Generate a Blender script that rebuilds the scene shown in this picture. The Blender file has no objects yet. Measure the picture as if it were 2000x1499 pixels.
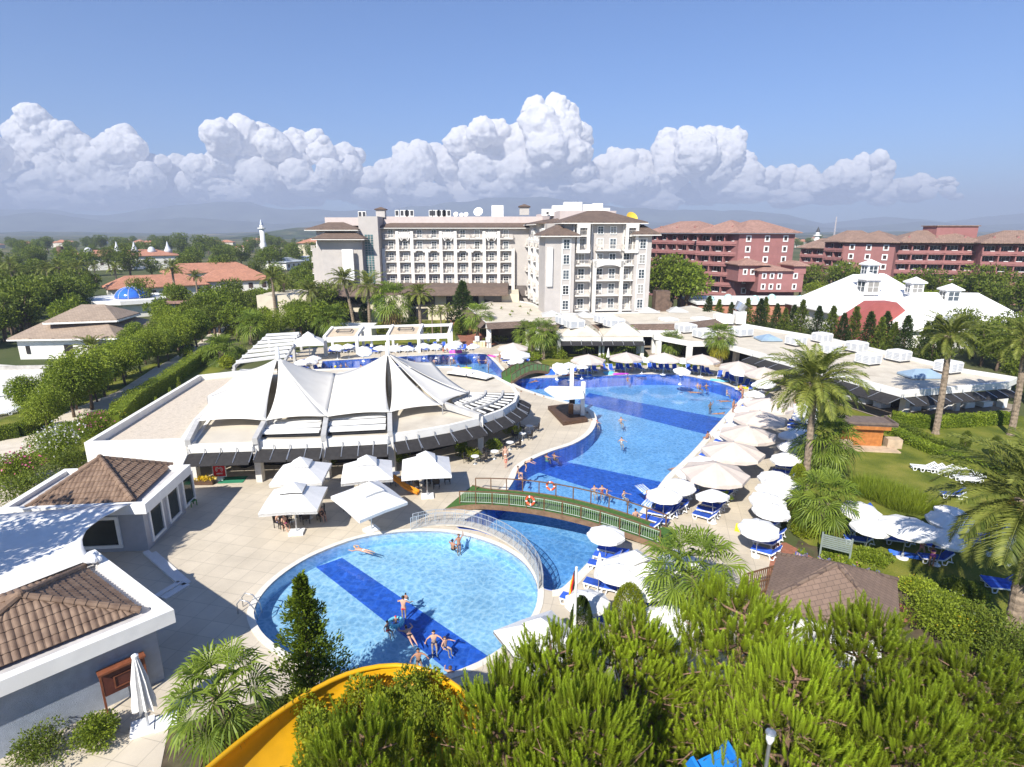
import bpy,math,random
import numpy as np
from mathutils import Vector,Matrix
from mathutils.geometry import tessellate_polygon
rng=np.random.default_rng(7)
random.seed(7)
PI=math.pi
SC=bpy.context.scene
COL=SC.collection
R=math.radians
FP,CXP,CYP,HC=1130.0,1000.0,749.5,20.0
TH=math.atan((749.5-452.0)/FP)
_c,_s=math.cos(TH),math.sin(TH)
def at(px,py,z=0.0):
 u=(px-CXP)/FP
 v=(py-CYP)/FP
 t=(z-HC)/(-_s-v*_c)
 return(u*t,(_c-v*_s)*t)
def at3(px,py,z=0.0):
 x,y=at(px,py,z)
 return(x,y,z)
def hat(py,y):
 v=(py-CYP)/FP
 return HC+(-_s-v*_c)*y/(_c-v*_s)
def xat(px,y,z):
 d=y*_c-(z-HC)*_s
 return(px-CXP)/FP*d
class MB:
 def __init__(self):
  self.V=[]
  self.F=[]
  self.M=[]
  self.n=0
 def add(self,v,f,m=0):
  v=np.asarray(v,dtype=np.float32).reshape(-1,3)
  self.V.append(v)
  if isinstance(f,np.ndarray):
   self.F.append(f+self.n)
   self.M.append(np.full(len(f),m,dtype=np.int32))
  else:
   by={}
   for q in f:
    by.setdefault(len(q),[]).append(q)
   for k,qs in by.items():
    self.F.append(np.asarray(qs,dtype=np.int64)+self.n)
    self.M.append(np.full(len(qs),m,dtype=np.int32))
  self.n+=len(v)
  return self
 def box(self,c,s,rz=0.0,m=0,tilt=None):
  x,y,z=s[0]/2,s[1]/2,s[2]/2
  v=np.array([(-x,-y,-z),(x,-y,-z),(x,y,-z),(-x,y,-z),(-x,-y,z),(x,-y,z),(x,y,z),(-x,y,z)])
  if tilt is not None:
   v=v@np.array(tilt.to_3x3()if hasattr(tilt,'to_3x3')else tilt).T
  if rz:
   a,b=math.cos(rz),math.sin(rz)
   v=v@np.array([[a,b,0],[-b,a,0],[0,0,1]])
  v=v+np.array(c)
  return self.add(v,[(0,3,2,1),(4,5,6,7),(0,1,5,4),(1,2,6,5),(2,3,7,6),(3,0,4,7)],m)
 def bar(self,p,q,w,h,m=0,up=(0,0,1)):
  p=np.array(p,float)
  q=np.array(q,float)
  d=q-p
  L=np.linalg.norm(d)
  if L<1e-6:
   return self
  d/=L
  u=np.array(up,float)
  s=np.cross(d,u)
  if np.linalg.norm(s)<1e-4:
   s=np.cross(d,(1,0,0))
  s/=np.linalg.norm(s)
  u=np.cross(s,d)
  v=[]
  for e in(p,q):
   for a,b in((-1,-1),(1,-1),(1,1),(-1,1)):
    v.append(e+s*a*w/2+u*b*h/2)
  return self.add(v,[(0,1,2,3),(7,6,5,4),(0,4,5,1),(1,5,6,2),(2,6,7,3),(3,7,4,0)],m)
 def tube(self,pts,r,n=8,m=0,cap=True):
  pts=np.asarray(pts,float)
  k=len(pts)
  rs=np.full(k,r,float)if np.isscalar(r)else np.asarray(r,float)
  tg=np.gradient(pts,axis=0)
  tg/=np.linalg.norm(tg,axis=1)[:,None]+1e-9
  ref=np.array((0,0,1.0))
  if abs(tg[0]@ref)>0.9:
   ref=np.array((1.0,0,0))
  V=[]
  s=np.cross(tg[0],ref)
  for i in range(k):
   s=s-tg[i]*(s@tg[i])
   s/=np.linalg.norm(s)+1e-9
   u=np.cross(tg[i],s)
   a=np.arange(n)*2*PI/n
   V.append(pts[i]+rs[i]*(np.cos(a)[:,None]*s+np.sin(a)[:,None]*u))
  V=np.concatenate(V)
  f=[]
  for i in range(k-1):
   for j in range(n):
    f.append((i*n+j,i*n+(j+1)%n,(i+1)*n+(j+1)%n,(i+1)*n+j))
  if cap:
   f.append(tuple(range(n-1,-1,-1)))
   f.append(tuple((k-1)*n+j for j in range(n)))
  return self.add(V,f,m)
 def prism(self,poly,z0,z1,m=0,mtop=None,bottom=True):
  p=[tuple(a[:2])for a in poly]
  ar=sum(p[i][0]*p[(i+1)%len(p)][1]-p[(i+1)%len(p)][0]*p[i][1]for i in range(len(p)))
  if ar<0:
   p=p[::-1]
  n=len(p)
  tri=tessellate_polygon([[Vector((a,b,0))for a,b in p]])
  tri=[t if _ccw(p,t)else t[::-1]for t in tri]
  v=[(a,b,z0)for a,b in p]+[(a,b,z1)for a,b in p]
  self.add(v,[(i,(i+1)%n,n+(i+1)%n,n+i)for i in range(n)],m)
  self.add([(a,b,z1)for a,b in p],[tuple(t)for t in tri],m if mtop is None else mtop)
  if bottom:
   self.add([(a,b,z0)for a,b in p],[tuple(t)[::-1]for t in tri],m)
  return self
 def wallloop(self,pts,z0,z1,th,m=0,closed=True):
  n=len(pts)
  for i in range(n if closed else n-1):
   a,b=pts[i],pts[(i+1)%n]
   self.bar((a[0],a[1],(z0+z1)/2),(b[0],b[1],(z0+z1)/2),th,z1-z0,m)
  return self
 def lathe(self,prof,n=16,c=(0,0,0),m=0,sx=1,sy=1):
  a=np.arange(n)*2*PI/n
  V=np.concatenate([np.stack([np.cos(a)*r*sx,np.sin(a)*r*sy,np.full(n,z)],1)for r,z in prof])+np.array(c)
  f=[(i*n+j,i*n+(j+1)%n,(i+1)*n+(j+1)%n,(i+1)*n+j)for i in range(len(prof)-1)for j in range(n)]
  f.append(tuple(range(n-1,-1,-1)))
  f.append(tuple((len(prof)-1)*n+j for j in range(n)))
  return self.add(V,f,m)
 def ball(self,c,r,n=10,k=6,m=0):
  r=np.array(r if not np.isscalar(r)else(r,r,r))
  V=[(0,0,-1)]
  for i in range(1,k):
   t=-PI/2+PI*i/k
   V+=[(math.cos(t)*math.cos(2*PI*j/n),math.cos(t)*math.sin(2*PI*j/n),math.sin(t))for j in range(n)]
  V.append((0,0,1))
  f=[(0,1+(j+1)%n,1+j)for j in range(n)]
  for i in range(k-2):
   f+=[(1+i*n+j,1+i*n+(j+1)%n,1+(i+1)*n+(j+1)%n,1+(i+1)*n+j)for j in range(n)]
  L=len(V)-1
  f+=[(L,1+(k-2)*n+j,1+(k-2)*n+(j+1)%n)for j in range(n)]
  return self.add(np.array(V)*r+np.array(c),f,m)
 def xf(self,M):
  A=np.array(M)
  self.V=[v@A[:3,:3].T.astype(np.float32)+A[:3,3].astype(np.float32)for v in self.V]
  return self
 def mesh(self,name,mats,smooth=False,tint=None):
  me=bpy.data.meshes.new(name)
  V=np.concatenate(self.V)if self.V else np.zeros((0,3),np.float32)
  me.vertices.add(len(V))
  me.vertices.foreach_set('co',V.astype(np.float32).ravel())
  nl=sum(f.size for f in self.F)
  npoly=sum(len(f)for f in self.F)
  me.loops.add(nl)
  me.polygons.add(npoly)
  if npoly:
   me.loops.foreach_set('vertex_index',np.concatenate([f.ravel()for f in self.F]).astype(np.int32))
   tot=np.concatenate([np.full(len(f),f.shape[1],np.int32)for f in self.F])
   st=np.zeros(npoly,np.int32)
   st[1:]=np.cumsum(tot)[:-1]
   me.polygons.foreach_set('loop_start',st)
   me.polygons.foreach_set('loop_total',tot)
   me.polygons.foreach_set('material_index',np.concatenate(self.M))
   me.polygons.foreach_set('use_smooth',np.full(npoly,bool(smooth)))
  for a in(mats if isinstance(mats,(list,tuple))else[mats]):
   me.materials.append(a)
  me.update(calc_edges=True)
  if tint is not None:
   at_=me.attributes.new('tint','FLOAT','FACE')
   at_.data.foreach_set('value',np.asarray(tint,np.float32))
  return me
 def build(self,name,mats,parent=None,loc=None,smooth=False,tint=None):
  return link(name,self.mesh(name,mats,smooth,tint),parent,loc)
def build_each(mb,name,mats,parent):
 V=np.concatenate(mb.V)
 _,inv=np.unique(np.round(V,3),axis=0,return_inverse=True)
 inv=inv.ravel()
 par=list(range(inv.max()+1))
 def find(a):
  while par[a]!=a:
   par[a]=par[par[a]]
   a=par[a]
  return a
 for F in mb.F:
  for q in inv[F]:
   r=find(q[0])
   for k in q[1:]:
    par[find(k)]=r
 lab=np.array([find(a)for a in inv])
 out=[]
 for g in dict.fromkeys(lab.tolist()):
  b=MB()
  idx=np.flatnonzero(lab==g)
  mp=np.full(len(V),-1)
  mp[idx]=np.arange(len(idx))
  b.V,b.n=[V[idx]],len(idx)
  for F,M in zip(mb.F,mb.M):
   s=lab[F[:,0]]==g
   if s.any():
    b.F.append(mp[F[s]])
    b.M.append(M[s])
  out.append(b.build(name,mats,parent))
 return out
def _ccw(p,t):
 a,b,c=(p[i]for i in t)
 return(b[0]-a[0])*(c[1]-a[1])-(c[0]-a[0])*(b[1]-a[1])>0
def link(name,me,parent=None,loc=None,rz=0):
 o=bpy.data.objects.new(name,me)
 COL.objects.link(o)
 if parent is not None:
  o.parent=parent
 if loc is not None:
  o.location=loc
 if rz:
  o.rotation_euler=(0,0,rz)
 return o
def thing(name,label,cat,loc=(0,0,0),rz=0,group=None):
 o=link(name,None,None,loc,rz)
 return tag(o,label,cat,group)
def tag(o,label,cat,group=None):
 o['label']=label
 o['category']=cat
 if group:
  o['group']=group
 return o
def struct(o):
 o['kind']='structure'
 return o
def dup(root,loc,rz=0,label=None,group=None,scale=None,rot=None):
 r=root.copy()
 COL.objects.link(r)
 r.location=loc
 r.rotation_euler=rot if rot else(0,0,rz)
 if scale is not None:
  r.scale=(scale,)*3 if np.isscalar(scale)else scale
 if label:
  r['label']=label
 if group:
  r['group']=group
 for ch in root.children:
  c=ch.copy()
  COL.objects.link(c)
  c.parent=r
  for g in ch.children:
   d=g.copy()
   COL.objects.link(d)
   d.parent=c
 return r
class Kit:
 def __init__(self,root):
  self.root=root
  self.used=False
 def place(self,loc,rz=0,label=None,group=None,scale=None,rot=None):
  if self.used:
   return dup(self.root,loc,rz,label,group,scale,rot)
  self.used=True
  r=self.root
  r.location=loc
  r.rotation_euler=rot if rot else(0,0,rz)
  if scale is not None:
   r.scale=(scale,)*3 if np.isscalar(scale)else scale
  if label:
   r['label']=label
  if group:
   r['group']=group
  return r
ORD=['zeroth','first','second','third','fourth','fifth','sixth','seventh','eighth','ninth','tenth','eleventh','twelfth','thirteenth','fourteenth','fifteenth','sixteenth','seventeenth','eighteenth','nineteenth','twentieth']
ORD+=['twenty-'+ORD[i]for i in range(1,10)]+['thirtieth']+['thirty-'+ORD[i]for i in range(1,10)]+['fortieth']
MATS={}
def _nodes(name):
 m=bpy.data.materials.new(name)
 m.use_nodes=True
 nt=m.node_tree
 b=nt.nodes['Principled BSDF']
 return m,nt,b
def N(nt,t,**k):
 n=nt.nodes.new(t)
 for a,v in k.items():
  setattr(n,a,v)
 return n
def mat(name,col,rough=0.6,var=0.12,scale=3.0,bump=0.0,bscale=None,metal=0.0,spec=0.35,dirt=None,dscale=0.4,damt=0.5,orand=0.0,trans=0.0):
 if name in MATS:
  return MATS[name]
 m,nt,b=_nodes(name)
 L=nt.links
 tc=N(nt,'ShaderNodeTexCoord')
 no=N(nt,'ShaderNodeTexNoise')
 no.inputs['Scale'].default_value=scale
 no.inputs['Detail'].default_value=5
 L.new(tc.outputs['Object'],no.inputs['Vector'])
 rp=N(nt,'ShaderNodeValToRGB')
 c=np.array(col[:3])
 lo,hi=np.clip(c*(1-var*1.3),0,1),np.clip(c*(1+var),0,0.95)
 rp.color_ramp.elements[0].position=0.3
 rp.color_ramp.elements[0].color=(*lo,1)
 rp.color_ramp.elements[1].position=0.7
 rp.color_ramp.elements[1].color=(*hi,1)
 L.new(no.outputs['Fac'],rp.inputs['Fac'])
 out=rp.outputs['Color']
 if dirt is not None:
  n2=N(nt,'ShaderNodeTexNoise')
  n2.inputs['Scale'].default_value=dscale
  n2.inputs['Detail'].default_value=8
  n2.inputs['Roughness'].default_value=0.65
  L.new(tc.outputs['Object'],n2.inputs['Vector'])
  r2=N(nt,'ShaderNodeValToRGB')
  r2.color_ramp.elements[0].position=0.5
  r2.color_ramp.elements[0].color=(0,0,0,1)
  r2.color_ramp.elements[1].position=0.72
  r2.color_ramp.elements[1].color=(damt,damt,damt,1)
  L.new(n2.outputs['Fac'],r2.inputs['Fac'])
  mx=N(nt,'ShaderNodeMixRGB')
  L.new(r2.outputs['Color'],mx.inputs['Fac'])
  L.new(out,mx.inputs['Color1'])
  mx.inputs['Color2'].default_value=(*dirt,1)
  out=mx.outputs['Color']
 if orand:
  oi=N(nt,'ShaderNodeObjectInfo')
  hs=N(nt,'ShaderNodeHueSaturation')
  mr=N(nt,'ShaderNodeMapRange')
  mr.inputs['To Min'].default_value=1-orand
  mr.inputs['To Max'].default_value=1+orand
  L.new(oi.outputs['Random'],mr.inputs['Value'])
  L.new(mr.outputs['Result'],hs.inputs['Value'])
  L.new(out,hs.inputs['Color'])
  out=hs.outputs['Color']
 L.new(out,b.inputs['Base Color'])
 b.inputs['Roughness'].default_value=rough
 b.inputs['Metallic'].default_value=metal
 b.inputs['Specular IOR Level'].default_value=spec
 if bump:
  bn=N(nt,'ShaderNodeTexNoise')
  bn.inputs['Scale'].default_value=bscale or scale*6
  bn.inputs['Detail'].default_value=4
  L.new(tc.outputs['Object'],bn.inputs['Vector'])
  bp=N(nt,'ShaderNodeBump')
  bp.inputs['Strength'].default_value=bump
  bp.inputs['Distance'].default_value=0.05
  L.new(bn.outputs['Fac'],bp.inputs['Height'])
  L.new(bp.outputs['Normal'],b.inputs['Normal'])
 if trans:
  tr=N(nt,'ShaderNodeBsdfTranslucent')
  L.new(out,tr.inputs['Color'])
  ms=N(nt,'ShaderNodeMixShader')
  ms.inputs['Fac'].default_value=trans
  L.new(b.outputs[0],ms.inputs[1])
  L.new(tr.outputs[0],ms.inputs[2])
  L.new(ms.outputs[0],nt.nodes['Material Output'].inputs['Surface'])
 MATS[name]=m
 return m
def leafmat(name,a,b_,trans=0.35,rough=0.5,orand=0.15):
 if name in MATS:
  return MATS[name]
 m,nt,b=_nodes(name)
 L=nt.links
 at_=N(nt,'ShaderNodeAttribute',attribute_name='tint')
 rp=N(nt,'ShaderNodeValToRGB')
 rp.color_ramp.elements[0].color=(*a,1)
 rp.color_ramp.elements[1].color=(*b_,1)
 L.new(at_.outputs['Fac'],rp.inputs['Fac'])
 oi=N(nt,'ShaderNodeObjectInfo')
 mr=N(nt,'ShaderNodeMapRange')
 mr.inputs['To Min'].default_value=1-orand
 mr.inputs['To Max'].default_value=1+orand
 L.new(oi.outputs['Random'],mr.inputs['Value'])
 hs=N(nt,'ShaderNodeHueSaturation')
 L.new(mr.outputs['Result'],hs.inputs['Value'])
 L.new(rp.outputs['Color'],hs.inputs['Color'])
 L.new(hs.outputs['Color'],b.inputs['Base Color'])
 b.inputs['Roughness'].default_value=rough
 b.inputs['Specular IOR Level'].default_value=0.25
 tr=N(nt,'ShaderNodeBsdfTranslucent')
 L.new(hs.outputs['Color'],tr.inputs['Color'])
 ms=N(nt,'ShaderNodeMixShader')
 ms.inputs['Fac'].default_value=trans
 L.new(b.outputs[0],ms.inputs[1])
 L.new(tr.outputs[0],ms.inputs[2])
 L.new(ms.outputs[0],nt.nodes['Material Output'].inputs['Surface'])
 MATS[name]=m
 return m
def brickmat(name,col,mortar,w,h,ms=0.02,var=0.1,rough=0.7,offset=0.5,rz=0.0,bump=0.3,dirt=None,vertical=False):
 if name in MATS:
  return MATS[name]
 m,nt,b=_nodes(name)
 L=nt.links
 tc=N(nt,'ShaderNodeTexCoord')
 mp=N(nt,'ShaderNodeMapping')
 mp.inputs['Rotation'].default_value=(PI/2 if vertical else 0,0,rz)
 L.new(tc.outputs['Object'],mp.inputs['Vector'])
 br=N(nt,'ShaderNodeTexBrick')
 br.offset=offset
 c=np.array(col)
 br.inputs['Color1'].default_value=(*np.clip(c*(1-var),0,.95),1)
 br.inputs['Color2'].default_value=(*np.clip(c*(1+var),0,.95),1)
 br.inputs['Mortar'].default_value=(*mortar,1)
 br.inputs['Scale'].default_value=1
 br.inputs['Brick Width'].default_value=w
 br.inputs['Row Height'].default_value=h
 br.inputs['Mortar Size'].default_value=ms
 L.new(mp.outputs['Vector'],br.inputs['Vector'])
 no=N(nt,'ShaderNodeTexNoise')
 no.inputs['Scale'].default_value=0.35
 no.inputs['Detail'].default_value=9
 no.inputs['Roughness'].default_value=0.65
 L.new(tc.outputs['Object'],no.inputs['Vector'])
 mr=N(nt,'ShaderNodeMapRange')
 mr.inputs['From Min'].default_value=0.3
 mr.inputs['From Max'].default_value=0.7
 mr.inputs['To Min'].default_value=0.82
 mr.inputs['To Max'].default_value=1.08
 L.new(no.outputs['Fac'],mr.inputs['Value'])
 hs=N(nt,'ShaderNodeHueSaturation')
 L.new(mr.outputs['Result'],hs.inputs['Value'])
 L.new(br.outputs['Color'],hs.inputs['Color'])
 L.new(hs.outputs['Color'],b.inputs['Base Color'])
 b.inputs['Roughness'].default_value=rough
 if bump:
  bp=N(nt,'ShaderNodeBump')
  bp.inputs['Strength'].default_value=bump
  bp.inputs['Distance'].default_value=0.02
  bp.invert=True
  L.new(br.outputs['Fac'],bp.inputs['Height'])
  L.new(bp.outputs['Normal'],b.inputs['Normal'])
 MATS[name]=m
 return m
def glassmat(name,col=(0.03,0.04,0.05),rough=0.08):
 m=mat(name,col,rough=rough,var=0.4,scale=0.6,spec=0.6)
 return m
WHITE=mat('white_paint',(0.80,0.79,0.76),0.55,0.05,2.0,dirt=(0.55,0.53,0.48),dscale=0.5,damt=0.35)
WALLW=mat('white_render_wall',(0.78,0.76,0.71),0.8,0.05,1.2,bump=0.15,bscale=30,dirt=(0.6,0.57,0.5),dscale=0.25,damt=0.4)
PLASTIC=mat('white_resin',(0.82,0.83,0.84),0.35,0.03,4.0)
FABW=mat('white_canvas',(0.86,0.85,0.83),0.8,0.04,2.5,dirt=(0.7,0.68,0.62),dscale=0.9,damt=0.3,trans=0.12)
FABB=mat('beige_canvas',(0.66,0.57,0.50),0.85,0.05,2.0,dirt=(0.5,0.44,0.38),dscale=0.7,damt=0.3,orand=0.07,trans=0.1)
BLUE=mat('blue_cushion',(0.03,0.10,0.50),0.75,0.2,3.0,orand=0.2)
STEEL=mat('brushed_steel',(0.55,0.57,0.6),0.35,0.1,4.0,metal=0.8)
DKSTEEL=mat('dark_metal',(0.05,0.05,0.055),0.45,0.2,4.0)
BROWNMET=mat('brown_railing_paint',(0.16,0.09,0.05),0.5,0.2,4.0)
WOODDK=mat('dark_wood',(0.09,0.05,0.03),0.6,0.3,6.0,bump=0.1)
WICKER=mat('dark_wicker',(0.035,0.03,0.028),0.7,0.3,12.0)
BLACKVOID=mat('interior_dark',(0.03,0.027,0.025),0.8,0.5,0.8)  # near-black colour stands in for the shade inside buildings
GLASS=glassmat('window_glass',(0.05,0.065,0.08))
_nt=GLASS.node_tree
_oi=N(_nt,'ShaderNodeObjectInfo')
_cr=N(_nt,'ShaderNodeValToRGB')
_cr.color_ramp.interpolation='CONSTANT'
for _p,_k in((0.0,(0.05,0.065,0.08,1)),(0.4,(0.09,0.11,0.13,1)),(0.6,(0.30,0.29,0.27,1)),(0.8,(0.025,0.03,0.035,1)),(0.93,(0.5,0.47,0.42,1))):
 _e=_cr.color_ramp.elements[0]if _p==0 else _cr.color_ramp.elements.new(_p)
 _e.color=_k
_nt.links.new(_oi.outputs['Random'],_cr.inputs['Fac'])
_nt.links.new(_cr.outputs['Color'],_nt.nodes['Principled BSDF'].inputs['Base Color'])
GREYWALL=mat('grey_wall',(0.42,0.42,0.44),0.8,0.06,2.0,bump=0.25,bscale=60)
cam=bpy.data.cameras.new('camera')
cam.sensor_width=36
cam.lens=36*FP/2000
cam.clip_start=0.5
cam.clip_end=60000
co=bpy.data.objects.new('camera',cam)
COL.objects.link(co)
co.location=(0,0,HC)
co.rotation_euler=(PI/2-TH,0,0)
SC.camera=co
SUNV=Vector((-0.335,-0.70,0.66)).normalized()
sl=bpy.data.lights.new('sun','SUN')
sl.energy=5.0
sl.angle=R(0.55)
sl.color=(1.0,0.95,0.86)
so=bpy.data.objects.new('sun',sl)
COL.objects.link(so)
so.rotation_euler=SUNV.to_track_quat('Z','Y').to_euler()
w=bpy.data.worlds.new('World')
SC.world=w
w.use_nodes=True
nt=w.node_tree
sky=N(nt,'ShaderNodeTexSky',sky_type='NISHITA')
sky.sun_disc=False
sky.sun_elevation=math.asin(SUNV.z)
sky.sun_rotation=math.atan2(SUNV.x,SUNV.y)
sky.altitude=30
sky.air_density=1.0
sky.dust_density=0.3
sky.ozone_density=8.0
bg=nt.nodes['Background']
bg.inputs['Strength'].default_value=0.068
tn_=N(nt,'ShaderNodeMixRGB',blend_type='MULTIPLY')
tn_.inputs['Fac'].default_value=1
tn_.inputs['Color2'].default_value=(0.92,1.11,1.34,1)
nt.links.new(sky.outputs[0],tn_.inputs['Color1'])
nt.links.new(tn_.outputs[0],bg.inputs['Color'])
SC.view_settings.view_transform='Standard'
SC.view_settings.look='None'
SC.view_settings.exposure=0.70
SC.view_settings.gamma=1
cy=SC.cycles
cy.max_bounces=7
cy.diffuse_bounces=3
cy.glossy_bounces=3
cy.transmission_bounces=4
cy.transparent_max_bounces=12
cy.volume_bounces=1
cy.use_denoising=True
cy.caustics_reflective=False
cy.caustics_refractive=False
cy.sample_clamp_indirect=6
HAZE_TOP=620.0
hz=MB().box((0,5600,(HAZE_TOP-3)/2),(27000,11800,HAZE_TOP+3))
hm=bpy.data.materials.new('haze_air')
hm.use_nodes=True
hm.node_tree.nodes.remove(hm.node_tree.nodes['Principled BSDF'])
pv=N(hm.node_tree,'ShaderNodeVolumePrincipled')
pv.inputs['Color'].default_value=(0.52,0.59,0.77,1)
pv.inputs['Density'].default_value=2.2e-4
pv.inputs['Anisotropy'].default_value=0.0
hm.node_tree.links.new(pv.outputs[0],hm.node_tree.nodes['Material Output'].inputs['Volume'])
ho=hz.build('haze',hm)
ho['kind']='stuff'
def smooth(pts,k=5,closed=True):
 P=[np.array(p,float)for p in pts]
 n=len(P)
 out=[]
 for i in range(n if closed else n-1):
  p0,p1,p2,p3=(P[(i+j)%n]if closed else P[min(max(i+j,0),n-1)]for j in(-1,0,1,2))
  for t in np.arange(k)/k:
   out.append(tuple(0.5*(2*p1+(p2-p0)*t+(2*p0-5*p1+4*p2-p3)*t*t+(3*p1-p0-3*p2+p3)*t**3)))
 if not closed:
  out.append(tuple(P[-1]))
 return out
def px(pts,z=0.0):
 return[at(a,b,z)for a,b in pts]
def area(p):
 return sum(p[i][0]*p[(i+1)%len(p)][1]-p[(i+1)%len(p)][0]*p[i][1]for i in range(len(p)))/2
def offset(poly,d):
 p=poly if area(poly)>0 else poly[::-1]
 n=len(p)
 out=[]
 for i in range(n):
  a,b,c=np.array(p[i-1]),np.array(p[i]),np.array(p[(i+1)%n])
  e1,e2=b-a,c-b
  e1/=np.linalg.norm(e1)+1e-9
  e2/=np.linalg.norm(e2)+1e-9
  nn=np.array((e1[1]+e2[1],-e1[0]-e2[0]))
  L=np.linalg.norm(nn)+1e-9
  nn/=L
  k=min(1/max(L/2,0.5),1.6)
  out.append(tuple(b+nn*d*k))
 return out
def sheet(name,polys,z,m,kind=True,mb=None):
 loops=[[Vector((a,b,0))for a,b in p]for p in polys]
 flat=[(a,b)for p in polys for a,b in p]
 tri=tessellate_polygon(loops)
 tri=[t if _ccw(flat,t)else t[::-1]for t in tri]
 b=mb or MB()
 b.add([(x,y,z)for x,y in flat],[tuple(t)for t in tri])
 if mb:
  return mb
 o=b.build(name,m)
 if kind:
  struct(o)
 return o
KID=smooth(px([(497,1190),(515,1158),(545,1128),(590,1097),(640,1073),(700,1052),(760,1042),(820,1038),(880,1041),(935,1053),(985,1073),(1025,1102),(1046,1135),(1050,1165),(1040,1200),(1005,1245),(950,1285),(900,1308),(860,1320),(800,1326),(720,1320),(640,1305),(570,1280),(520,1245),(500,1215)]),3)
ring=[(1053,1143),(1048,1120),(1020,1084),(985,1058),(935,1038),(890,1028)]
POOL_PX=[(945,996),(985,965),(1003,940),(1015,915),(1040,898),(1080,881),(1120,868),(1150,850),(1163,832),(1165,815),(1152,800),(1110,786),(1060,772),(1020,758),(1000,748),(980,740),(960,732),(888,720),(830,716),(700,724),(628,719),(627,718.5),(630,706.5),(632,706),(880,692),(949,693),(951,694),(968,710),(985,728),(1008,740),(1050,739),(1137,737),(1237,732),(1300,731.5),(1336,734),(1392,745),(1434,758),(1449,770),(1446,780),(1395,835),(1345,890),(1300,932),(1250,1000),(1185,1062),(1140,1108),(1105,1143),(1090,1152),(1072,1153)]+ring
POOL=smooth(px(POOL_PX),3)
HOLES=[KID,POOL]
gm,nt,b=_nodes('dry_plain')
L=nt.links
tc=N(nt,'ShaderNodeTexCoord')
n1=N(nt,'ShaderNodeTexNoise')
n1.inputs['Scale'].default_value=0.012
n1.inputs['Detail'].default_value=9
n1.inputs['Roughness'].default_value=0.7
L.new(tc.outputs['Object'],n1.inputs['Vector'])
rp=N(nt,'ShaderNodeValToRGB')
cr=rp.color_ramp
cr.elements[0].position=0.36
cr.elements[0].color=(0.045,0.07,0.022,1)
cr.elements[1].position=0.66
cr.elements[1].color=(0.24,0.19,0.115,1)
e=cr.elements.new(0.52)
e.color=(0.10,0.11,0.045,1)
L.new(n1.outputs['Fac'],rp.inputs['Fac'])
L.new(rp.outputs['Color'],b.inputs['Base Color'])
b.inputs['Roughness'].default_value=0.95
b.inputs['Specular IOR Level'].default_value=0.1
disc=[(9200*math.cos(a),4600+5200*math.sin(a))for a in np.linspace(0,2*PI,48,endpoint=False)]
sheet('ground',[disc]+HOLES,-0.03,gm)
DECKM=brickmat('deck_paving',(0.56,0.49,0.385),(0.40,0.35,0.275),1.15,1.15,0.016,0.045,0.75,0.0,R(14),0.25)
deck_poly=px([(1460,1330),(1482,1200),(1518,1050),(1562,900),(1584,805),(1562,762),(1502,722),(1442,711),(1300,712),(1180,714),(1110,722),(1070,716),(1035,690),(1045,676),(985,662),(905,660),(880,671),(600,680),(560,700),(400,760),(170,900),(-60,960),(-500,1200)])+[(-32,9),(-12,14)]+px([(330,1420),(600,1345),(860,1345),(1000,1330)])
sheet('pool_deck',[deck_poly]+HOLES,0.0,DECKM)
COPM=mat('pool_coping_stone',(0.70,0.66,0.58),0.7,0.06,3.0,bump=0.1,dirt=(0.5,0.46,0.4),dscale=0.8,damt=0.3)
def near(p,poly,d):
 q=np.array(poly)
 return np.min(np.hypot(q[:,0]-p[0],q[:,1]-p[1]))<d
for nm,h,wd,other in(('pool_coping',POOL,0.55,KID),('pool_coping',KID,0.36,None)):
 h=h if area(h)>0 else h[::-1]
 o=offset(h,wd)
 n=len(h)
 V=[(a,b_,0.035)for a,b_ in h]+[(a,b_,0.035)for a,b_ in o]+[(a,b_,-0.1)for a,b_ in h]+[(a,b_,-0.01)for a,b_ in o]
 f=[]
 for i in range(n):
  j=(i+1)%n
  if other is not None and(near(o[i],other,0.62)or near(o[j],other,0.62)):
   continue
  f+=[(i,n+i,n+j,j),(2*n+i,i,j,2*n+j),(n+i,3*n+i,3*n+j,n+j)]
 struct(MB().add(V,f).build(nm,COPM))
def tile(name,c,var=0.25):
 return brickmat(name,c,tuple(np.array(c)*0.9+0.03),0.30,0.30,0.012,var,0.3,0.0,R(8),0.0)
T_LIGHT=tile('light_pool_tile',(0.72,0.74,0.78),0.05)
T_MID=tile('mid_pool_tile',(0.45,0.60,0.81),0.07)
T_DARK=tile('dark_pool_tile',(0.06,0.15,0.56),0.2)
T_DEEP=tile('deep_pool_tile',(0.30,0.48,0.75),0.1)
def basin(poly,depth,mfloor,mwall,name):
 p=poly if area(poly)>0 else poly[::-1]
 n=len(p)
 mb=MB()
 sheet(None,[offset(p,0.02)],-depth,None,mb=mb)
 mb.add([(a,b_,0.03)for a,b_ in p]+[(a,b_,-depth)for a,b_ in p],[(i,n+i,n+(i+1)%n,(i+1)%n)for i in range(n)],1)
 mb.add([(a,b_,0.0)for a,b_ in offset(p,0.0)],[],1)if False else None
 return struct(mb.build(name,[mfloor,mwall]))
basin(KID,0.9,T_LIGHT,T_MID,'pool_floor')
basin(POOL,1.6,T_MID,T_DARK,'pool_floor')
def band(pts,z,m):
 return sheet('pool_floor_stripe',[px(pts,z)],z+0.006,m)
band([(617,1108),(668,1090),(965,1290),(900,1330)],-0.9,T_DARK)
band([(1128,786),(1150,768),(1432,822),(1404,855)],-1.6,T_DARK)
band([(1036,918),(1075,896),(1330,950),(1288,998)],-1.6,T_DARK)
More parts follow.
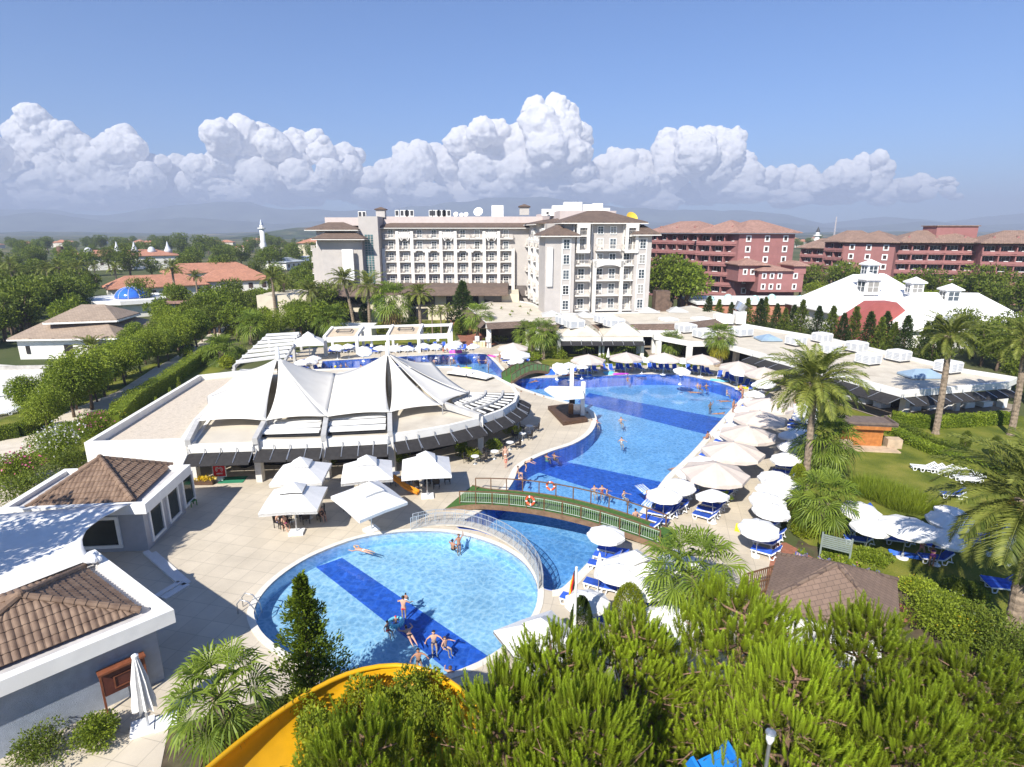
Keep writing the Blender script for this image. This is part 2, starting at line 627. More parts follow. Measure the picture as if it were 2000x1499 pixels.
sheet('pool_floor_stripe',[offset(px([(958,1013),(1020,1020),(1180,1070),(1094,1148),(1075,1150),(1050,1115),(1020,1084),(985,1060),(940,1044),(905,1034)],-1.6),-0.1)],-1.59,T_DEEP)
wm=bpy.data.materials.new('pool_water')
wm.use_nodes=True
nt=wm.node_tree
nt.nodes.remove(nt.nodes['Principled BSDF'])
L=nt.links
tc=N(nt,'ShaderNodeTexCoord')
nz=N(nt,'ShaderNodeTexNoise')
nz.inputs['Scale'].default_value=0.9
nz.inputs['Detail'].default_value=4
L.new(tc.outputs['Object'],nz.inputs['Vector'])
vm=N(nt,'ShaderNodeVectorMath',operation='MULTIPLY_ADD')
vm.inputs[1].default_value=(1.1,1.1,1.1)
L.new(nz.outputs['Color'],vm.inputs[0])
L.new(tc.outputs['Object'],vm.inputs[2])
vo=N(nt,'ShaderNodeTexVoronoi',feature='DISTANCE_TO_EDGE')  # cell net tints the clear water to imitate caustic light
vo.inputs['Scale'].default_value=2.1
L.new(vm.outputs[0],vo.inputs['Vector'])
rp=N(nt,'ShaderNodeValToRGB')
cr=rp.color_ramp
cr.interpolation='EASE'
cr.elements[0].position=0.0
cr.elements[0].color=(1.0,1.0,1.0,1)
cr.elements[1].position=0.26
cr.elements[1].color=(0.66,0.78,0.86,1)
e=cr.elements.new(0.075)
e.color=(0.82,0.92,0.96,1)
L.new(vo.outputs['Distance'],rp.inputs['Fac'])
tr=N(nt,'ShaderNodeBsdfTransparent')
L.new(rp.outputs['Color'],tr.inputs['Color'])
gl=N(nt,'ShaderNodeBsdfGlossy')
gl.inputs['Roughness'].default_value=0.04
n3=N(nt,'ShaderNodeTexNoise')
n3.inputs['Scale'].default_value=2.6
n3.inputs['Detail'].default_value=3
L.new(tc.outputs['Object'],n3.inputs['Vector'])
bp=N(nt,'ShaderNodeBump')
bp.inputs['Strength'].default_value=0.8
bp.inputs['Distance'].default_value=0.010
L.new(n3.outputs['Fac'],bp.inputs['Height'])
L.new(bp.outputs['Normal'],gl.inputs['Normal'])
lw=N(nt,'ShaderNodeLayerWeight')
lw.inputs['Blend'].default_value=0.5
L.new(bp.outputs['Normal'],lw.inputs['Normal'])
pw_=N(nt,'ShaderNodeMath',operation='POWER')
pw_.inputs[1].default_value=5
L.new(lw.outputs['Facing'],pw_.inputs[0])
fr=N(nt,'ShaderNodeMath',operation='MULTIPLY_ADD')
fr.inputs[1].default_value=0.95
fr.inputs[2].default_value=0.02
L.new(pw_.outputs[0],fr.inputs[0])
ms=N(nt,'ShaderNodeMixShader')
L.new(fr.outputs[0],ms.inputs['Fac'])
L.new(tr.outputs[0],ms.inputs[1])
L.new(gl.outputs[0],ms.inputs[2])
L.new(ms.outputs[0],nt.nodes['Material Output'].inputs['Surface'])
sheet('pool_water',[offset(KID,0.0)],-0.10,wm)
sheet('pool_water',[offset(POOL,0.0)],-0.13,wm)
dm_=bpy.data.materials.new('deeper_water')
dm_.use_nodes=True
dm_.node_tree.nodes.remove(dm_.node_tree.nodes['Principled BSDF'])
tr=N(dm_.node_tree,'ShaderNodeBsdfTransparent')
tr.inputs['Color'].default_value=(0.84,0.94,0.985,1)
dm_.node_tree.links.new(tr.outputs[0],dm_.node_tree.nodes['Material Output'].inputs['Surface'])
for z in(0.38,0.7):
 sheet('pool_water',[offset(KID,0.0)],-z,dm_)
 sheet('pool_water',[offset(POOL,0.0)],-z-0.05,dm_)
lm,nt,b=_nodes('lawn_turf')
L=nt.links
tc=N(nt,'ShaderNodeTexCoord')
n1=N(nt,'ShaderNodeTexNoise')
n1.inputs['Scale'].default_value=0.35
n1.inputs['Detail'].default_value=8
n2=N(nt,'ShaderNodeTexNoise')
n2.inputs['Scale'].default_value=14
n2.inputs['Detail'].default_value=6
L.new(tc.outputs['Object'],n1.inputs['Vector'])
L.new(tc.outputs['Object'],n2.inputs['Vector'])
ad=N(nt,'ShaderNodeMath',operation='MULTIPLY_ADD')
ad.inputs[1].default_value=0.55
L.new(n2.outputs['Fac'],ad.inputs[0])
L.new(n1.outputs['Fac'],ad.inputs[2])
rp=N(nt,'ShaderNodeValToRGB')
cr=rp.color_ramp
cr.elements[0].position=0.55
cr.elements[0].color=(0.06,0.09,0.012,1)
cr.elements[1].position=1.0
cr.elements[1].color=(0.25,0.23,0.05,1)
e=cr.elements.new(0.78)
e.color=(0.15,0.17,0.024,1)
L.new(ad.outputs[0],rp.inputs['Fac'])
L.new(rp.outputs['Color'],b.inputs['Base Color'])
b.inputs['Roughness'].default_value=0.9
b.inputs['Specular IOR Level'].default_value=0.15
bp=N(nt,'ShaderNodeBump')
bp.inputs['Strength'].default_value=0.6
bp.inputs['Distance'].default_value=0.08
L.new(n2.outputs['Fac'],bp.inputs['Height'])
L.new(bp.outputs['Normal'],b.inputs['Normal'])
sheet('lawn',[smooth(px([(1545,960),(1572,900),(1600,830),(1650,790),(1745,818),(1965,812),(2250,840),(2500,1200),(1990,1240),(1760,1150),(1640,1080),(1560,1050)]),3)],-0.012,lm)
sheet('lawn',[px([(640,681),(893,669),(884,640),(870,612),(790,606),(700,612)])],-0.012,lm)
sheet('lawn',[px([(-200,900),(150,760),(330,700),(420,690),(440,720),(180,880),(-100,960)])],-0.02,lm)
sheet('lawn',[px([(1015,672),(1060,712),(1110,724),(1180,716),(1300,713),(1440,712),(1500,722),(1500,690),(1250,680),(1080,665)])],0.006,lm)
soil=mat('garden_soil',(0.10,0.075,0.045),0.95,0.35,1.5,bump=0.4,bscale=6,dirt=(0.05,0.08,0.02),dscale=0.5,damt=0.9)
sheet('garden_bed',[[(-12,14),(-32,9),(-32,-6),(40,-6),(40,20)]+px([(1990,1235),(1760,1155),(1640,1085),(1560,1055)])+px([(1482,1203),(1460,1335),(1000,1335),(860,1350),(600,1350),(330,1425)])],-0.016,soil)
REDPAVE=brickmat('red_path_brick',(0.33,0.125,0.075),(0.22,0.12,0.08),0.4,0.2,0.012,0.15,0.8,0.5,R(30),0.2)
sheet('path',[px([(1512,1062),(1535,1060),(1660,1130),(1760,1180),(2010,1250),(2010,1290),(1850,1235),(1700,1200),(1500,1235),(1478,1215)])],0.008,REDPAVE)
sheet('path',[px([(876,622),(895,622),(960,664),(975,674),(905,678)])],0.008,REDPAVE)
PALEPAVE=mat('pale_walk',(0.62,0.55,0.45),0.85,0.1,1.0,dirt=(0.45,0.38,0.3),dscale=0.4)
sheet('path',[px([(140,800),(230,765),(300,720),(375,680),(440,625),(450,632),(395,690),(330,735),(250,785),(170,830),(20,905),(-60,925),(-60,880),(60,845)])],-0.004,PALEPAVE)
sheet('path',[px([(-200,700),(60,716),(160,716),(165,735),(130,745),(60,790),(-60,830),(-200,840)])],0.0,mat('white_terrace',(0.72,0.69,0.63),0.7,0.06,1.0))
def fbm1(x,seed,oct=6,base=1.0,pers=0.55):
 r=np.random.default_rng(seed)
 y=np.zeros_like(x)
 a,f=1.0,base
 for i in range(oct):
  k=r.uniform(-1,1,400)
  t=x*f+r.uniform(0,100)
  i0=np.floor(t).astype(int)
  w_=t-i0
  w_=w_*w_*(3-2*w_)
  y+=a*(k[i0%400]*(1-w_)+k[(i0+1)%400]*w_)
  a*=pers
  f*=2.03
 return y
def ridge(name,dist,depth,crest,seed,m,nx=260,ny=14,rough=18):
 xs=np.linspace(-1.35,1.35,nx)
 cx=np.interp(xs*FP+CXP,[p[0]for p in crest],[p[1]for p in crest])
 H=np.maximum(HC+(452-cx)/FP*dist,1.0)
 H=H*(1+0.10*fbm1(xs,seed,6,9.0))
 V=[]
 for j in range(ny):
  t=j/(ny-1)
  pr=math.sin(min(t/0.62,1)*PI/2)**1.3 if t<0.62 else 1-0.5*(t-0.62)/0.38
  wob=fbm1(xs+t*3.7,seed+j//3,5,22.0)*rough*(0.3+math.sin(t*PI))
  y=dist-depth*0.62+depth*t
  V.append(np.stack([xs*(dist),np.full(nx,y)+wob*6,np.maximum(H*pr+wob*pr*(1 if t<0.6 else 0.2),-2 if j else-4)],1))
 f=np.array([(j*nx+i,j*nx+i+1,(j+1)*nx+i+1,(j+1)*nx+i)for j in range(ny-1)for i in range(nx-1)])
 return struct(MB().add(np.concatenate(V),f).build(name,m,smooth=True))
mtm=mat('mountain_scrub',(0.075,0.085,0.06),0.95,0.5,0.004)
hlm=mat('wooded_hill',(0.045,0.065,0.03),0.95,0.6,0.02,dirt=(0.36,0.27,0.17),dscale=0.006,damt=0.9)
ridge('mountains',8600,2200,[(-400,412),(0,414),(100,410),(250,422),(380,408),(480,405),(600,410),(760,415),(900,398),(1000,392),(1100,400),(1250,410),(1500,420),(1570,440),(1700,428),(1800,436),(1900,424),(2000,420),(2400,410)],3,mtm,rough=9)
ridge('mountains',6400,1700,[(-400,430),(0,428),(120,418),(240,436),(420,424),(560,440),(700,432),(900,430),(1200,432),(1500,438),(1600,447),(1760,436),(1880,443),(2000,434),(2400,430)],11,mtm,rough=7)
ridge('hills',3300,900,[(-400,455),(0,457),(120,453),(250,455),(400,457),(560,452),(590,448),(630,450),(700,456),(1500,455),(1700,453),(2000,452),(2400,450)],21,hlm,rough=2.2)
ridge('hills',1900,600,[(-400,466),(0,468),(200,466),(350,468),(520,462),(600,446),(640,446),(720,460),(1500,464),(1620,456),(1760,460),(2000,466),(2400,466)],31,hlm,rough=1.2)
cm,nt,b=_nodes('cloud_white')
L=nt.links
b.inputs['Base Color'].default_value=(0.98,0.95,0.92,1)
b.inputs['Roughness'].default_value=1
b.inputs['Specular IOR Level'].default_value=0
tc=N(nt,'ShaderNodeTexCoord')
no=N(nt,'ShaderNodeTexNoise')
no.inputs['Scale'].default_value=0.006
no.inputs['Detail'].default_value=7
L.new(tc.outputs['Object'],no.inputs['Vector'])
bp=N(nt,'ShaderNodeBump')
bp.inputs['Strength'].default_value=0.6
bp.inputs['Distance'].default_value=60
L.new(no.outputs['Fac'],bp.inputs['Height'])
L.new(bp.outputs['Normal'],b.inputs['Normal'])
tl=N(nt,'ShaderNodeBsdfTranslucent')
tl.inputs['Color'].default_value=(0.93,0.93,0.95,1)
ms=N(nt,'ShaderNodeMixShader')
ms.inputs['Fac'].default_value=0.5
L.new(b.outputs[0],ms.inputs[1])
L.new(tl.outputs[0],ms.inputs[2])
L.new(ms.outputs[0],nt.nodes['Material Output'].inputs['Surface'])
CLOUDS=[('towering white cumulus with a tall knobbly head at far left',[(128,232,26),(115,268,36),(150,270,34),(180,262,24),(200,290,30),(145,310,46),(35,300,34),(70,325,40),(10,325,40),(285,275,28),(305,290,22),(265,300,34),(235,325,34),(280,330,36),(210,345,40),(150,350,40),(80,355,40),(-40,330,50),(-110,350,50),(335,322,18),(250,365,30),(320,352,30)]),('broad cumulus with a flat wing trailing off its right side',[(500,250,22),(465,270,32),(510,270,34),(545,262,20),(560,285,30),(600,280,24),(640,272,18),(655,273,10),(485,310,46),(545,315,40),(600,305,32),(650,300,24),(690,302,20),(715,305,14),(350,320,16),(380,330,24),(420,335,30),(460,350,36),(530,352,36),(600,345,30),(660,340,26),(700,330,22),(400,362,26),(360,350,24)]),('tallest cumulus tower standing above the hotel roof',[(1040,215,22),(1080,212,24),(1105,220,16),(1050,245,34),(1095,250,30),(1120,270,26),(945,260,26),(905,280,28),(975,260,22),(950,295,44),(1010,290,44),(1070,295,46),(1120,300,26),(800,300,20),(830,300,22),(860,305,22),(820,330,36),(880,330,36),(940,340,40),(1010,345,42),(1080,345,40),(1125,335,26),(770,335,24),(740,352,24),(795,360,30)]),('flat topped cumulus bank to the right of the tallest tower',[(1285,275,22),(1320,270,20),(1355,275,24),(1385,268,18),(1412,270,18),(1290,300,30),(1340,305,40),(1395,305,34),(1430,320,22),(1190,305,16),(1215,310,18),(1180,330,28),(1235,330,32),(1300,335,36),(1370,340,36),(1440,345,28),(1160,350,28),(1480,345,18),(1510,342,20),(1550,345,20),(1220,360,28),(1500,365,22)]),('small low cumulus heap at the right end of the cloud bank',[(1680,310,16),(1650,320,18),(1615,328,16),(1690,330,18),(1640,345,26),(1685,350,24),(1600,350,22),(1570,360,18),(1765,355,16),(1745,365,18),(1785,368,14),(1720,368,16),(1820,376,12)]),]
def uv_unit(n,k):
 t=MB().ball((0,0,0),1,n,k)
 return np.concatenate(t.V),t.F
BIGU,SMLU,TINU=uv_unit(12,8),uv_unit(8,6),uv_unit(6,4)
def balls(mb,C,Rr,U):
 v0,F0=U
 n=len(v0)
 V=(v0[None]*Rr[:,None,:]+C[:,None,:]).reshape(-1,3)
 base=mb.n
 mb.V.append(V.astype(np.float32))
 for f in F0:
  ff=(f[None]+(np.arange(len(C))*n)[:,None,None]).reshape(-1,f.shape[1])+base
  mb.F.append(ff)
  mb.M.append(np.zeros(len(ff),np.int32))
 mb.n+=len(V)
DC=14500.0
for lab,lobes in CLOUDS:
 mb=MB()
 C1,R1=[],[]
 for(a,b_,r)in lobes:
  d=DC+rng.uniform(-500,900)
  dd=np.array(((a-CXP)/FP,1.0,math.tan(math.atan((CYP-b_)/FP)-TH)*math.sqrt(1)))
  c=np.array((dd[0]*d*(math.cos(TH)+0.02),d,HC+dd[2]*d))
  rr=r/FP*d*1.0
  C1.append(c)
  R1.append((rr,rr,rr*0.95))
 C1,R1=np.array(C1),np.array(R1)
 balls(mb,C1,R1,BIGU)
 for a,b_,r in lobes:
  if b_>318:
   for q in range(3):
    d=DC+rng.uniform(-200,1400)
    tt=math.tan(math.atan((CYP-rng.uniform(352,398))/FP)-TH)
    C1=np.concatenate([C1,[(((a+rng.uniform(-45,45))-CXP)/FP*d*(math.cos(TH)+0.02),d,HC+tt*d)]])
    R1=np.concatenate([R1,[(r/FP*d*1.3,r/FP*d,r/FP*d*0.55)]])
 balls(mb,C1,R1,BIGU)
 for cnt,frac,U in((24,0.40,BIGU),(9,0.42,SMLU)):
  C2,R2=[],[]
  for c,r in zip(C1,R1):
   d=rng.normal(size=(cnt,3))
   d[:,1]=-np.abs(d[:,1])*0.8+0.25*d[:,1]
   d[:,2]=d[:,2]+0.25
   d/=np.linalg.norm(d,axis=1)[:,None]
   k=frac*rng.uniform(0.5,1.15,cnt)
   C2.append(c+d*r*(0.98-k*0.5)[:,None])
   R2.append(r[None]*k[:,None]*np.array((1,1,0.92)))
  C1,R1=np.concatenate(C2),np.concatenate(R2)
  balls(mb,C1,R1,U)
 o=mb.build('cloud',cm,smooth=True)
 md=o.modifiers.new('merge','REMESH')
 md.mode='VOXEL'
 md.voxel_size=26
 md.use_smooth_shade=True
 md=o.modifiers.new('soften','SMOOTH')
 md.factor=0.5
 md.iterations=8
 for nm,sz,st_ in(('cloud_billow',170,75),('cloud_curl',62,34)):
  tx=bpy.data.textures.get(nm)or bpy.data.textures.new(nm,'CLOUDS')
  tx.noise_scale=sz
  tx.noise_depth=3
  md=o.modifiers.new(nm,'DISPLACE')
  md.texture=tx
  md.texture_coords='LOCAL'
  md.strength=st_
 tag(o,lab,'cloud')
G_MID=leafmat('leaf_mid_green',(0.085,0.135,0.012),(0.30,0.37,0.034))
G_DARK=leafmat('leaf_dark_green',(0.058,0.092,0.012),(0.22,0.27,0.032))
G_LIGHT=leafmat('leaf_light_green',(0.13,0.18,0.014),(0.34,0.41,0.038))
G_LIME=leafmat('leaf_lime_green',(0.13,0.17,0.008),(0.34,0.38,0.025))
G_PINE=leafmat('pine_needles',(0.09,0.095,0.010),(0.38,0.50,0.030),0.45,orand=0.28)
G_PALM=leafmat('palm_leaf',(0.08,0.115,0.018),(0.36,0.38,0.08))
G_FAN=leafmat('fan_palm_leaf',(0.055,0.105,0.012),(0.27,0.35,0.045))
G_YEL=leafmat('yellowing_palm_leaf',(0.16,0.18,0.015),(0.45,0.40,0.03))
G_CYP=leafmat('cypress_spray',(0.018,0.040,0.012),(0.085,0.125,0.022))
G_DEAD=leafmat('dead_frond',(0.16,0.10,0.04),(0.42,0.30,0.13))
PETALW=leafmat('white_petal',(0.75,0.72,0.72),(0.85,0.85,0.82))
PETALP=leafmat('pink_petal',(0.55,0.10,0.22),(0.75,0.22,0.38))
PETALY=leafmat('yellow_petal',(0.65,0.45,0.02),(0.8,0.62,0.05))
BARK=mat('bark',(0.17,0.12,0.085),0.95,0.35,5.0,bump=0.6,bscale=18)
PBARK=mat('palm_trunk_bark',(0.26,0.20,0.145),0.95,0.35,4.0,bump=0.8,bscale=9)
def leaves(mb,P,D,size,asp=0.45,m=0,fold=None,spread=0.6):
 n=len(P)
 D=D+rng.normal(size=(n,3))*spread
 D/=np.linalg.norm(D,axis=1)[:,None]+1e-9
 S=np.cross(D,rng.normal(size=(n,3)))
 S/=np.linalg.norm(S,axis=1)[:,None]+1e-9
 sz=np.broadcast_to(size,(n,))[:,None]
 a=P
 b=P+D*sz*0.5+S*sz*asp*0.5
 c=P+D*sz
 d=P+D*sz*0.5-S*sz*asp*0.5
 V=np.stack([a,b,c,d],1).reshape(-1,3)
 f=np.arange(n*4).reshape(n,4)
 mb.add(V,f,m)
 return n
def sph(n):
 d=rng.normal(size=(n,3))
 return d/np.linalg.norm(d,axis=1)[:,None]
def clump_crown(clumps,n,size,asp=0.5,up=0.3,shell=0.55,spread=0.7,mats=None,flowers=None):
 mb=MB()
 tint=[]
 vol=np.array([np.prod(r)**(2/3)for c,r in clumps])
 cnt=np.maximum((n*vol/vol.sum()).astype(int),4)
 for(c,r),k in zip(clumps,cnt):
  d=sph(k)
  rad=shell+(1.05-shell)*rng.random(k)**0.6
  P=np.array(c)+d*np.array(r)*rad[:,None]
  leaves(mb,P,d+np.array((0,0,up)),size*rng.uniform(0.7,1.3,k),asp,0,spread=spread)
  tint.append(np.clip(rng.normal(0.45+rng.uniform(-0.16,0.16),0.22,k),0,1))
 if flowers:
  for mi,fn,fs in flowers:
   ks=rng.integers(0,len(clumps),fn)
   d=sph(fn)
   d[:,2]=np.abs(d[:,2])
   P=np.array([clumps[i][0]for i in ks])+d*np.array([clumps[i][1]for i in ks])*1.06
   leaves(mb,P,d,fs,0.9,mi)
   tint.append(rng.random(fn))
 return mb,np.concatenate(tint)
def broad_tree(kind,label,cat,h,r,n,leaf,mt,nclump=16,trunk_h=0.35,seed=1,squash=0.8,tr=0.045,spread=0.7,up=0.3,clr=0.42,flowers=None,fm=()):
 global rng
 keep,rng=rng,np.random.default_rng(seed)
 root=thing(kind,label,cat)
 z0=h*trunk_h
 cz=(h+z0)/2
 rz=(h-z0)/2
 cl=[]
 for i in range(nclump):
  d=sph(1)[0]
  k=rng.uniform(0.45,0.78)
  c=np.array((0,0,cz))+d*np.array((r,r,rz))*k
  q=r*clr*rng.uniform(0.7,1.25)
  cl.append((c,(q,q,q*squash)))
 tk=MB()
 top=np.array((r*0.05,-r*0.04,cz))
 tk.tube([(0,0,-0.1),(r*0.03,0,z0*0.5),(r*0.05,-r*0.03,z0),top],[h*tr,h*tr*0.8,h*tr*0.62,h*tr*0.3],7)
 for c,q in cl[:9]:
  tk.tube([(r*0.04,-r*0.02,z0*rng.uniform(0.75,1.2)),(c*0.55+top*0.45)-np.array((0,0,rz*0.25)),c],[h*tr*0.42,h*tr*0.25,h*tr*0.08],5)
 tk.build('trunk',BARK,root,smooth=True)
 mb,tn=clump_crown(cl,n,leaf,up=up,spread=spread,flowers=flowers)
 mb.build('crown',[mt,*fm],root,tint=tn)
 rng=keep
 return Kit(root)
def trunk_curve(h,lean,n=9):
 t=np.linspace(0,1,n)
 return np.stack([lean[0]*t**1.6,lean[1]*t**1.6,h*t-0.05],1)
def feather_frond(mb,base,az,el,L,droop,nl=34,lw=0.035,ll=0.55,tint=None):
 n=12
 t=np.linspace(0,1,n)
 ang=el-droop*t**1.3
 dr=np.concatenate([[0],np.cumsum(np.cos(ang[:-1])/(n-1))])*L
 dz=np.concatenate([[0],np.cumsum(np.sin(ang[:-1])/(n-1))])*L
 o=np.array((math.cos(az),math.sin(az),0))
 sd=np.array((-math.sin(az),math.cos(az),0))
 P=np.array(base)+dr[:,None]*o+dz[:,None]*np.array((0,0,1))
 mb.tube(P,np.linspace(0.035,0.008,n),3,cap=False)
 tint.append(np.full(3*(n-1),0.75))
 s=np.linspace(0.16,0.99,nl)
 Q=np.stack([np.interp(s,t,P[:,i])for i in range(3)],1)
 T=np.stack([np.interp(s,t,np.gradient(P[:,i],t))for i in range(3)],1)
 T/=np.linalg.norm(T,axis=1)[:,None]
 U=np.cross(T,sd)
 U*=np.sign(U[:,2:3]+1e-6)
 lens=ll*L/4*(0.35+1.0*np.sin(np.clip(s*1.05,0,1)*PI)**0.6)*rng.uniform(0.85,1.1,nl)
 for sg in(-1,1):
  D=sg*sd*0.85+T*0.62+U*rng.uniform(0.05,0.45,nl)[:,None]
  D/=np.linalg.norm(D,axis=1)[:,None]
  tip=Q+D*lens[:,None]+np.array((0,0,-1))*(lens*0.22)[:,None]
  mid=Q+D*(lens*0.45)[:,None]
  wv=T*lw
  V=np.stack([Q-wv*0.5,mid-wv,tip,mid+wv],1).reshape(-1,3)
  mb.add(V,np.arange(nl*4).reshape(nl,4))
  tint.append(np.clip(rng.normal(0.55-0.25*(sg>0),0.16,nl),0,1))
def fan_frond(mb,base,az,el,pet,rad,droop,ns=22,tint=None,span=2.2,m=0):
 o=np.array((math.cos(az),math.sin(az),0))
 sd=np.array((-math.sin(az),math.cos(az),0))
 z=np.array((0,0,1.0))
 b=np.array(base)
 e1=el-droop*0.4
 mid=b+(o*math.cos(el)+z*math.sin(el))*pet*0.5
 hub=mid+(o*math.cos(e1)+z*math.sin(e1))*pet*0.5
 mb.tube([b,mid,hub],[0.025,0.02,0.014],3,m,cap=False)
 tint.append(np.full(6,0.85))
 e2=e1-droop*0.5
 T=o*math.cos(e2)+z*math.sin(e2)
 U=np.cross(T,sd)
 U*=np.sign(U[2]+1e-6)
 a=np.linspace(-span,span,ns)
 h=span/ns
 rr=rad*(0.72+0.28*np.cos(a*0.6))*rng.uniform(0.9,1.08,ns)
 dirs=np.cos(a)[:,None]*T+np.sin(a)[:,None]*sd+U*(0.10+0.28*np.abs(np.sin(a)))[:,None]
 side=-np.sin(a)[:,None]*T+np.cos(a)[:,None]*sd
 zig=(np.arange(ns)%2*2-1)[:,None]*U*0.02
 p0=hub+dirs*0.03
 wm_=(rr*0.62*math.tan(h)*0.66)[:,None]
 p1=hub+dirs*(rr*0.62)[:,None]-side*wm_+zig
 p3=hub+dirs*(rr*0.62)[:,None]+side*wm_-zig
 p2=hub+dirs*rr[:,None]-z*(rr*(0.10+0.25*rng.random(ns)+0.15*droop))[:,None]
 V=np.stack([p0,p1,p2,p3],1).reshape(-1,3)
 mb.add(V,np.arange(ns*4).reshape(ns,4),m)
 tint.append(np.clip(rng.normal(0.5,0.13,ns)+rng.uniform(-0.2,0.2),0,1))
def palm(kind,label,h,L,nf=46,lean=(0,0),fan=False,mt=None,skirt=0,tr=0.16,seed=3,nl=34,fruit=False,elmin=-0.55,lw=0.035):
 global rng
 keep,rng=rng,np.random.default_rng(seed)
 root=thing(kind,label,'palm tree')
 C=trunk_curve(h,lean,max(10,int(h*5)))
 k=len(C)
 rs=tr*np.linspace(1.0,0.8,k)*(1+0.10*(np.arange(k)%2))
 rs[0]*=1.35
 tk=MB().tube(C,rs,9)
 for i in range(10):
  tk.tube([C[-1]+(0,0,-0.5),C[-1]+np.array((math.cos(i*2.4)*tr*1.6,math.sin(i*2.4)*tr*1.6,0.25))],[tr*0.9,tr*0.35],5)
 tk.build('trunk',PBARK,root,smooth=False)
 top=C[-1]+np.array((0,0,0.15))
 mb=MB()
 tn=[]
 for i in range(nf):
  f=(i+0.5)/nf
  el=1.42-(1.42-elmin)*f**1.05+rng.uniform(-0.1,0.1)
  az=i*2.39996+rng.uniform(-0.25,0.25)
  bs=top+np.array((math.cos(az),math.sin(az),0))*tr*0.7+np.array((0,0,0.25*(1-f)))
  if fan:
   fan_frond(mb,bs,az,el,L*rng.uniform(0.5,0.62),L*rng.uniform(0.46,0.56),0.55+0.5*f,24 if nl>30 else 16,tn)
  else:
   feather_frond(mb,bs,az,el,L*rng.uniform(0.85,1.08)*(0.8+0.2*math.sin(f*PI)),0.75+0.65*rng.random()+0.25*(1-f),nl,lw,0.62,tn)
 mb.build('crown',mt or(G_FAN if fan else G_PALM),root,tint=np.concatenate(tn))
 if skirt:
  mb=MB()
  tn=[]
  for i in range(skirt):
   az=rng.uniform(0,2*PI)
   zz=-rng.uniform(0.1,1.0)*min(1.6,h*0.3)
   fan_frond(mb,top+np.array((math.cos(az)*tr,math.sin(az)*tr,zz)),az,-0.9-0.4*rng.random(),L*0.4,L*0.42,0.5,14,tn)
  mb.build('dead_frond',G_DEAD if skirt<40 else G_YEL,root,tint=np.concatenate(tn))
 if fruit:
  mb=MB()
  tn=[]
  for i in range(5):
   az=rng.uniform(0,2*PI)
   o=np.array((math.cos(az),math.sin(az),0))
   for j in range(26):
    q=top+o*(0.5+0.3*rng.random())+rng.normal(size=3)*0.16+(0,0,-0.35)
    mb.tube([top+o*0.2,q],[0.012,0.02],3,cap=False)
    tn.append(np.full(3,rng.random()))
  mb.build('fruit_stalk',leafmat('date_stalk_orange',(0.50,0.22,0.02),(0.62,0.38,0.05)),root,tint=np.concatenate(tn))
 rng=keep
 return Kit(root)
def conifer(kind,label,cat,h,r,n,leaf,mt,seed=1,tiers=14,gaps=0.25,base=0.06,droop=-0.15,power=0.9,spread=0.5,cone=True):
 global rng
 keep,rng=rng,np.random.default_rng(seed)
 root=thing(kind,label,cat)
 MB().tube([(0,0,-0.1),(0,0,h*0.5),(0,0,h*0.97)],[h*0.02+0.03,h*0.014+0.02,0.01],6).build('trunk',BARK,root,smooth=True)
 mb=MB()
 tn=[]
 nb=tiers*7
 per=max(n//nb,6)
 for i in range(nb):
  t=base+(1-base)*(i+rng.random())/nb
  rr=r*(1-t)**power*rng.uniform(1-gaps*1.6,1+gaps)+0.04*r
  az=i*2.39996+rng.uniform(-0.3,0.3)
  k=per
  s=rng.random(k)**0.6
  o=np.array((math.cos(az),math.sin(az),0))
  sd=np.array((-o[1],o[0],0))
  P=np.array((0,0,t*h))+o*(s*rr)[:,None]+sd*(rng.normal(size=k)*rr*0.20*(0.3+s))[:,None]
  P[:,2]+=s*rr*(0.35+droop)+rng.normal(size=k)*h/tiers*0.22-s*s*rr*0.2
  leaves(mb,P,np.tile(o*0.8+np.array((0,0,0.75)),(k,1)),leaf*rng.uniform(0.7,1.3,k),0.4,0,spread=spread)
  tn.append(np.clip(rng.normal(0.35+rng.uniform(-0.15,0.2),0.2,k)+s*0.15,0,1))
 mb.build('crown',mt,root,tint=np.concatenate(tn))
 rng=keep
 return Kit(root)
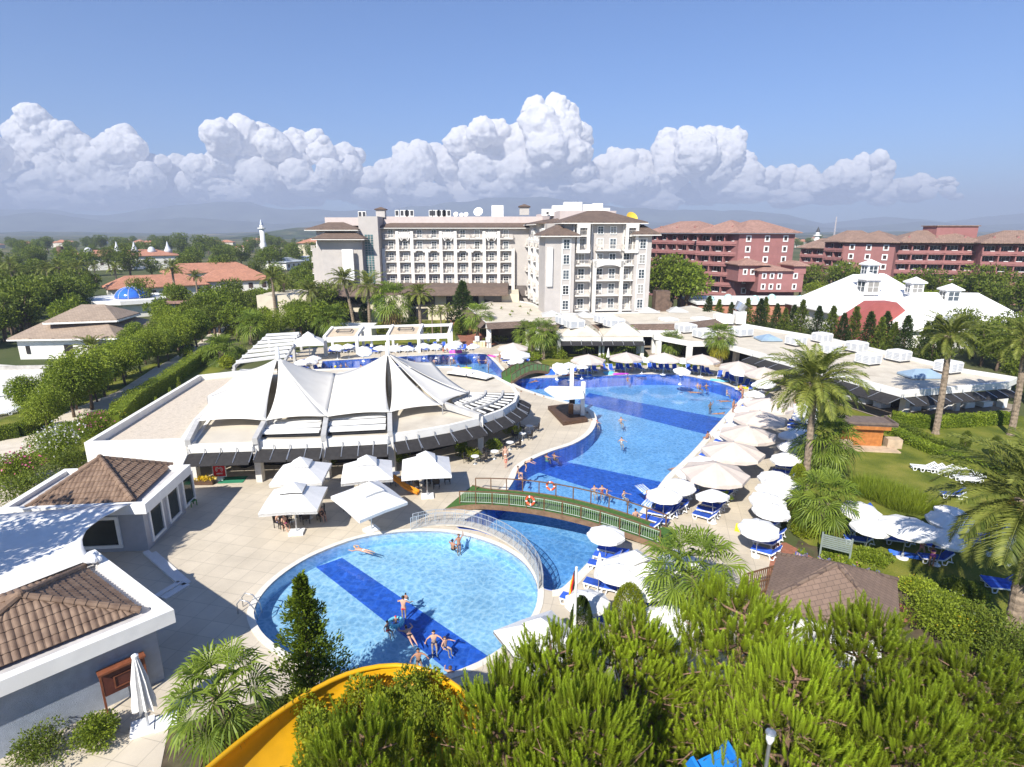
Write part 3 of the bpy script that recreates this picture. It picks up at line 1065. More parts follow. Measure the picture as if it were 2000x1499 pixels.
def pine(label,h,r,seed,ncand=420,old=9000):
 global rng
 keep,rng=rng,np.random.default_rng(seed)
 root=thing('pine_tree',label,'pine tree')
 tk=MB().tube([(0,0,-0.1),(0.08,0.03,h*0.4),(0,0,h*0.8),(0.05,0,h*0.98)],[0.19,0.15,0.08,0.02],8)
 tips=[]
 nb=64
 for i in range(nb):
  t=0.34+0.64*(i/nb)**0.85
  rr=r*(1-((t-0.34)/0.68)**1.7)**0.75*rng.uniform(0.72,1.12)+0.15
  az=i*2.39996+rng.uniform(-0.3,0.3)
  o=np.array((math.cos(az),math.sin(az),0))
  b=np.array((0,0,t*h))
  e=b+o*rr+np.array((0,0,rr*rng.uniform(0.08,0.42)))
  m_=b+o*rr*0.5+np.array((0,0,rr*0.08))
  tk.tube([b,m_,e],[0.04,0.026,0.010],5)
  k=max(3,int(ncand/nb))
  for j in range(k):
   s=rng.uniform(0.35,1.0)**0.7
   sd=np.array((-o[1],o[0],0))*rng.normal()*rr*0.24*s
   p=b+(e-b)*s+sd+np.array((0,0,rng.uniform(-0.1,0.12)*rr))
   tips.append((p,o*0.35+sd*0.25/max(rr,.3)))
   if j%2==0:
    tk.tube([b+(e-b)*s*0.9,p],[0.012,0.006],4)
 tk.build('trunk',mat('pine_bark',(0.23,0.14,0.095),0.95,0.3,6,bump=0.5),root,smooth=True)
 mb=MB()
 tn=[]
 nn=60
 for p,o in tips:
  for c in range(rng.integers(2,6)):
   L=rng.uniform(0.24,0.56)
   d=np.array((0,0,1.0))+o*rng.uniform(0.1,1.5)+rng.normal(size=3)*0.2
   d/=np.linalg.norm(d)
   q=p+np.array((rng.normal()*0.13,rng.normal()*0.13,rng.normal()*0.05))*(c>0)
   s=np.linspace(0.02,1.0,nn)
   bend=np.array((0,0,1.0))*0.12*L
   A=q+d*(s*L)[:,None]+bend*(s**2)[:,None]
   az=np.arange(nn)*2.39996+rng.random()*6
   e1=np.cross(d,(0.3,0.9,0.1))
   e1/=np.linalg.norm(e1)
   e2=np.cross(d,e1)
   out=np.cos(az)[:,None]*e1+np.sin(az)[:,None]*e2
   nd=out*0.66+d*0.72
   nl=0.10*(1.05-0.45*s**4)*rng.uniform(0.85,1.15,nn)
   w_=np.cross(nd,d)*0.019
   V=np.stack([A-w_,A+w_,A+nd*nl[:,None]],1).reshape(-1,3)
   mb.add(V,np.arange(nn*3).reshape(nn,3))
   tn.append(np.clip(0.40+0.5*s+rng.normal(0,0.08,nn)+rng.uniform(-0.2,0.15),0,1))
 k=old
 ii=rng.integers(0,len(tips),k)
 P=np.array([tips[i][0]for i in ii])+rng.normal(size=(k,3))*np.array((0.22,0.22,0.12))-np.array((0,0,0.12))
 D=sph(k)
 S=np.cross(D,sph(k))*0.012
 V=np.stack([P-S,P+S,P+D*rng.uniform(0.12,0.22,k)[:,None]],1).reshape(-1,3)
 mb.add(V,np.arange(k*3).reshape(k,3))
 tn.append(np.clip(rng.normal(0.16,0.14,k),0,1))
 mb.build('crown',G_PINE,root,tint=np.concatenate(tn))
 rng=keep
 return Kit(root)
def topiary(label,h,r,mt,seed=2,n=5200,leaf=0.11,cat='clipped shrub',kind='clipped_shrub'):
 global rng
 keep,rng=rng,np.random.default_rng(seed)
 root=thing(kind,label,cat)
 MB().tube([(0,0,-0.1),(0,0,h*0.5)],[0.07,0.04],6).build('stem',BARK,root)
 mb=MB()
 d=sph(n)
 rad=0.86+0.14*rng.random(n)
 zf=d[:,2]
 prof=np.where(zf>0,1.0,0.86)
 P=np.stack([d[:,0]*r*rad*prof,d[:,1]*r*rad*prof,h*0.46+d[:,2]*h*np.where(zf>0,0.54,0.46)*rad],1)
 leaves(mb,P,d+np.array((0,0,0.9)),leaf*rng.uniform(0.7,1.4,n),0.45,0,spread=0.5)
 nz_=np.sin(P[:,0]*5)*np.sin(P[:,1]*6+1)*np.sin(P[:,2]*4)
 mb.build('crown',mt,root,tint=np.clip(rng.normal(0.5,0.2,n)+0.15*nz_,0,1))
 rng=keep
 return Kit(root)
def hedge(label,pts,w_,h,mt,n=4000,leaf=0.14,kind='hedge',cat='hedge',rag=0.06):
 mb=MB()
 tn=[]
 P2=[np.array(p,float)for p in pts]
 Ls=[np.linalg.norm(P2[i+1]-P2[i])for i in range(len(P2)-1)]
 tot=sum(Ls)
 for i,L_ in enumerate(Ls):
  a,b_=P2[i],P2[i+1]
  t=(b_-a)/L_
  s=np.array((-t[1],t[0]))
  k=int(n*L_/tot)
  u=rng.random(k)*L_
  q=rng.random(k)
  per=2*h+w_
  e=q*per
  side=np.where(e<h,-1,np.where(e>h+w_,1,0))
  off=np.where(side==0,e-h-w_/2,side*w_/2)
  zz=np.where(side==-1,e,np.where(side==1,e-h-w_,h))
  bump=rag*np.sin(u*3.1)+rag*np.sin(u*7.7+2)
  P=np.stack([a[0]+t[0]*u+s[0]*off,a[1]+t[1]*u+s[1]*off,zz+np.where(side==0,bump,0)],1)
  D=np.stack([s[0]*side,s[1]*side,np.where(side==0,1.0,0.4)],1)
  P-=D*(rng.random(k)*0.12)[:,None]
  leaves(mb,P,D,leaf*rng.uniform(0.7,1.3,k),0.5,0,spread=0.7)
  tn.append(np.clip(rng.normal(0.45,0.22,k)+0.2*np.sin(u*1.3),0,1))
  mb.bar((a[0],a[1],h*0.44),(b_[0],b_[1],h*0.44),w_*0.84,h*0.84)
  tn.append(np.full(6,0.1))
 o=mb.build(kind,mt,tint=np.concatenate(tn))
 return tag(o,label,cat)
def bush(label,c,r,h,mt,n=900,leaf=0.16,seed=5,kind='bush',cat='bush',flowers=None,fm=(),nclump=9,group=None):
 global rng
 keep,rng=rng,np.random.default_rng(seed)
 cl=[]
 for i in range(nclump):
  a=rng.uniform(0,2*PI)
  k=rng.uniform(0,0.62)
  q=r*rng.uniform(0.32,0.5)
  cl.append(((math.cos(a)*r*k,math.sin(a)*r*k,h*rng.uniform(0.3,0.72)),(q,q,h*0.34)))
 mb,tn=clump_crown(cl,n,leaf,flowers=flowers)
 o=mb.build(kind,[mt,*fm],loc=(c[0],c[1],c[2]if len(c)>2 else 0),tint=tn)
 rng=keep
 return tag(o,label,cat,group)
HGREY=mat('hotel_render',(0.47,0.435,0.405),0.85,0.05,0.8,dirt=(0.44,0.41,0.38),dscale=0.12,damt=0.4)
HWHITE=mat('hotel_white_trim',(0.74,0.71,0.66),0.8,0.04,0.8,dirt=(0.6,0.57,0.52),dscale=0.2,damt=0.3)
SHINGLE=brickmat('brown_shingle',(0.165,0.115,0.085),(0.09,0.06,0.05),0.6,0.3,0.03,0.15,0.85,0.5,0,0.3)
FLATROOF=mat('flat_roof_membrane',(0.60,0.54,0.44),0.85,0.08,0.6,bump=0.15,dirt=(0.36,0.30,0.22),dscale=0.22,damt=0.6)
PARAPET=mat('roof_parapet',(0.56,0.48,0.45),0.85,0.05,1)
WFRAME=mat('white_window_frame',(0.82,0.82,0.80),0.5,0.03,2)
RAIL=mat('pale_balcony_rail',(0.66,0.60,0.54),0.6,0.08,3)
def window_mesh(w_,h,nx,ny,fr=0.12,mu=0.06,d=0.16):
 f=MB()
 for sx in(-1,1):
  f.box((sx*(w_/2-fr/2),0,0),(fr,d,h))
 for sz in(-1,1):
  f.box((0,0,sz*(h/2-fr/2)),(w_-2*fr,d,fr))
 for i in range(1,nx):
  f.box((-w_/2+w_*i/nx,-0.01,0),(mu,d*0.6,h-2*fr))
 for j in range(1,ny):
  f.box((0,0.01,-h/2+h*j/ny),(w_-2*fr,d*0.5,mu*0.8))
 p=MB().box((0,0.03,0),(w_-2*fr,0.04,h-2*fr))
 return f,p
_wc={}
def window(parent,loc,rz,w_=1.3,h=2.0,nx=2,ny=3,frm=None,glass=None,name='window',fr=0.12):
 key=(w_,h,nx,ny,fr,frm.name if frm else '',glass.name if glass else '')
 if key not in _wc:
  f,p=window_mesh(w_,h,nx,ny,fr)
  _wc[key]=(f.mesh('window_frame',frm or WFRAME),p.mesh('window_pane',glass or GLASS))
 a,b_=_wc[key]
 o=link(name,a,parent,loc,rz)
 link('pane',b_,o)
 return o
_bc={}
def balcony(parent,loc,rz,w_,d=1.35,slab=None,rail=None,solid=0.0,seats=1):
 key=(round(w_,2),d,solid,slab.name if slab else '',rail.name if rail else '')
 if key not in _bc:
  s=MB().box((0,-d/2,-0.1),(w_,d,0.22))
  r=MB()
  y=-d+0.05
  r.box((0,y,1.0),(w_-0.02,0.06,0.07))
  r.box((0,y,0.12),(w_-0.02,0.05,0.05))
  for sx in(-1,1):
   r.box((sx*(w_/2-0.04),-d/2+0.02,1.0),(0.06,d-0.12,0.07))
  k=max(3,int(w_/0.22))
  for i in range(k+1):
   r.box((-w_/2+0.05+(w_-0.1)*i/k,y,0.55),(0.035,0.035,0.86))
  for i in range(4):
   for sx in(-1,1):
    r.box((sx*(w_/2-0.04),-d+0.3+i*(d-0.4)/4,0.55),(0.03,0.03,0.86))
  if solid:
   r.box((0,y+0.06,0.5),(w_-0.1,0.05,solid))
  c=MB()
  for i in range(1):
   cx=-w_/4
   c.box((cx,-0.6,0.42),(0.45,0.45,0.06)).box((cx,-0.4,0.68),(0.45,0.06,0.5))
   for a in(-1,1):
    for bq in(-1,1):
     c.box((cx+a*0.19,-0.6+bq*0.19,0.2),(0.04,0.04,0.4))
  _bc[key]=(s.mesh('balcony_slab',slab or HWHITE),r.mesh('balcony_rail',rail or RAIL),c.mesh('balcony_chair',RAIL))
 a,b_,c_=_bc[key]
 o=link('balcony',a,parent,loc,rz)
 link('railing',b_,o)
 link('seat',c_,o)
 return o
def hip_roof(poly4,z,rise,inset=0.5,over=0.0,th=0.22,m=0,mb=None,ridge=True):
 p=[np.array((*q,z))for q in poly4]
 la=np.linalg.norm(p[1]-p[0])
 lb=np.linalg.norm(p[2]-p[1])
 if lb>la:
  p=p[1:]+p[:1]
  la,lb=lb,la
 m1=(p[3]+p[0])/2
 m2=(p[1]+p[2])/2
 ax=(m2-m1)/np.linalg.norm(m2-m1)
 k=min(lb*inset,la/2-0.01)
 r1=m1+ax*k+(0,0,rise)
 r2=m2-ax*k+(0,0,rise)
 mb=mb or MB()
 mb.add([*p,r1,r2],[(0,1,5,4),(1,2,5),(2,3,4,5),(3,0,4)],m)
 q=[a-(0,0,th)for a in p]
 mb.add([*p,*q],[(i,4+i,4+(i+1)%4,(i+1)%4)for i in range(4)],m)
 mb.add(q,[(3,2,1,0)],m)
 return mb
hotel=thing('hotel_building','grey and white seven storey hotel with brown hip roofs and rows of balconies','hotel',(0,118,0))
HB=bpy.data.objects.new('hotel_ref',None)
bpy.data.objects.remove(HB)
def hp(name,mb,m,parent=None):
 for o in build_each(mb,name,m,hotel)if name not in('stair_glazing','wall')else[mb.build(name,m,hotel)]:
  o.matrix_parent_inverse=Matrix.Translation((0,-118,0))
class Sub:
 def __init__(self,root,off):
  self.root,self.off=root,Vector(off)
 def win(self,loc,rz,**k):
  return window(self.root,Vector(loc)-self.off,rz,**k)
 def bal(self,loc,rz,w_,**k):
  return balcony(self.root,Vector(loc)-self.off,rz,w_,**k)
HS=Sub(hotel,(0,118,0))
AR=R(7)
ux,uy=math.cos(AR),math.sin(AR)
O=(xat(1064,114,10),114.0)
def hw(u,v):
 return(O[0]+ux*u-uy*v,O[1]+uy*u+ux*v)
def wbox(mb,u0,u1,v0,v1,z0,z1,m=0):
 mb.prism([hw(u0,v0),hw(u1,v0),hw(u1,v1),hw(u0,v1)],z0,z1,m)
W=MB()
wbox(W,0,5.8,0,7,0,19.1)
wbox(W,17.9,21.3,0.4,7.4,0,19.3)
wbox(W,4.0,19.5,2.0,12,0,21.5)
wbox(W,1.6,18.5,7,44,0,21.5)
hp('wall',W,HGREY)
TRM=MB()
for u0,u1 in((9.7,10.3),(15.2,15.8)):
 wbox(TRM,u0,u1,0.2,1.0,0,14.4)
arch=[]
for i in range(13):
 t=i/12
 arch.append((9.7+6.1*t,12.9+0.75*math.sin(PI*t)))
for i in range(12):
 (a,za),(b_,zb)=arch[i],arch[i+1]
 p,q=hw(a,0.6),hw(b_,0.6)
 TRM.bar((p[0],p[1],(za+14.6)/2),(q[0],q[1],(zb+14.6)/2),0.8,14.6-za)
for u0 in(6.2,15.9):
 for du in(0,2.0):
  wbox(TRM,u0+du,u0+du+0.55,0.0,0.6,16.2,21.3)
 wbox(TRM,u0-0.05,u0+2.6,-0.02,0.62,15.9,16.4)
 wbox(TRM,u0,u0+2.55,0.02,0.58,20.6,21.35)
for u0 in(3.3,18.6):
 for s in(-0.95,0.75):
  wbox(TRM,u0+0.85+s,u0+1.05+s,-0.12 if u0<10 else 0.28,0.5,4.6,18.6)
 wbox(TRM,u0-0.1,u0+1.8,-0.14 if u0<10 else 0.26,0.5,18.4,18.7)
 wbox(TRM,u0-0.1,u0+1.8,-0.14 if u0<10 else 0.26,0.5,4.4,4.6)
for u0 in(5.8,9.4,15.85,17.7):
 wbox(TRM,u0,u0+0.16,1.4,2.05,4.2,21.3)
hp('facade_frame',TRM,HWHITE)
PN=MB()
wbox(PN,0.3,1.4,-0.45,-0.04,9.6,17.0)
hp('sign_panel',PN,WHITE)
ROWS=[5.9,8.85,11.8,14.7,17.6]
rzr=AR
for z in ROWS:
 for u,v in((4.15,-0.06),(19.5,0.34)):
  x,y=hw(u,v)
  HS.win((x,y,z),rzr,w_=1.35,h=1.9,nx=2,ny=3)
 for u in(7.6,11.3,13.9,16.75):
  x,y=hw(u,1.93)
  HS.win((x,y,z),rzr,w_=1.4,h=2.1,nx=2,ny=3)
 lev=z-1.15
 for u,wd in((7.6,2.9),(12.7,4.8),(16.75,2.2)):
  x,y=hw(u,1.98)
  HS.bal((x,y,lev),rzr,wd,d=1.7 if u!=12.7 else 1.5)
for u in(7.6,11.3,13.9,16.9):
 x,y=hw(u,1.93)
 HS.win((x,y,20.2),rzr,w_=1.3,h=1.6,nx=2,ny=3)
for u in(7.6,16.9):
 x,y=hw(u,1.98)
 HS.bal((x,y,19.2),rzr,1.9,d=1.6)
SD=MB()
for i in range(9):
 v=9+i*3.9
 wbox(SD,1.05,1.75,v,v+0.8,4.0,17.5 if i%3 else 20.2)
for i in range(8):
 v=9+i*3.9
 for j in range(8):
  t0,t1=j/8,(j+1)/8
  zt=16.6 if i%3 else 19.0
  z0,z1=zt+0.9*math.sin(PI*t0),zt+0.9*math.sin(PI*t1)
  a,b_=hw(1.4,v+0.8+3.1*t0),hw(1.4,v+0.8+3.1*t1)
  SD.bar((a[0],a[1],(z0+zt+1.5)/2),(b_[0],b_[1],(z1+zt+1.5)/2),0.7,zt+1.5-z0)
hp('pilaster',SD,HWHITE)
for i in range(8):
 for z in ROWS:
  x,y=hw(1.52,9+i*3.9+2.35)
  HS.win((x,y,z),rzr-PI/2,w_=1.5,h=2.1,nx=2,ny=3)
  if(i+int(z))%2==0:
   x,y=hw(1.55,9+i*3.9+2.35)
   HS.bal((x,y,z-1.15),rzr-PI/2,2.6,d=0.9)
RF=MB()
hip_roof([hw(3.2,0.4),hw(20.3,0.4),hw(20.3,14),hw(3.2,14)],21.75,2.3,mb=RF)
hip_roof([hw(-1,-1.2),hw(6.6,-1.2),hw(6.6,7.8),hw(-1,7.8)],19.35,1.9,mb=RF)
hip_roof([hw(17.2,-0.8),hw(22.6,-0.8),hw(22.6,8),hw(17.2,8)],19.55,1.7,mb=RF)
hip_roof([hw(0.4,10),hw(19.7,10),hw(19.7,47),hw(0.4,47)],21.7,1.9,mb=RF)
hp('roof',RF,SHINGLE)
EV=MB()
for q,z in(([hw(3.1,0.3),hw(20.4,0.3),hw(20.4,14.1),hw(3.1,14.1)],21.4),([hw(-1.1,-1.3),hw(6.7,-1.3),hw(6.7,7.9),hw(-1.1,7.9)],19.0),([hw(17.1,-0.9),hw(22.7,-0.9),hw(22.7,8.1),hw(17.1,8.1)],19.2),([hw(0.3,14.2),hw(19.8,14.2),hw(19.8,47.1),hw(0.3,47.1)],21.35)):
 EV.prism(q,z-0.03,z+0.14)
hp('eave',EV,HWHITE)
PP=MB()
PP.wallloop([hw(5.5,13),hw(17.5,13),hw(17.5,44),hw(5.5,44)],22.2,24.2,0.3)
PP.prism([hw(5.5,13),hw(17.5,13),hw(17.5,44),hw(5.5,44)],22.2,23.3)
hp('parapet',PP,PARAPET)
YL=146.0
LW=MB()
LW.box((-13.5,YL+8,10.5),(39,16,21.2))
LW.box(((-36.4-32.0)/2,148.5,11.7),(4.6,12,23.4))
LW.box(((-46.3-36.4)/2,148,10.2),(9.9,13.4,20.4))
LW.box((-40.4,141.2+1,9.1),(9.6,2.6,18.2))
LW.box((-47.1,148,8),(1.8,11,16))
hp('wall',LW,HGREY)
cx0=xat(766,YL,12)
sp=3.52
LT=MB()
rowsL=[hat(p,YL)for p in(547,524.5,502,479.5,457)]
for i in range(10):
 x=cx0-sp/2+i*sp
 tall=i in(1,2,4,5,7,8)
 LT.box((x,YL-0.65,(hat(452 if tall else 486,YL)+4)/2),(0.75,1.3,hat(452 if tall else 486,YL)-4))
def arched(mb,x0,x1,y,z0,ztop,d):
 for j in range(8):
  t0,t1=j/8,(j+1)/8
  a,b_=x0+(x1-x0)*t0,x0+(x1-x0)*t1
  za,zb=z0+0.8*math.sin(PI*t0)**0.7,z0+0.8*math.sin(PI*t1)**0.7
  mb.bar((a,y,(za+ztop)/2),(b_,y,(zb+ztop)/2),d,ztop-(za+zb)/2)
for i in(1,4,7):
 x=cx0+i*sp
 arched(LT,x-sp/2+0.37,x+sp/2-0.37,YL-0.65,hat(473,YL),hat(453,YL),1.28)
for i in(2,3,5,6):
 x=cx0+i*sp
 arched(LT,x-sp/2+0.37,x+sp/2-0.37,YL-0.65,hat(495,YL),hat(487,YL),1.28)
hp('facade_frame',LT,HWHITE)
for i in range(9):
 x=cx0+i*sp
 for k,z in enumerate(rowsL):
  HS.win((x,YL-0.07,z),0,w_=1.35,h=1.95,nx=2,ny=3)
  if k<4 or i in(0,2,3,5,6,8):
   HS.bal((x,YL,z-1.1),0,2.72 if not(k==4 or(k==3 and i in(2,3,5,6)))else 3.4,d=1.25)
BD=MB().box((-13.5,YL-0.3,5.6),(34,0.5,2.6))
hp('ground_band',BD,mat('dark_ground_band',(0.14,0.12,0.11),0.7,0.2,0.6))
st=MB()
SX=(-36.4-32.0)/2
for j in range(26):
 for i in range(3):
  st.box((SX-0.7+i*0.7,142.45,4.5+j*0.58),(0.52,0.12,0.42))
hp('stair_glazing',st,mat('green_stair_glass',(0.08,0.16,0.17),0.15,0.4,0.6,spec=0.6))
PN=MB().box((xat(681,139.5,12),139.5,12.3),(2.6,0.7,7.2))
hp('sign_panel',PN,WHITE)
for z in rowsL[:4]:
 HS.win((-48.06,147,z),-PI/2,w_=1.4,h=1.9,nx=2,ny=3)
 HS.bal((-48.1,147,z-1.1),-PI/2,3.4,d=1.2)
for x,z in((-44.0,19.2),(-39.5,19.2)):
 HS.win((x,141.25,z),0,w_=1.2,h=1.2,nx=2,ny=2)
RF=MB()
hip_roof([(-34,YL-1.4),(8,YL-1.4),(8,YL+18),(-34,YL+18)],21.0,2.4,mb=RF)
hip_roof([(-48.6,140.2),(-36.2,140.2),(-36.2,157),(-48.6,157)],20.5,2.3,mb=RF)
hip_roof([(-46.6,138.6),(-34.4,138.6),(-34.4,146),(-46.6,146)],18.4,2.0,mb=RF)
hp('roof',RF,SHINGLE)
EV=MB()
for(x0,y0,x1,y1,z)in((-34.1,YL-1.5,8.1,YL+18.1,20.65),(-48.7,140.1,-36.1,157.1,20.15),(-46.7,138.5,-34.3,146.1,18.05)):
 EV.prism([(x0,y0),(x1,y0),(x1,y1),(x0,y1)],z-0.03,z+0.13)
hp('eave',EV,HWHITE)
PP=MB()
PP.prism([(-31.8,YL+2.6),(8,YL+2.6),(8,YL+15),(-31.8,YL+15)],21.5,23.5)
PP.prism([(-45,144.5),(-36.6,144.5),(-36.6,153),(-45,153)],21.3,23.2)
hp('parapet',PP,PARAPET)
pod=MB()
YP=131.0
pod.box((xat(650,YP,3),YP+7,3.0),(34,14,6.0))
pod.box((xat(870,YP+3,3),YP+9,3.0),(34,12,6.0))
hp('podium_wall',pod,mat('podium_cream',(0.62,0.55,0.43),0.85,0.06,0.8))
dk=MB()
for a,b_,z0,z1,yy in((610,655,3.4,5.9,YP),(660,716,3.4,5.9,YP),(670,715,0.3,2.3,YP),(778,850,3.2,5.9,YP+3),(790,835,0.2,2.7,YP+3),(872,890,3.3,5.9,YP+3),(915,935,3.3,5.9,YP+3),(945,980,3.3,5.9,YP+3)):
 x0,x1=xat(a,yy,3),xat(b_,yy,3)
 dk.box(((x0+x1)/2,yy-0.02,(z0+z1)/2),(x1-x0,0.3,z1-z0))
hp('podium_glazing',dk,mat('podium_dark_glass',(0.025,0.025,0.03),0.12,0.4,0.5,spec=0.6))
rf=MB()
for x0,x1,yy in((xat(600,YP-2,6),xat(742,YP-2,6),YP-2),(xat(742,YP+0.5,6),xat(992,YP+0.5,6),YP+0.5)):
 V=[(x0,yy,6.1),(x1,yy,6.1),(x1,yy+3.2,7.6),(x0,yy+3.2,7.6),(x0,yy,5.85),(x1,yy,5.85),(x1,yy+16,5.85),(x0,yy+16,5.85),(x0,yy+16,7.6),(x1,yy+16,7.6)]
 rf.add(V,[(0,1,2,3),(4,5,1,0),(3,2,9,8),(0,3,8,7,4),(1,5,6,9,2),(7,6,5,4)])
hp('podium_roof',rf,SHINGLE)
dm=mat('dish_white',(0.85,0.85,0.84),0.5,0.02,2)
def dish(label,x,y,z,r,az,m=None):
 root=thing('satellite_dish',label,'satellite dish',(x,y,z),az)
 pr=[(0.001,-0.25*r)]+[(r*t,-0.25*r*(1-t*t))for t in np.linspace(0.15,1,7)]+[(r*0.98,0.03)]+[(r*t*0.98,0.03-0.25*r*(1-t*t))for t in np.linspace(0.98,0.02,6)]
 mb=MB().lathe(pr,18)
 mb.xf(Matrix.Translation((0,0,r*1.15))@Matrix.Rotation(R(62),4,'X'))
 mb.build('reflector',m or dm,root,smooth=True)
 MB().tube([(0,0.1,0),(0,0.1,r*1.1)],0.06+r*0.03,6).build('mount',STEEL,root)
 MB().tube([(0,0,r*0.8),(0,-r*0.8,r*1.3)],0.04,5).build('feed_arm',STEEL,root)
for lab,p,yy,r,m in(('large white satellite dish on the hotel roof beside the white plant box',934,152,1.2,None),('small white dish leftmost of the dish group on the hotel roof',890,152,0.65,None),('small white dish between a smaller dish and the largest one on the roof',910,151,0.6,None),('white dish half hidden behind its neighbour on the roof',901,153,0.55,None)):
 dish(lab,xat(p,yy,24),yy,23.4,r,R(-10))
dish('yellow dish tilted up on the right end of the hotel roof',xat(1238,128,22),130,21.3,1.35,R(20),mat('yellow_dish_paint',(0.75,0.50,0.06),0.5,0.05,2))
acm=mat('ac_casing',(0.74,0.73,0.70),0.5,0.05,2)
def ac_unit(label,x,y,z,rz=0,n=2):
 root=thing('air_conditioner',label,'air conditioner',(x,y,z),rz,'cooling units along the hotel roof')
 MB().box((0,0,0.8),(1.0*n,0.9,1.5)).box((0,0,1.58),(1.0*n-0.1,0.8,0.06)).build('casing',acm,root)
 f=MB()
 for i in range(n):
  f.box((-0.5*n+0.5+i,-0.46,0.85),(0.72,0.04,1.2))
 f.build('grille',DKSTEEL,root)
for i,p in enumerate((708,776,790,801,842,852,863,873)):
 nm=['alone at the left end','the left one of the first pair','the tall one after the first pair','right of the tall one','first of the close group of four','second of the close group of four','third of the close group of four','last of the close group of four'][i]
 ac_unit('pale cooling unit on the long hotel roof, '+nm,xat(p,151,24),151,23.5 if p>720 else 23.2,0,1 if i in(1,4)else 2)
pb=thing('plant_box','white louvred plant box on the hotel roof right of the large dish','plant enclosure',(xat(972,153,25),153,23.5))
MB().box((0,0,1.4),(3.0,2.6,2.7)).build('casing',WHITE,pb)
l_=MB()
for i in range(9):
 l_.box((0,-1.33,0.35+i*0.27),(2.8,0.06,0.13))
l_.build('louvre',acm,pb)
pw=thing('plant_box','big stepped white plant room on the roof of the front wing','plant enclosure',(xat(1118,134,25),134,23.3))
b=MB()
for x,wd,h,yy in((-5.5,2.5,1.5,2),(-3.0,3.0,2.2,1),(0,4.0,2.9,0),(3.2,2.6,2.4,0.5),(5.4,2.2,2.6,-0.5),(7.2,1.6,1.6,-1)):
 b.box((x,yy,h/2),(wd-0.01,2.4,h))
build_each(b,'casing',WHITE,pw)
g=MB()
for x in(-5.5,-3.2,2.9,5.2,5.9):
 g.box((x,-0.25-(1.55 if x>4.5 else 0.6 if x>0 else-0.2),0.6),(0.5,0.5,0.5))
build_each(g,'grille',DKSTEEL,pw)
for lab,p,yy,z in(('brown capped chimney block where the two hotel wings meet',1024,140,23.6),('brown capped chimney left of the long hotel roof',744,149,23.3)):
 ch=thing('chimney',lab,'chimney',(xat(p,yy,25),yy,z))
 MB().box((0,0,0.9),(2.2,1.8,1.8)).build('stack',HGREY,ch)
 hip_roof([(-1.4,-1.2),(1.4,-1.2),(1.4,1.2),(-1.4,1.2)],1.95,0.5).build('cap',SHINGLE,ch)
REDW=mat('red_render',(0.33,0.15,0.14),0.85,0.08,0.8,dirt=(0.23,0.09,0.085),dscale=0.1,damt=0.4)
REDROOF=brickmat('faded_red_tile',(0.37,0.215,0.165),(0.24,0.14,0.11),0.5,0.35,0.03,0.18,0.85,0.5,0,0.3)
BRNROOF=brickmat('brown_red_tile',(0.30,0.195,0.145),(0.15,0.1,0.08),0.5,0.35,0.03,0.18,0.85,0.5,0,0.3)
DKROOM=mat('shaded_room_glass',(0.075,0.05,0.045),0.3,0.5,0.5)
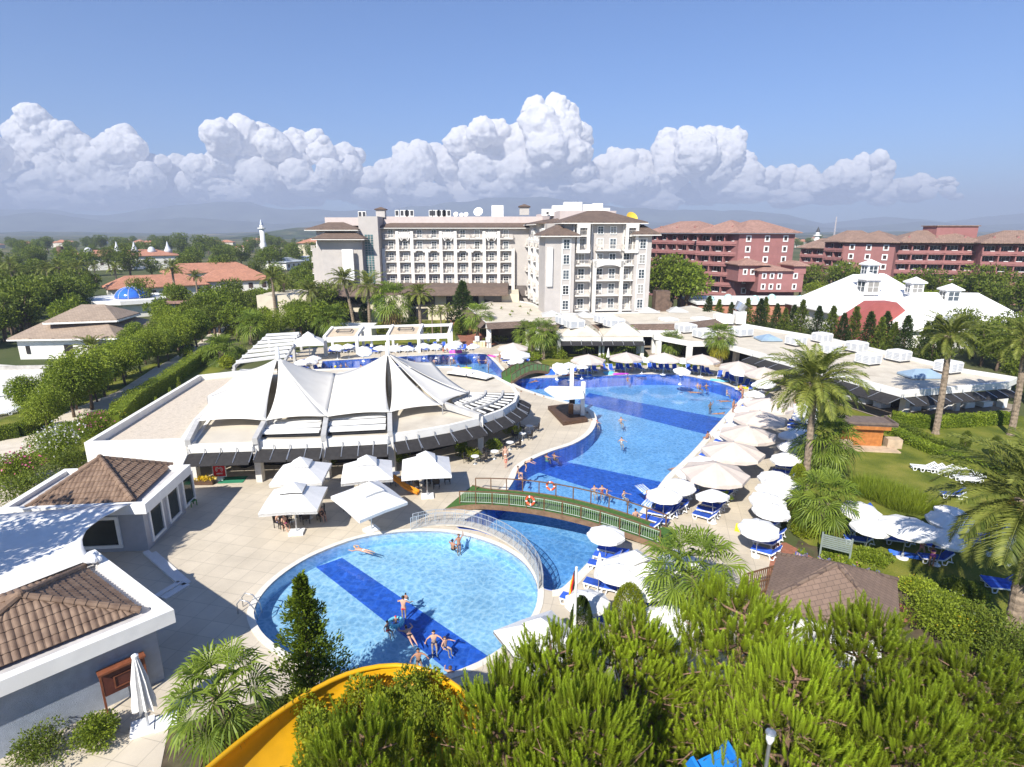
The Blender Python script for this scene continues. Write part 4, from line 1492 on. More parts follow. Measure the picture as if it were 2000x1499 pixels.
def slab_hotel(label,segs,floors,fh,roofm,z_top_extra=1.5,white_end=()):
 cx=sum(s[0]+s[2]for s in segs)/2/len(segs)
 cyy=sum(s[1]+s[3]for s in segs)/2/len(segs)
 root=thing('hotel_building',label,'hotel',(cx,cyy,0))
 off=np.array((cx,cyy,0))
 Wl,SLB,RF_,RM=MB(),MB(),MB(),MB()
 SB=Sub(root,(cx,cyy,0))
 H=floors*fh
 for(x0,y0,x1,y1,kind)in segs:
  a,b_=np.array((x0,y0)),np.array((x1,y1))
  L_=np.linalg.norm(b_-a)
  t=(b_-a)/L_
  nrm=np.array((t[1],-t[0]))
  back=-nrm*14
  q=[a,b_,b_+back,a+back]
  rz=math.atan2(t[1],t[0])
  if kind=='balc':
   i0=-nrm*1.9
   Wl.prism([a+i0,b_+i0,b_+back,a+back],0,H)
   nb=max(1,round(L_/4.2))
   for k in range(nb+1):
    p=a+t*L_*k/nb
    Wl.bar((*(p-nrm*0.95),H/2),(*(p-nrm*0.95+t*0.001),H/2+0.001),1.9,H)if False else Wl.box((*(p-nrm*0.95),H/2),(0.3,1.92,H),rz)
   for f in range(1,floors+1):
    c=(a+b_)/2
    SLB.box((*(c-nrm*0.85),f*fh-0.12-0.02),(L_+0.3,2.2,0.26),rz)
    if f<floors+1:
     SLB.box((*(c+nrm*0.2),(f-1)*fh+0.5),(L_+0.3,0.14,0.75),rz)
   for f in range(floors):
    for k in range(nb):
     p=a+t*L_*(k+0.5)/nb-nrm*1.84
     SB.win((*p,f*fh+1.25),rz,w_=2.9,h=2.1,nx=3,ny=1,glass=DKROOM,fr=0.1)
     RM.box((*(a+t*L_*(k+0.5+0.3*rng.uniform(-1,1))/nb-nrm*0.5),f*fh+0.75),(0.7+rng.random(),0.3,0.5),rz)
  else:
   Wl.prism(q,0,H)
   nb=max(1,round(L_/5))
   for f in range(floors):
    for k in range(nb):
     p=a+t*L_*(k+0.5)/nb+nrm*0.04
     SB.win((*p,f*fh+1.6),rz,w_=1.5,h=1.7,nx=1,ny=1,fr=0.3,glass=DKROOM)
  e=[a-t*1.3+nrm*1.3,b_+t*1.3+nrm*1.3,b_+t*1.3+back-nrm,a-t*1.3+back-nrm]
  hip_roof([tuple(p)for p in e],H+0.45,3.3,mb=RF_)
  if kind=='balc':
   for k in range(max(1,int(L_/5.5))):
    p=a+t*(L_*(k+0.5)/max(1,int(L_/5.5)))-nrm*1.8
    V=[(*(p-t*0.9),H+1.0),(*(p+t*0.9),H+1.0),(*p,H+2.3),(*(p-nrm*3.2),H+2.35)]
    RF_.add(V,[(0,2,3),(1,3,2)])
    Wl.add(V[:3],[(0,1,2)])
 sh=Matrix.Translation((-cx,-cyy,0))
 for nm,mb,m in(('wall',Wl,REDW),('floor_slab',SLB,REDW),('roof',RF_,roofm),('balcony_furniture',RM,WHITE)):
  if mb.n:
   mb.xf(sh)
   build_each(mb,nm,m,root)if nm!='wall' else mb.build(nm,m,root)
 return root
YB=165.0
r1=slab_hotel('dark red hotel with open balconies and red tiled roof right of the grey hotel',[(xat(1262,YB+25,10),YB+25,xat(1360,YB+6,10),YB+6,'balc'),(xat(1358,YB+3,10),YB+3,xat(1437,YB-6,10),YB-6,'balc'),(xat(1438,YB-7,10),YB-7,xat(1545,YB-4,10),YB-4,'plain')],7,2.75,REDROOF)
tb=thing('hotel_building','dark red stepped annex with white framed windows on stilts','annex',(xat(1520,152,8),152,0))
b=MB().box((0,3,7.5),(11.5,9,5.4)).box((-6.5,5,9.4),(7.5,9,4.2)).box((0.5,4,2.4),(9,6,4.79)).box((4.6,2.4,10.4),(3.0,8,2.0))
build_each(b,'wall',REDW,tb)
RF=MB()
hip_roof([(-6.6,-2.4),(2.8,-2.4),(2.8,8.3),(-6.6,8.3)],10.4,1.3,mb=RF)
hip_roof([(-11,-0.6),(-2.4,-0.6),(-2.4,10.2),(-11,10.2)],11.7,1.4,mb=RF)
hip_roof([(2.5,-2.3),(6.7,-2.3),(6.7,7.2),(2.5,7.2)],11.6,1.0,mb=RF)
build_each(RF,'roof',REDROOF,tb)
for x,z,y in((-4.4,8.9,-1.6),(-2.4,8.9,-1.6),(-0.4,8.9,-1.6),(3.6,8.9,-1.6),(-4.4,6.2,-1.6),(-2.4,6.2,-1.6),(-0.4,6.2,-1.6),(3.6,6.2,-1.6),(-8.6,9.8,0.4),(-6.7,9.8,0.4)):
 window(tb,(x,y+0.06,z),0,1.15,1.5,1,1,fr=0.26,glass=DKROOM)
YC=178.0
slab_hotel('long dark red hotel with balconies and brown roof at far right',[(xat(1606,YC+22,8),YC+22,xat(1640,YC+14,8),YC+14,'balc'),(xat(1642,YC+4,8),YC+4,xat(1740,YC-6,8),YC-6,'plain'),(xat(1742,YC-4,8),YC-4,xat(1905,YC-10,8),YC-10,'balc'),(xat(1910,YC-14,8),YC-14,xat(2150,YC-22,8),YC-22,'balc')],6,2.75,BRNROOF)
slab_hotel('low dark red hotel wing with balconies seen between the two red hotels',[(xat(1560,YC+44,6),YC+44,xat(1604,YC+36,6),YC+36,'balc')],5,2.75,BRNROOF)
rt=thing('roof_house','red plant house on top of the long red hotel','roof house',(xat(1850,YC,20),YC-1,17))
MB().box((0,0,2.2),(12,6,4.4)).build('wall',REDW,rt)
MB().box((0,0,4.5),(12.8,6.8,0.25)).build('roof',BRNROOF,rt)
WROOF=mat('white_roof_coating',(0.80,0.79,0.77),0.7,0.03,0.6,dirt=(0.62,0.6,0.57),dscale=0.15,damt=0.4)
def lantern(parent,x,y,z,s,off):
 l_=MB().box((x,y,z+s*0.5),(s*0.98,s*0.98,s))
 o=l_.build('lantern',WROOF,parent)
 c=hip_roof([(x-s*.65,y-s*.65),(x+s*.65,y-s*.65),(x+s*.65,y+s*.65),(x-s*.65,y+s*.65)],z+s*1.05,s*0.42)
 c.build('cap',WROOF,o)
 for dx,dy,rz in((0,-0.5,0),(-0.5,0,-PI/2),(0.5,0,PI/2)):
  f,p=window_mesh(s*0.8,s*0.7,2,2,0.06,0.1)
  T_=Matrix.Translation((x+dx*s,y+dy*s,z+s*0.52))@Matrix.Rotation(rz,4,'Z')
  f.xf(T_).build('window',WROOF,o)
  p.xf(T_).build('pane',GLASS,o)
def white_hall(label,cx,cy,sx,sy,eave,rise,rz,lan,front=None):
 root=thing('restaurant_hall',label,'restaurant hall',(cx,cy,0),rz)
 MB().box((0,0,eave/2),(sx,sy,eave)).build('wall',WALLW if front is None else front,root)
 hip_roof([(-sx/2-1,-sy/2-1),(sx/2+1,-sy/2-1),(sx/2+1,sy/2+1),(-sx/2-1,sy/2+1)],eave+0.3,rise,inset=0.34).build('roof',WROOF,root)
 for x,y,z,s in lan:
  lantern(root,x,y,z,s,None)
 return root
y1=112.0
h1=white_hall('white pitched roof hall with two lanterns and a red gable',xat(1690,y1+8,6),y1+8,20,20,4.2,7.0,R(4),[(-3.4,-5,8.0,2.9),(2.0,3,11.0,2.3)])
g=MB()
gx=xat(1655,y1-4,4)-xat(1690,y1+8,6)
V=[]
for yy in(-13.5,-10.2):
 V+=[(-8.6+gx*0.4,yy,0),(5.4+gx*0.4,yy,0),(5.4+gx*0.4,yy,3.6),(0.6+gx*0.4,yy,7.4),(-3.4+gx*0.4,yy,7.4),(-8.6+gx*0.4,yy,3.8)]
g.add(V,[(0,1,2,3,4,5),(11,10,9,8,7,6)]+[(i,i+6,(i+1)%6+6,(i+1)%6)for i in range(6)])
g.build('gable',mat('red_gable_render',(0.36,0.10,0.09),0.85,0.06,0.8),h1)
white_hall('white low hall with two small lanterns at its peak, right of the red gable',xat(1862,107,6),109,22,18,3.0,5.6,R(-6),[(-0.6,-1.5,7.2,2.4),(-4.5,3,8.2,2.3)])
lowr=thing('restaurant_hall','low white flat roofed kitchen block behind the dark conifers','kitchen block',(xat(1520,135,3),138,0))
MB().box((0,0,2.0),(40,14,4)).build('wall',mat('salmon_wall',(0.46,0.2,0.13),0.85,0.1,0.8),lowr)
MB().box((0,0,4.2),(41,15,0.4)).build('roof',WROOF,lowr)
d=MB()
for i in range(7):
 d.lathe([(0.9,0),(0.9,0.7),(0.5,1.1),(0.05,1.25)],10,(-16+i*5.2,-3+(i%2)*3,4.4))
build_each(d,'roof_vent',mat('aqua_vent',(0.45,0.66,0.62),0.5,0.2,0.8),lowr)
wt=thing('water_tank','dark brown lattice tower beside the hotel right end','water tower',(xat(1290,119,5),119,0))
MB().box((0,0,5.5),(2.9,2.9,5.6)).build('tank',mat('rust_brown_cladding',(0.13,0.085,0.06),0.8,0.3,1.5),wt)
MB().box((0,0,1.35),(2.4,2.4,2.7)).build('base',WALLW,wt)
AWN=mat('black_awning_mesh',(0.028,0.026,0.026),0.8,0.25,4.0)
VENTG=mat('vent_grille',(0.45,0.47,0.5),0.6,0.1,3)
def flat_building(name,label,cat,outline,z0,z1,wallm,roofm,par=0.45,pth=0.35,root=None):
 p=outline if area(outline)>0 else outline[::-1]
 cx=sum(a for a,_ in p)/len(p)
 cyy=sum(b_ for _,b_ in p)/len(p)
 root=root or thing(name,label,cat,(cx,cyy,0))
 q=[(a-cx,b_-cyy)for a,b_ in p]
 mb=MB()
 mb.prism(q,z0,z1-par,bottom=True)
 mb.build('fascia',wallm,root)
 r=MB()
 sheet(None,[offset(q,-pth)],z1-par+0.02,None,mb=r)
 r.build('roof',roofm,root)
 pm=MB()
 inn=offset(q,-pth)
 sheet(None,[q,inn],z1,None,mb=pm)
 n=len(q)
 pm.add([(a,b_,z1-par-0.01)for a,b_ in q]+[(a,b_,z1)for a,b_ in q],[(i,(i+1)%n,n+(i+1)%n,n+i)for i in range(n)])
 pm.add([(a,b_,z1-par)for a,b_ in inn]+[(a,b_,z1)for a,b_ in inn],[(i,n+i,n+(i+1)%n,(i+1)%n)for i in range(n)])
 pm.build('parapet',wallm,root)
 return root,(cx,cyy),q
def awning(parent,a,b_,z,proj=1.3,drop=0.55,n=5,sgn=1):
 a,b_=np.array(a),np.array(b_)
 t=(b_-a)/np.linalg.norm(b_-a)
 nm=np.array((t[1],-t[0]))*sgn
 L_=np.linalg.norm(b_-a)
 mb=MB()
 sec=6
 V=[]
 for i in range(2):
  p=a if i==0 else b_
  for k in range(sec+1):
   s=k/sec
   V.append((*(p+nm*(0.06+proj*s)),z-drop*(s**1.6)))
 W_=V+[(x,y,zz-0.05)for x,y,zz in V]
 m_=sec+1
 f=[(k,m_+k,m_+k+1,k+1)for k in range(sec)]+[(2*m_+k+1,3*m_+k+1,3*m_+k,2*m_+k)for k in range(sec)]
 f+=[(sec,m_+sec,3*m_+sec,2*m_+sec)]
 mb.add(W_,f)
 o=mb.build('awning',AWN,parent)
 ar=MB()
 for i in range(n+1):
  p=a+t*L_*i/n
  ar.tube([(*(p+nm*0.1),z+0.45),(*(p+nm*0.16),z+0.1),(*(p+nm*(proj*0.95)),z-drop*0.9+0.07)],0.035,5)
 ar.build('awning_arm',STEEL if sgn>0 else STEEL,o)
 return o
def hvac(label,x,y,z,s=2.5,rz=0.3,h=1.15):
 root=thing('roof_cooler',label,'roof cooler',(x,y,z),rz,'white coolers on the restaurant roofs')
 MB().box((0,0,0.12),(s*0.9,s*0.9,0.25)).build('plinth',DKSTEEL,root)
 MB().box((0,0,0.25+h/2),(s,s,h)).box((0,0,h+0.30),(s*0.9,s*0.9,0.1)).build('casing',WHITE,root)
 g=MB()
 for i in range(4):
  a=i*PI/2
  for k in range(5):
   for sd in(-0.24,0.24):
    c=Matrix.Rotation(a,4,'Z')@Vector((sd*s,-s/2-0.01,0.45+k*h*0.17))
    g.box(c,(s*0.38,0.05,h*0.10),a)
 g.build('grille',VENTG,root)
ZR=3.5
rest_out=px([(1379,690),(1470,688),(1765,764),(1968,747),(1985,737),(1880,722),(1715,682),(1630,662),(1520,644),(1430,632),(1375,642),(1290,668),(1250,650),(1240,664),(1255,690)],ZR)
rest_out=px([(1278,655),(1350,668),(1400,668),(1470,686),(1765,764),(1968,747),(1990,737),(1880,720),(1715,682),(1630,662),(1520,644),(1440,630),(1330,626),(1262,640)],ZR)
rest,RC,RQ=flat_building('restaurant_building','long cream poolside restaurant with flat roof and black awnings on the right','restaurant',rest_out,ZR-0.75,ZR,WALLW,FLATROOF)
def rl(p):
 return(p[0]-RC[0],p[1]-RC[1])
colm=MB()
for p in[(1345,712),(1405,714),(1437,712),(1460,711),(1490,716),(1766,810),(1958,797),(1285,700),(1575,748),(1668,778),(1866,803)]:
 x,y=rl(at(*p))
 colm.box((x,y+0.2,(ZR-0.75)/2),(0.7,0.7,ZR-0.755),0.3)
build_each(colm,'column',WALLW,rest)
inner=offset([rl(p)for p in rest_out],-4.2)
MB().prism(inner,0.0,ZR-0.8).build('interior_shade_wall',BLACKVOID,rest)
edges=px([(1470,686),(1765,764),(1968,747)],ZR)
e2=[rl(p)for p in edges]
awning(rest,(e2[0][0]+0.1,e2[0][1]-0.1),e2[1],ZR-0.8,2.0,0.5,9,1)
awning(rest,e2[1],e2[2],ZR-0.8,1.6,0.45,9,1)
fl=MB()
sheet(None,[offset([rl(p)for p in rest_out],0.6)],0.05,None,mb=fl)
fl.build('terrace_floor',mat('terrace_tile',(0.30,0.25,0.2),0.8,0.1,1),rest)
sk=MB()
for p,w_,l_ in(((1500,660),3.0,3.4),((1800,730),2.6,4.2)):
 x,y=rl(at(*p,ZR))
 hip_roof([(x-l_/2,y-w_/2),(x+l_/2,y-w_/2),(x+l_/2,y+w_/2),(x-l_/2,y+w_/2)],ZR-0.1,0.7,mb=sk)
build_each(sk,'skylight',mat('skylight_glass',(0.28,0.38,0.48),0.15,0.2,0.5,spec=0.6),rest)
modA=thing('restaurant_building','cream restaurant pavilion with two pyramid roofs beneath the front hotel wing','restaurant',(*at(1180,690),0))
MC=at(1180,690)
def ml(p):
 return(p[0]-MC[0],p[1]-MC[1])
rfm,fsm,cmn=MB(),MB(),MB()
for x0,x1 in((1092,1174),(1178,1256)):
 a,b_=ml(at(x0,665,3.0)),ml(at(x1,665,3.0))
 q=[a,b_,(b_[0]+0.6,b_[1]+12.5),(a[0]+0.6,a[1]+12.5)]
 hip_roof(q,3.7,2.1,mb=rfm)
 fsm.prism([(a[0],a[1]+0.02),(b_[0],b_[1]+0.02),(b_[0],b_[1]+12),(a[0],a[1]+12)],2.85,3.45)
 for c in(a,b_):
  cmn.box((c[0],c[1]+0.4,1.42),(0.55,0.55,2.84))
a,b_=ml(at(1094,665,3.0)),ml(at(1256,665,3.0))
build_each(rfm,'roof',FLATROOF,modA)
build_each(fsm,'fascia',WALLW,modA)
build_each(cmn,'column',WALLW,modA)
MB().box(((a[0]+b_[0])/2,a[1]+8,1.4),(b_[0]-a[0]-0.5,9,2.8)).build('interior_shade_wall',BLACKVOID,modA)
awning(modA,(a[0],a[1]-0.1),(b_[0],b_[1]-0.1),2.8,1.3,0.4,8,1)
por=thing('entrance_portal','cream concrete portal with square openings beside the restaurant','portal',(*at(1290,690),0))
b=MB()
for x in(-4.0,-1.2,2.6):
 b.box((x,0,1.8),(0.75,0.9,3.6))
b.box((-0.7,0,3.35),(7.5,1.1,0.9))
b.build('frame',WALLW,por)
tz=4.4
ter_out=px([(912,600),(985,583),(1040,592),(1080,612),(1272,609),(1350,597),(1436,618),(1330,632),(1180,634),(1050,634),(1029,627),(949,631)],tz)
ter,TC_,TQ=flat_building('hotel_terrace','low terrace block with gravel roof in front of the hotel wing','terrace building',ter_out,3.4,tz,mat('terrace_fascia',(0.66,0.63,0.58),0.8,0.05,1),FLATROOF,0.25,0.3)
def tl_(p):
 return(p[0]-TC_[0],p[1]-TC_[1])
MB().prism(offset(TQ,-3.0),0,3.39).build('interior_shade_wall',BLACKVOID,ter)
cc=MB()
for p in px([(951,632),(1028,629),(1048,636)],tz):
 x,y=tl_(p)
 cc.box((x+0.3,y+0.8,1.7),(0.8,0.8,3.38))
build_each(cc,'column',WALLW,ter)
sk=MB()
for i in range(len(TQ)):
 a,b_=np.array(TQ[i]),np.array(TQ[(i+1)%len(TQ)])
 t=(b_-a)/np.linalg.norm(b_-a)
 nm=np.array((t[1],-t[0]))
 if nm[1]>0.3:
  continue
 a2,b2=a-t*0.0+nm*1.1,b_+nm*1.1
 sk.add([(*(a+nm*0.02),tz+0.01),(*(b_+nm*0.02),tz+0.01),(*b2,tz-1.0),(*a2,tz-1.0),(*(a+nm*0.02),tz-0.98),(*(b_+nm*0.02),tz-0.98)],[(0,3,2,1),(3,4,5,2)])
build_each(sk,'skirt_roof',SHINGLE,ter)
pyr=MB()
for p in((1078,615),(1140,617),(1265,608),(1320,607)):
 x,y=tl_(at(*p,tz))
 hip_roof([(x-2,y-2),(x+2,y-2),(x+2,y+2),(x-2,y+2)],tz+0.05,0.8,mb=pyr)
build_each(pyr,'skylight',mat('pyramid_skylight',(0.55,0.55,0.54),0.25,0.1,0.5,spec=0.5),ter)
pl=MB()
tn=[]
for p in[(960+12*i+8*(i%3),596+(i*7)%24)for i in range(12)]:
 x,y=tl_(at(*p,tz))
 leaves(pl,np.tile((x,y,tz),(14,1)),sph(14)+(0,0,1),0.5,0.3)
 tn.append(rng.random(14))
pl.build('roof_plant',G_DARK,ter,tint=np.concatenate(tn))
HV=[(1105,630,5.2),(1121,637,4.9),(1180,627,5.2),(1199,635,4.9),(1305,633,ZR),(1339,645,ZR),(1369,632,ZR),(1375,656,ZR),(1447,652,ZR),(1554,670,ZR),(1605,664,ZR),(1672,682,ZR),(1695,706,ZR),(1754,700,ZR),(1851,722,ZR),(1620,686,ZR)]
HL=['rear left cooler on the left pyramid roof','front cooler on the left pyramid roof','rear cooler on the right pyramid roof','front cooler on the right pyramid roof','cooler at the left end of the long flat roof','cooler second from the left on the long flat roof','rear cooler above the yellow skirted palm','front cooler just left of the yellow skirted palm','cooler just right of the yellow skirted palm','cooler left of the pair behind the leaning date palm','cooler right of the pair behind the leaning date palm','cooler at the back edge right of the leaning date palm','cooler at the front edge midway along the right roof','cooler left of the glass skylight on the right roof','cooler nearest the right end of the restaurant roof','cooler half hidden by the date palm fronds']
for(a,b_,z),l_ in zip(HV,HL):
 x,y=at(a,b_,z)
 hvac('white '+l_,x,y,z-0.4,2.15 if a>1500 else 2.7,0.35)
rv=thing('roof_cooler','white ducted cooler with a round dish at the back of the restaurant roof','roof cooler',(*at(1412,626,4),3.4))
MB().box((0,0,0.9),(3.2,2,1.6)).box((3,0,1.2),(1.8,1.8,2.2)).build('casing',WHITE,rv)
MB().tube([(2.6,0,2.4),(3.4,0,3.6)],[0.9,1.2],12).build('duct',STEEL,rv)
ZP=3.5
FR=[(367,870),(430,868),(493,866),(503,862),(566,861),(629,859),(636,858),(700,855),(757,852),(766,849),(815,842),(878,831),(936,817),(941,815),(983,800),(1007,785),(1013,768),(1001,751),(969,735),(934,724),(885,716)]
pav_out=px(FR+[(780,716),(600,722),(470,728),(385,738)]+[(372,860)],ZP)
pav_out=px(FR,ZP)+px([(780,716),(600,722),(475,727)],ZP)
pav,PC,PQ=flat_building('pavilion_building','low pavilion bar with curved fascia, black awnings and beam roof under the tent','pavilion',pav_out,ZP-0.7,ZP,WALLW,FLATROOF,0.12,0.3)
def pl_(p):
 return(p[0]-PC[0],p[1]-PC[1])
fr=[pl_(at(a,b_,ZP))for a,b_ in FR]
for i in range(0,16):
 if i in(2,5,8,12):
  continue
 awning(pav,fr[i],fr[i+1],ZP-0.72,1.3,0.55,2 if i<12 else 2,1)
cm_=MB()
for p in[(370,868),(498,864),(632,859),(762,850),(938,816),(1010,770)]:
 x,y=pl_(at(*p,ZP))
 cm_.box((x,y+0.25,(ZP+0.1)/2),(0.5,0.6,ZP+0.1))
build_each(cm_,'column',mat('concrete_column',(0.62,0.6,0.56),0.85,0.08,1.5,bump=0.2),pav)
ins=offset(PQ,-3.4)
MB().prism(ins,0,ZP-0.72).build('interior_shade_wall',BLACKVOID,pav)
DK=mat('louvre_shade',(0.02,0.02,0.022),0.8,0.3,1)  # dark panels under the slats, coloured as the shade below the roof
gap,slat,beam,zig=MB(),MB(),MB(),MB()
def quadpt(q,s,t):
 a,b_,c,d=[np.array(x)for x in q]
 return(a*(1-s)+b_*s)*(1-t)+(d*(1-s)+c*s)*t
def louvre(q,rows,z=ZP):
 q=[pl_(at(a,b_,z))for a,b_ in q]
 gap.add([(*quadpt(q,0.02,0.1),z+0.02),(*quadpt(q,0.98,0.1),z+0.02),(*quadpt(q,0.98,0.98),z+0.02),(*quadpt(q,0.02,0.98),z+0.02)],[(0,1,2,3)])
 for k in range(rows):
  t0,t1=0.16+k*0.82/rows,0.16+(k+0.62)*0.82/rows
  a,b_=quadpt(q,0.03,(t0+t1)/2),quadpt(q,0.97,(t0+t1)/2)
  wd=np.linalg.norm(quadpt(q,0.5,t0)-quadpt(q,0.5,t1))
  slat.bar((*a,z+0.22),(*b_,z+0.22),wd,0.16)
  n=5
  for j in range(n):
   s0,s1=0.05+j*0.9/n,0.05+(j+0.72)*0.9/n
   tt=t1+0.17*0.82/rows
   p0,p1,p2=quadpt(q,s0,tt),quadpt(q,s1,tt),quadpt(q,(s0+s1)/2,t1)
   w3=quadpt(q,(s0+s1)/2,tt+0.1/rows)
   zig.add([(*p0,z+0.05),(*p1,z+0.05),(*p2,z+0.24),(*w3,z+0.1)],[(0,1,2),(1,3,2),(3,0,2)])
louvre([(506,858),(627,856),(634,816),(521,824)],3)
louvre([(638,855),(757,850),(757,806),(641,814)],3)
for a,b_ in(((498,866),(519,821)),((632,860),(638,813)),((762,851),(761,804)),((367,870),(388,822)),((938,817),(866,790))):
 p,q=pl_(at(*a,ZP)),pl_(at(*b_,ZP+0.6))
 beam.bar((*p,ZP+0.15),(*q,ZP+0.55),0.4,0.55)
cc0=np.array(pl_(at(845,768,ZP)))
rim=[np.array(fr[i])for i in(13,14,15,16)]
for k in(0.42,0.62,0.82):
 pts=[cc0+(np.array(p)-cc0)*k for p in smooth([tuple(r)for r in rim],4,False)]
 for i in range(len(pts)-1):
  beam.bar((*pts[i],ZP+0.18),(*pts[i+1],ZP+0.18),0.24,0.26)
arc=smooth([tuple(r)for r in rim],6,False)
gp=[tuple(cc0+(np.array(p)-cc0)*0.95)for p in arc]+[tuple(cc0+(np.array(p)-cc0)*0.42)for p in arc[::-1]]
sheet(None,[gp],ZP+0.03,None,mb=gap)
for i in range(0,len(arc)-1,2):
 a=cc0+(np.array(arc[i])-cc0)*0.44
 b_=cc0+(np.array(arc[i])-cc0)*0.96
 slat.bar((*a,ZP+0.1),(*b_,ZP+0.1),0.2,0.1)
louvre([(868,733),(905,738),(935,730),(893,724)],2)
louvre([(905,738),(948,745),(968,738),(935,730)],2)
build_each(gap,'roof_shade_panel',DK,pav)
build_each(slat,'roof_slat',WHITE,pav)
zig.build('folded_louvre',WHITE,pav)
build_each(beam,'roof_beam',mat('grey_concrete_beam',(0.48,0.47,0.45),0.85,0.1,1.5),pav)
bx=thing('pavilion_annex','white flat roofed box with high parapets and gravel roof left of the tent','annex',(*at(300,900),0))
BC=at(300,900)
box_out=px([(165,871),(362,865),(389,823),(478,727),(387,737)],ZP)
GRAVEL=mat('gravel_roof',(0.60,0.52,0.42),0.95,0.12,9.0,bump=0.4,bscale=40,dirt=(0.34,0.28,0.2),dscale=2.2,damt=0.5)
flat_building('','','',[(a-BC[0],b_-BC[1])for a,b_ in box_out],0,ZP+0.25,WALLW,GRAVEL,0.6,0.4,root=bx)
for ch in bx.children:
 cxx=sum(a-BC[0]for a,_ in box_out)/5
 cyx=sum(b_-BC[1]for _,b_ in box_out)/5
 ch.location=(cxx,cyx,0)
TENT=mat('tent_membrane',(0.84,0.81,0.74),0.7,0.03,0.8,dirt=(0.7,0.66,0.58),dscale=0.35,damt=0.3,trans=0.15)
tent=thing('tensile_tent','large white two peaked tension tent stretched over the pavilion','tent',(*at(650,800),0))
TCn=at(650,800)
MAST=mat('white_mast',(0.8,0.8,0.78),0.5,0.04,2)
def panel(apex,r0,r1,mb,sag=1.38,bulge=0.10,slit0=0.0,slit1=0.0,nt_=14,ns=9,cup=0.06):
 A,B0,B1=[np.array(p,float)for p in(apex,r0,r1)]
 V=[]
 for i in range(nt_+1):
  t=0.035+0.965*i/nt_
  for j in range(ns+1):
   s=j/ns
   e=B0*(1-s)+B1*s
   ctr=(A*0.25+(B0+B1)*0.375)
   e=e+(A-e)*np.array((1,1,0))*cup*math.sin(PI*s)
   p=A+(e-A)*t
   p[2]=e[2]+(A[2]-e[2])*(1-t)**sag
   w_=math.sin(PI*min(1,t*1.02))**0.8
   sh=slit0*w_*(1-s)**2-slit1*w_*s**2
   dv=B1-B0
   dv[2]=0
   p=p+dv/(np.linalg.norm(dv)+1e-6)*sh
   V.append(p-np.array((*TCn,0)))
 k=ns+1
 n0=len(V)
 f=[(i*k+j,(i+1)*k+j,(i+1)*k+j+1,i*k+j+1)for i in range(nt_)for j in range(ns)]
 mb.add(V,f)
def P3(a,b_,z):
 return(*at(a,b_,z),z)
ya,yb=57.0,58.0
A1=(xat(543,ya,7.6),ya,hat(699,ya))
A2=(xat(757,yb,8),yb,hat(690,yb))
RZ=4.35
rim1=[P3(638,814,RZ),P3(519,822,RZ),P3(386,823,RZ-0.1),P3(405,775,RZ),(xat(470,66,4),66,RZ),(xat(585,68,4),68,RZ)]
SAD=(xat(654,62.5,5.4),62.5,hat(730,62.5))
rim2=[P3(638,814,RZ),P3(761,805,RZ),P3(864,791,RZ),P3(916,767,RZ-0.2),(xat(845,70,4),70,RZ),(xat(735,71,4),71,RZ)]
pn=[]
for i in range(5):
 mb=MB()
 panel(A1,rim1[i],rim1[i+1],mb,slit0=0.32 if i==1 else 0.0,slit1=0.32 if i==0 else 0)
 pn.append(mb)
mb=MB()
panel(A1,rim1[5],SAD,mb)
panel(A1,SAD,rim1[0],mb,cup=0.0)
pn.append(mb)
for i in range(5):
 mb=MB()
 panel(A2,rim2[i],rim2[i+1],mb,slit0=0.30 if i in(1,)else 0.22 if i==2 else 0.22 if i==3 else 0.0,slit1=0.30 if i==0 else 0.22 if i in(1,2)else 0)
 pn.append(mb)
mb=MB()
panel(A2,rim2[5],SAD,mb)
panel(A2,SAD,rim2[0],mb,cup=0.0)
pn.append(mb)
for mb in pn:
 o=mb.build('membrane_panel',TENT,tent,smooth=True)
 md=o.modifiers.new('thick','SOLIDIFY')
 md.thickness=0.03
for A in(A1,A2):
 x,y=A[0]-TCn[0],A[1]-TCn[1]
 MB().tube([(x,y,3.3),(x,y,A[2]+0.1),(x,y,A[2]+1.1)],[0.22,0.2,0.18],10).build('mast',MAST,tent,smooth=True)
cb=MB()
for r in rim1+rim2:
 cb.tube([np.array(r)-(*TCn,0),np.array((r[0]-TCn[0],r[1]-TCn[1],ZP-0.2))],0.05,5)
build_each(cb,'anchor_post',STEEL,tent)
TILE,nt,b=_nodes('brown_pantile')
L=nt.links
b.inputs['Roughness'].default_value=0.75
tc=N(nt,'ShaderNodeTexCoord')
no=N(nt,'ShaderNodeTexNoise')
no.inputs['Scale'].default_value=2.3
no.inputs['Detail'].default_value=8
L.new(tc.outputs['Object'],no.inputs['Vector'])
rp=N(nt,'ShaderNodeValToRGB')
rp.color_ramp.elements[0].position=0.3
rp.color_ramp.elements[0].color=(0.135,0.083,0.055,1)
rp.color_ramp.elements[1].position=0.7
rp.color_ramp.elements[1].color=(0.255,0.17,0.115,1)
L.new(no.outputs['Fac'],rp.inputs['Fac'])
L.new(rp.outputs['Color'],b.inputs['Base Color'])
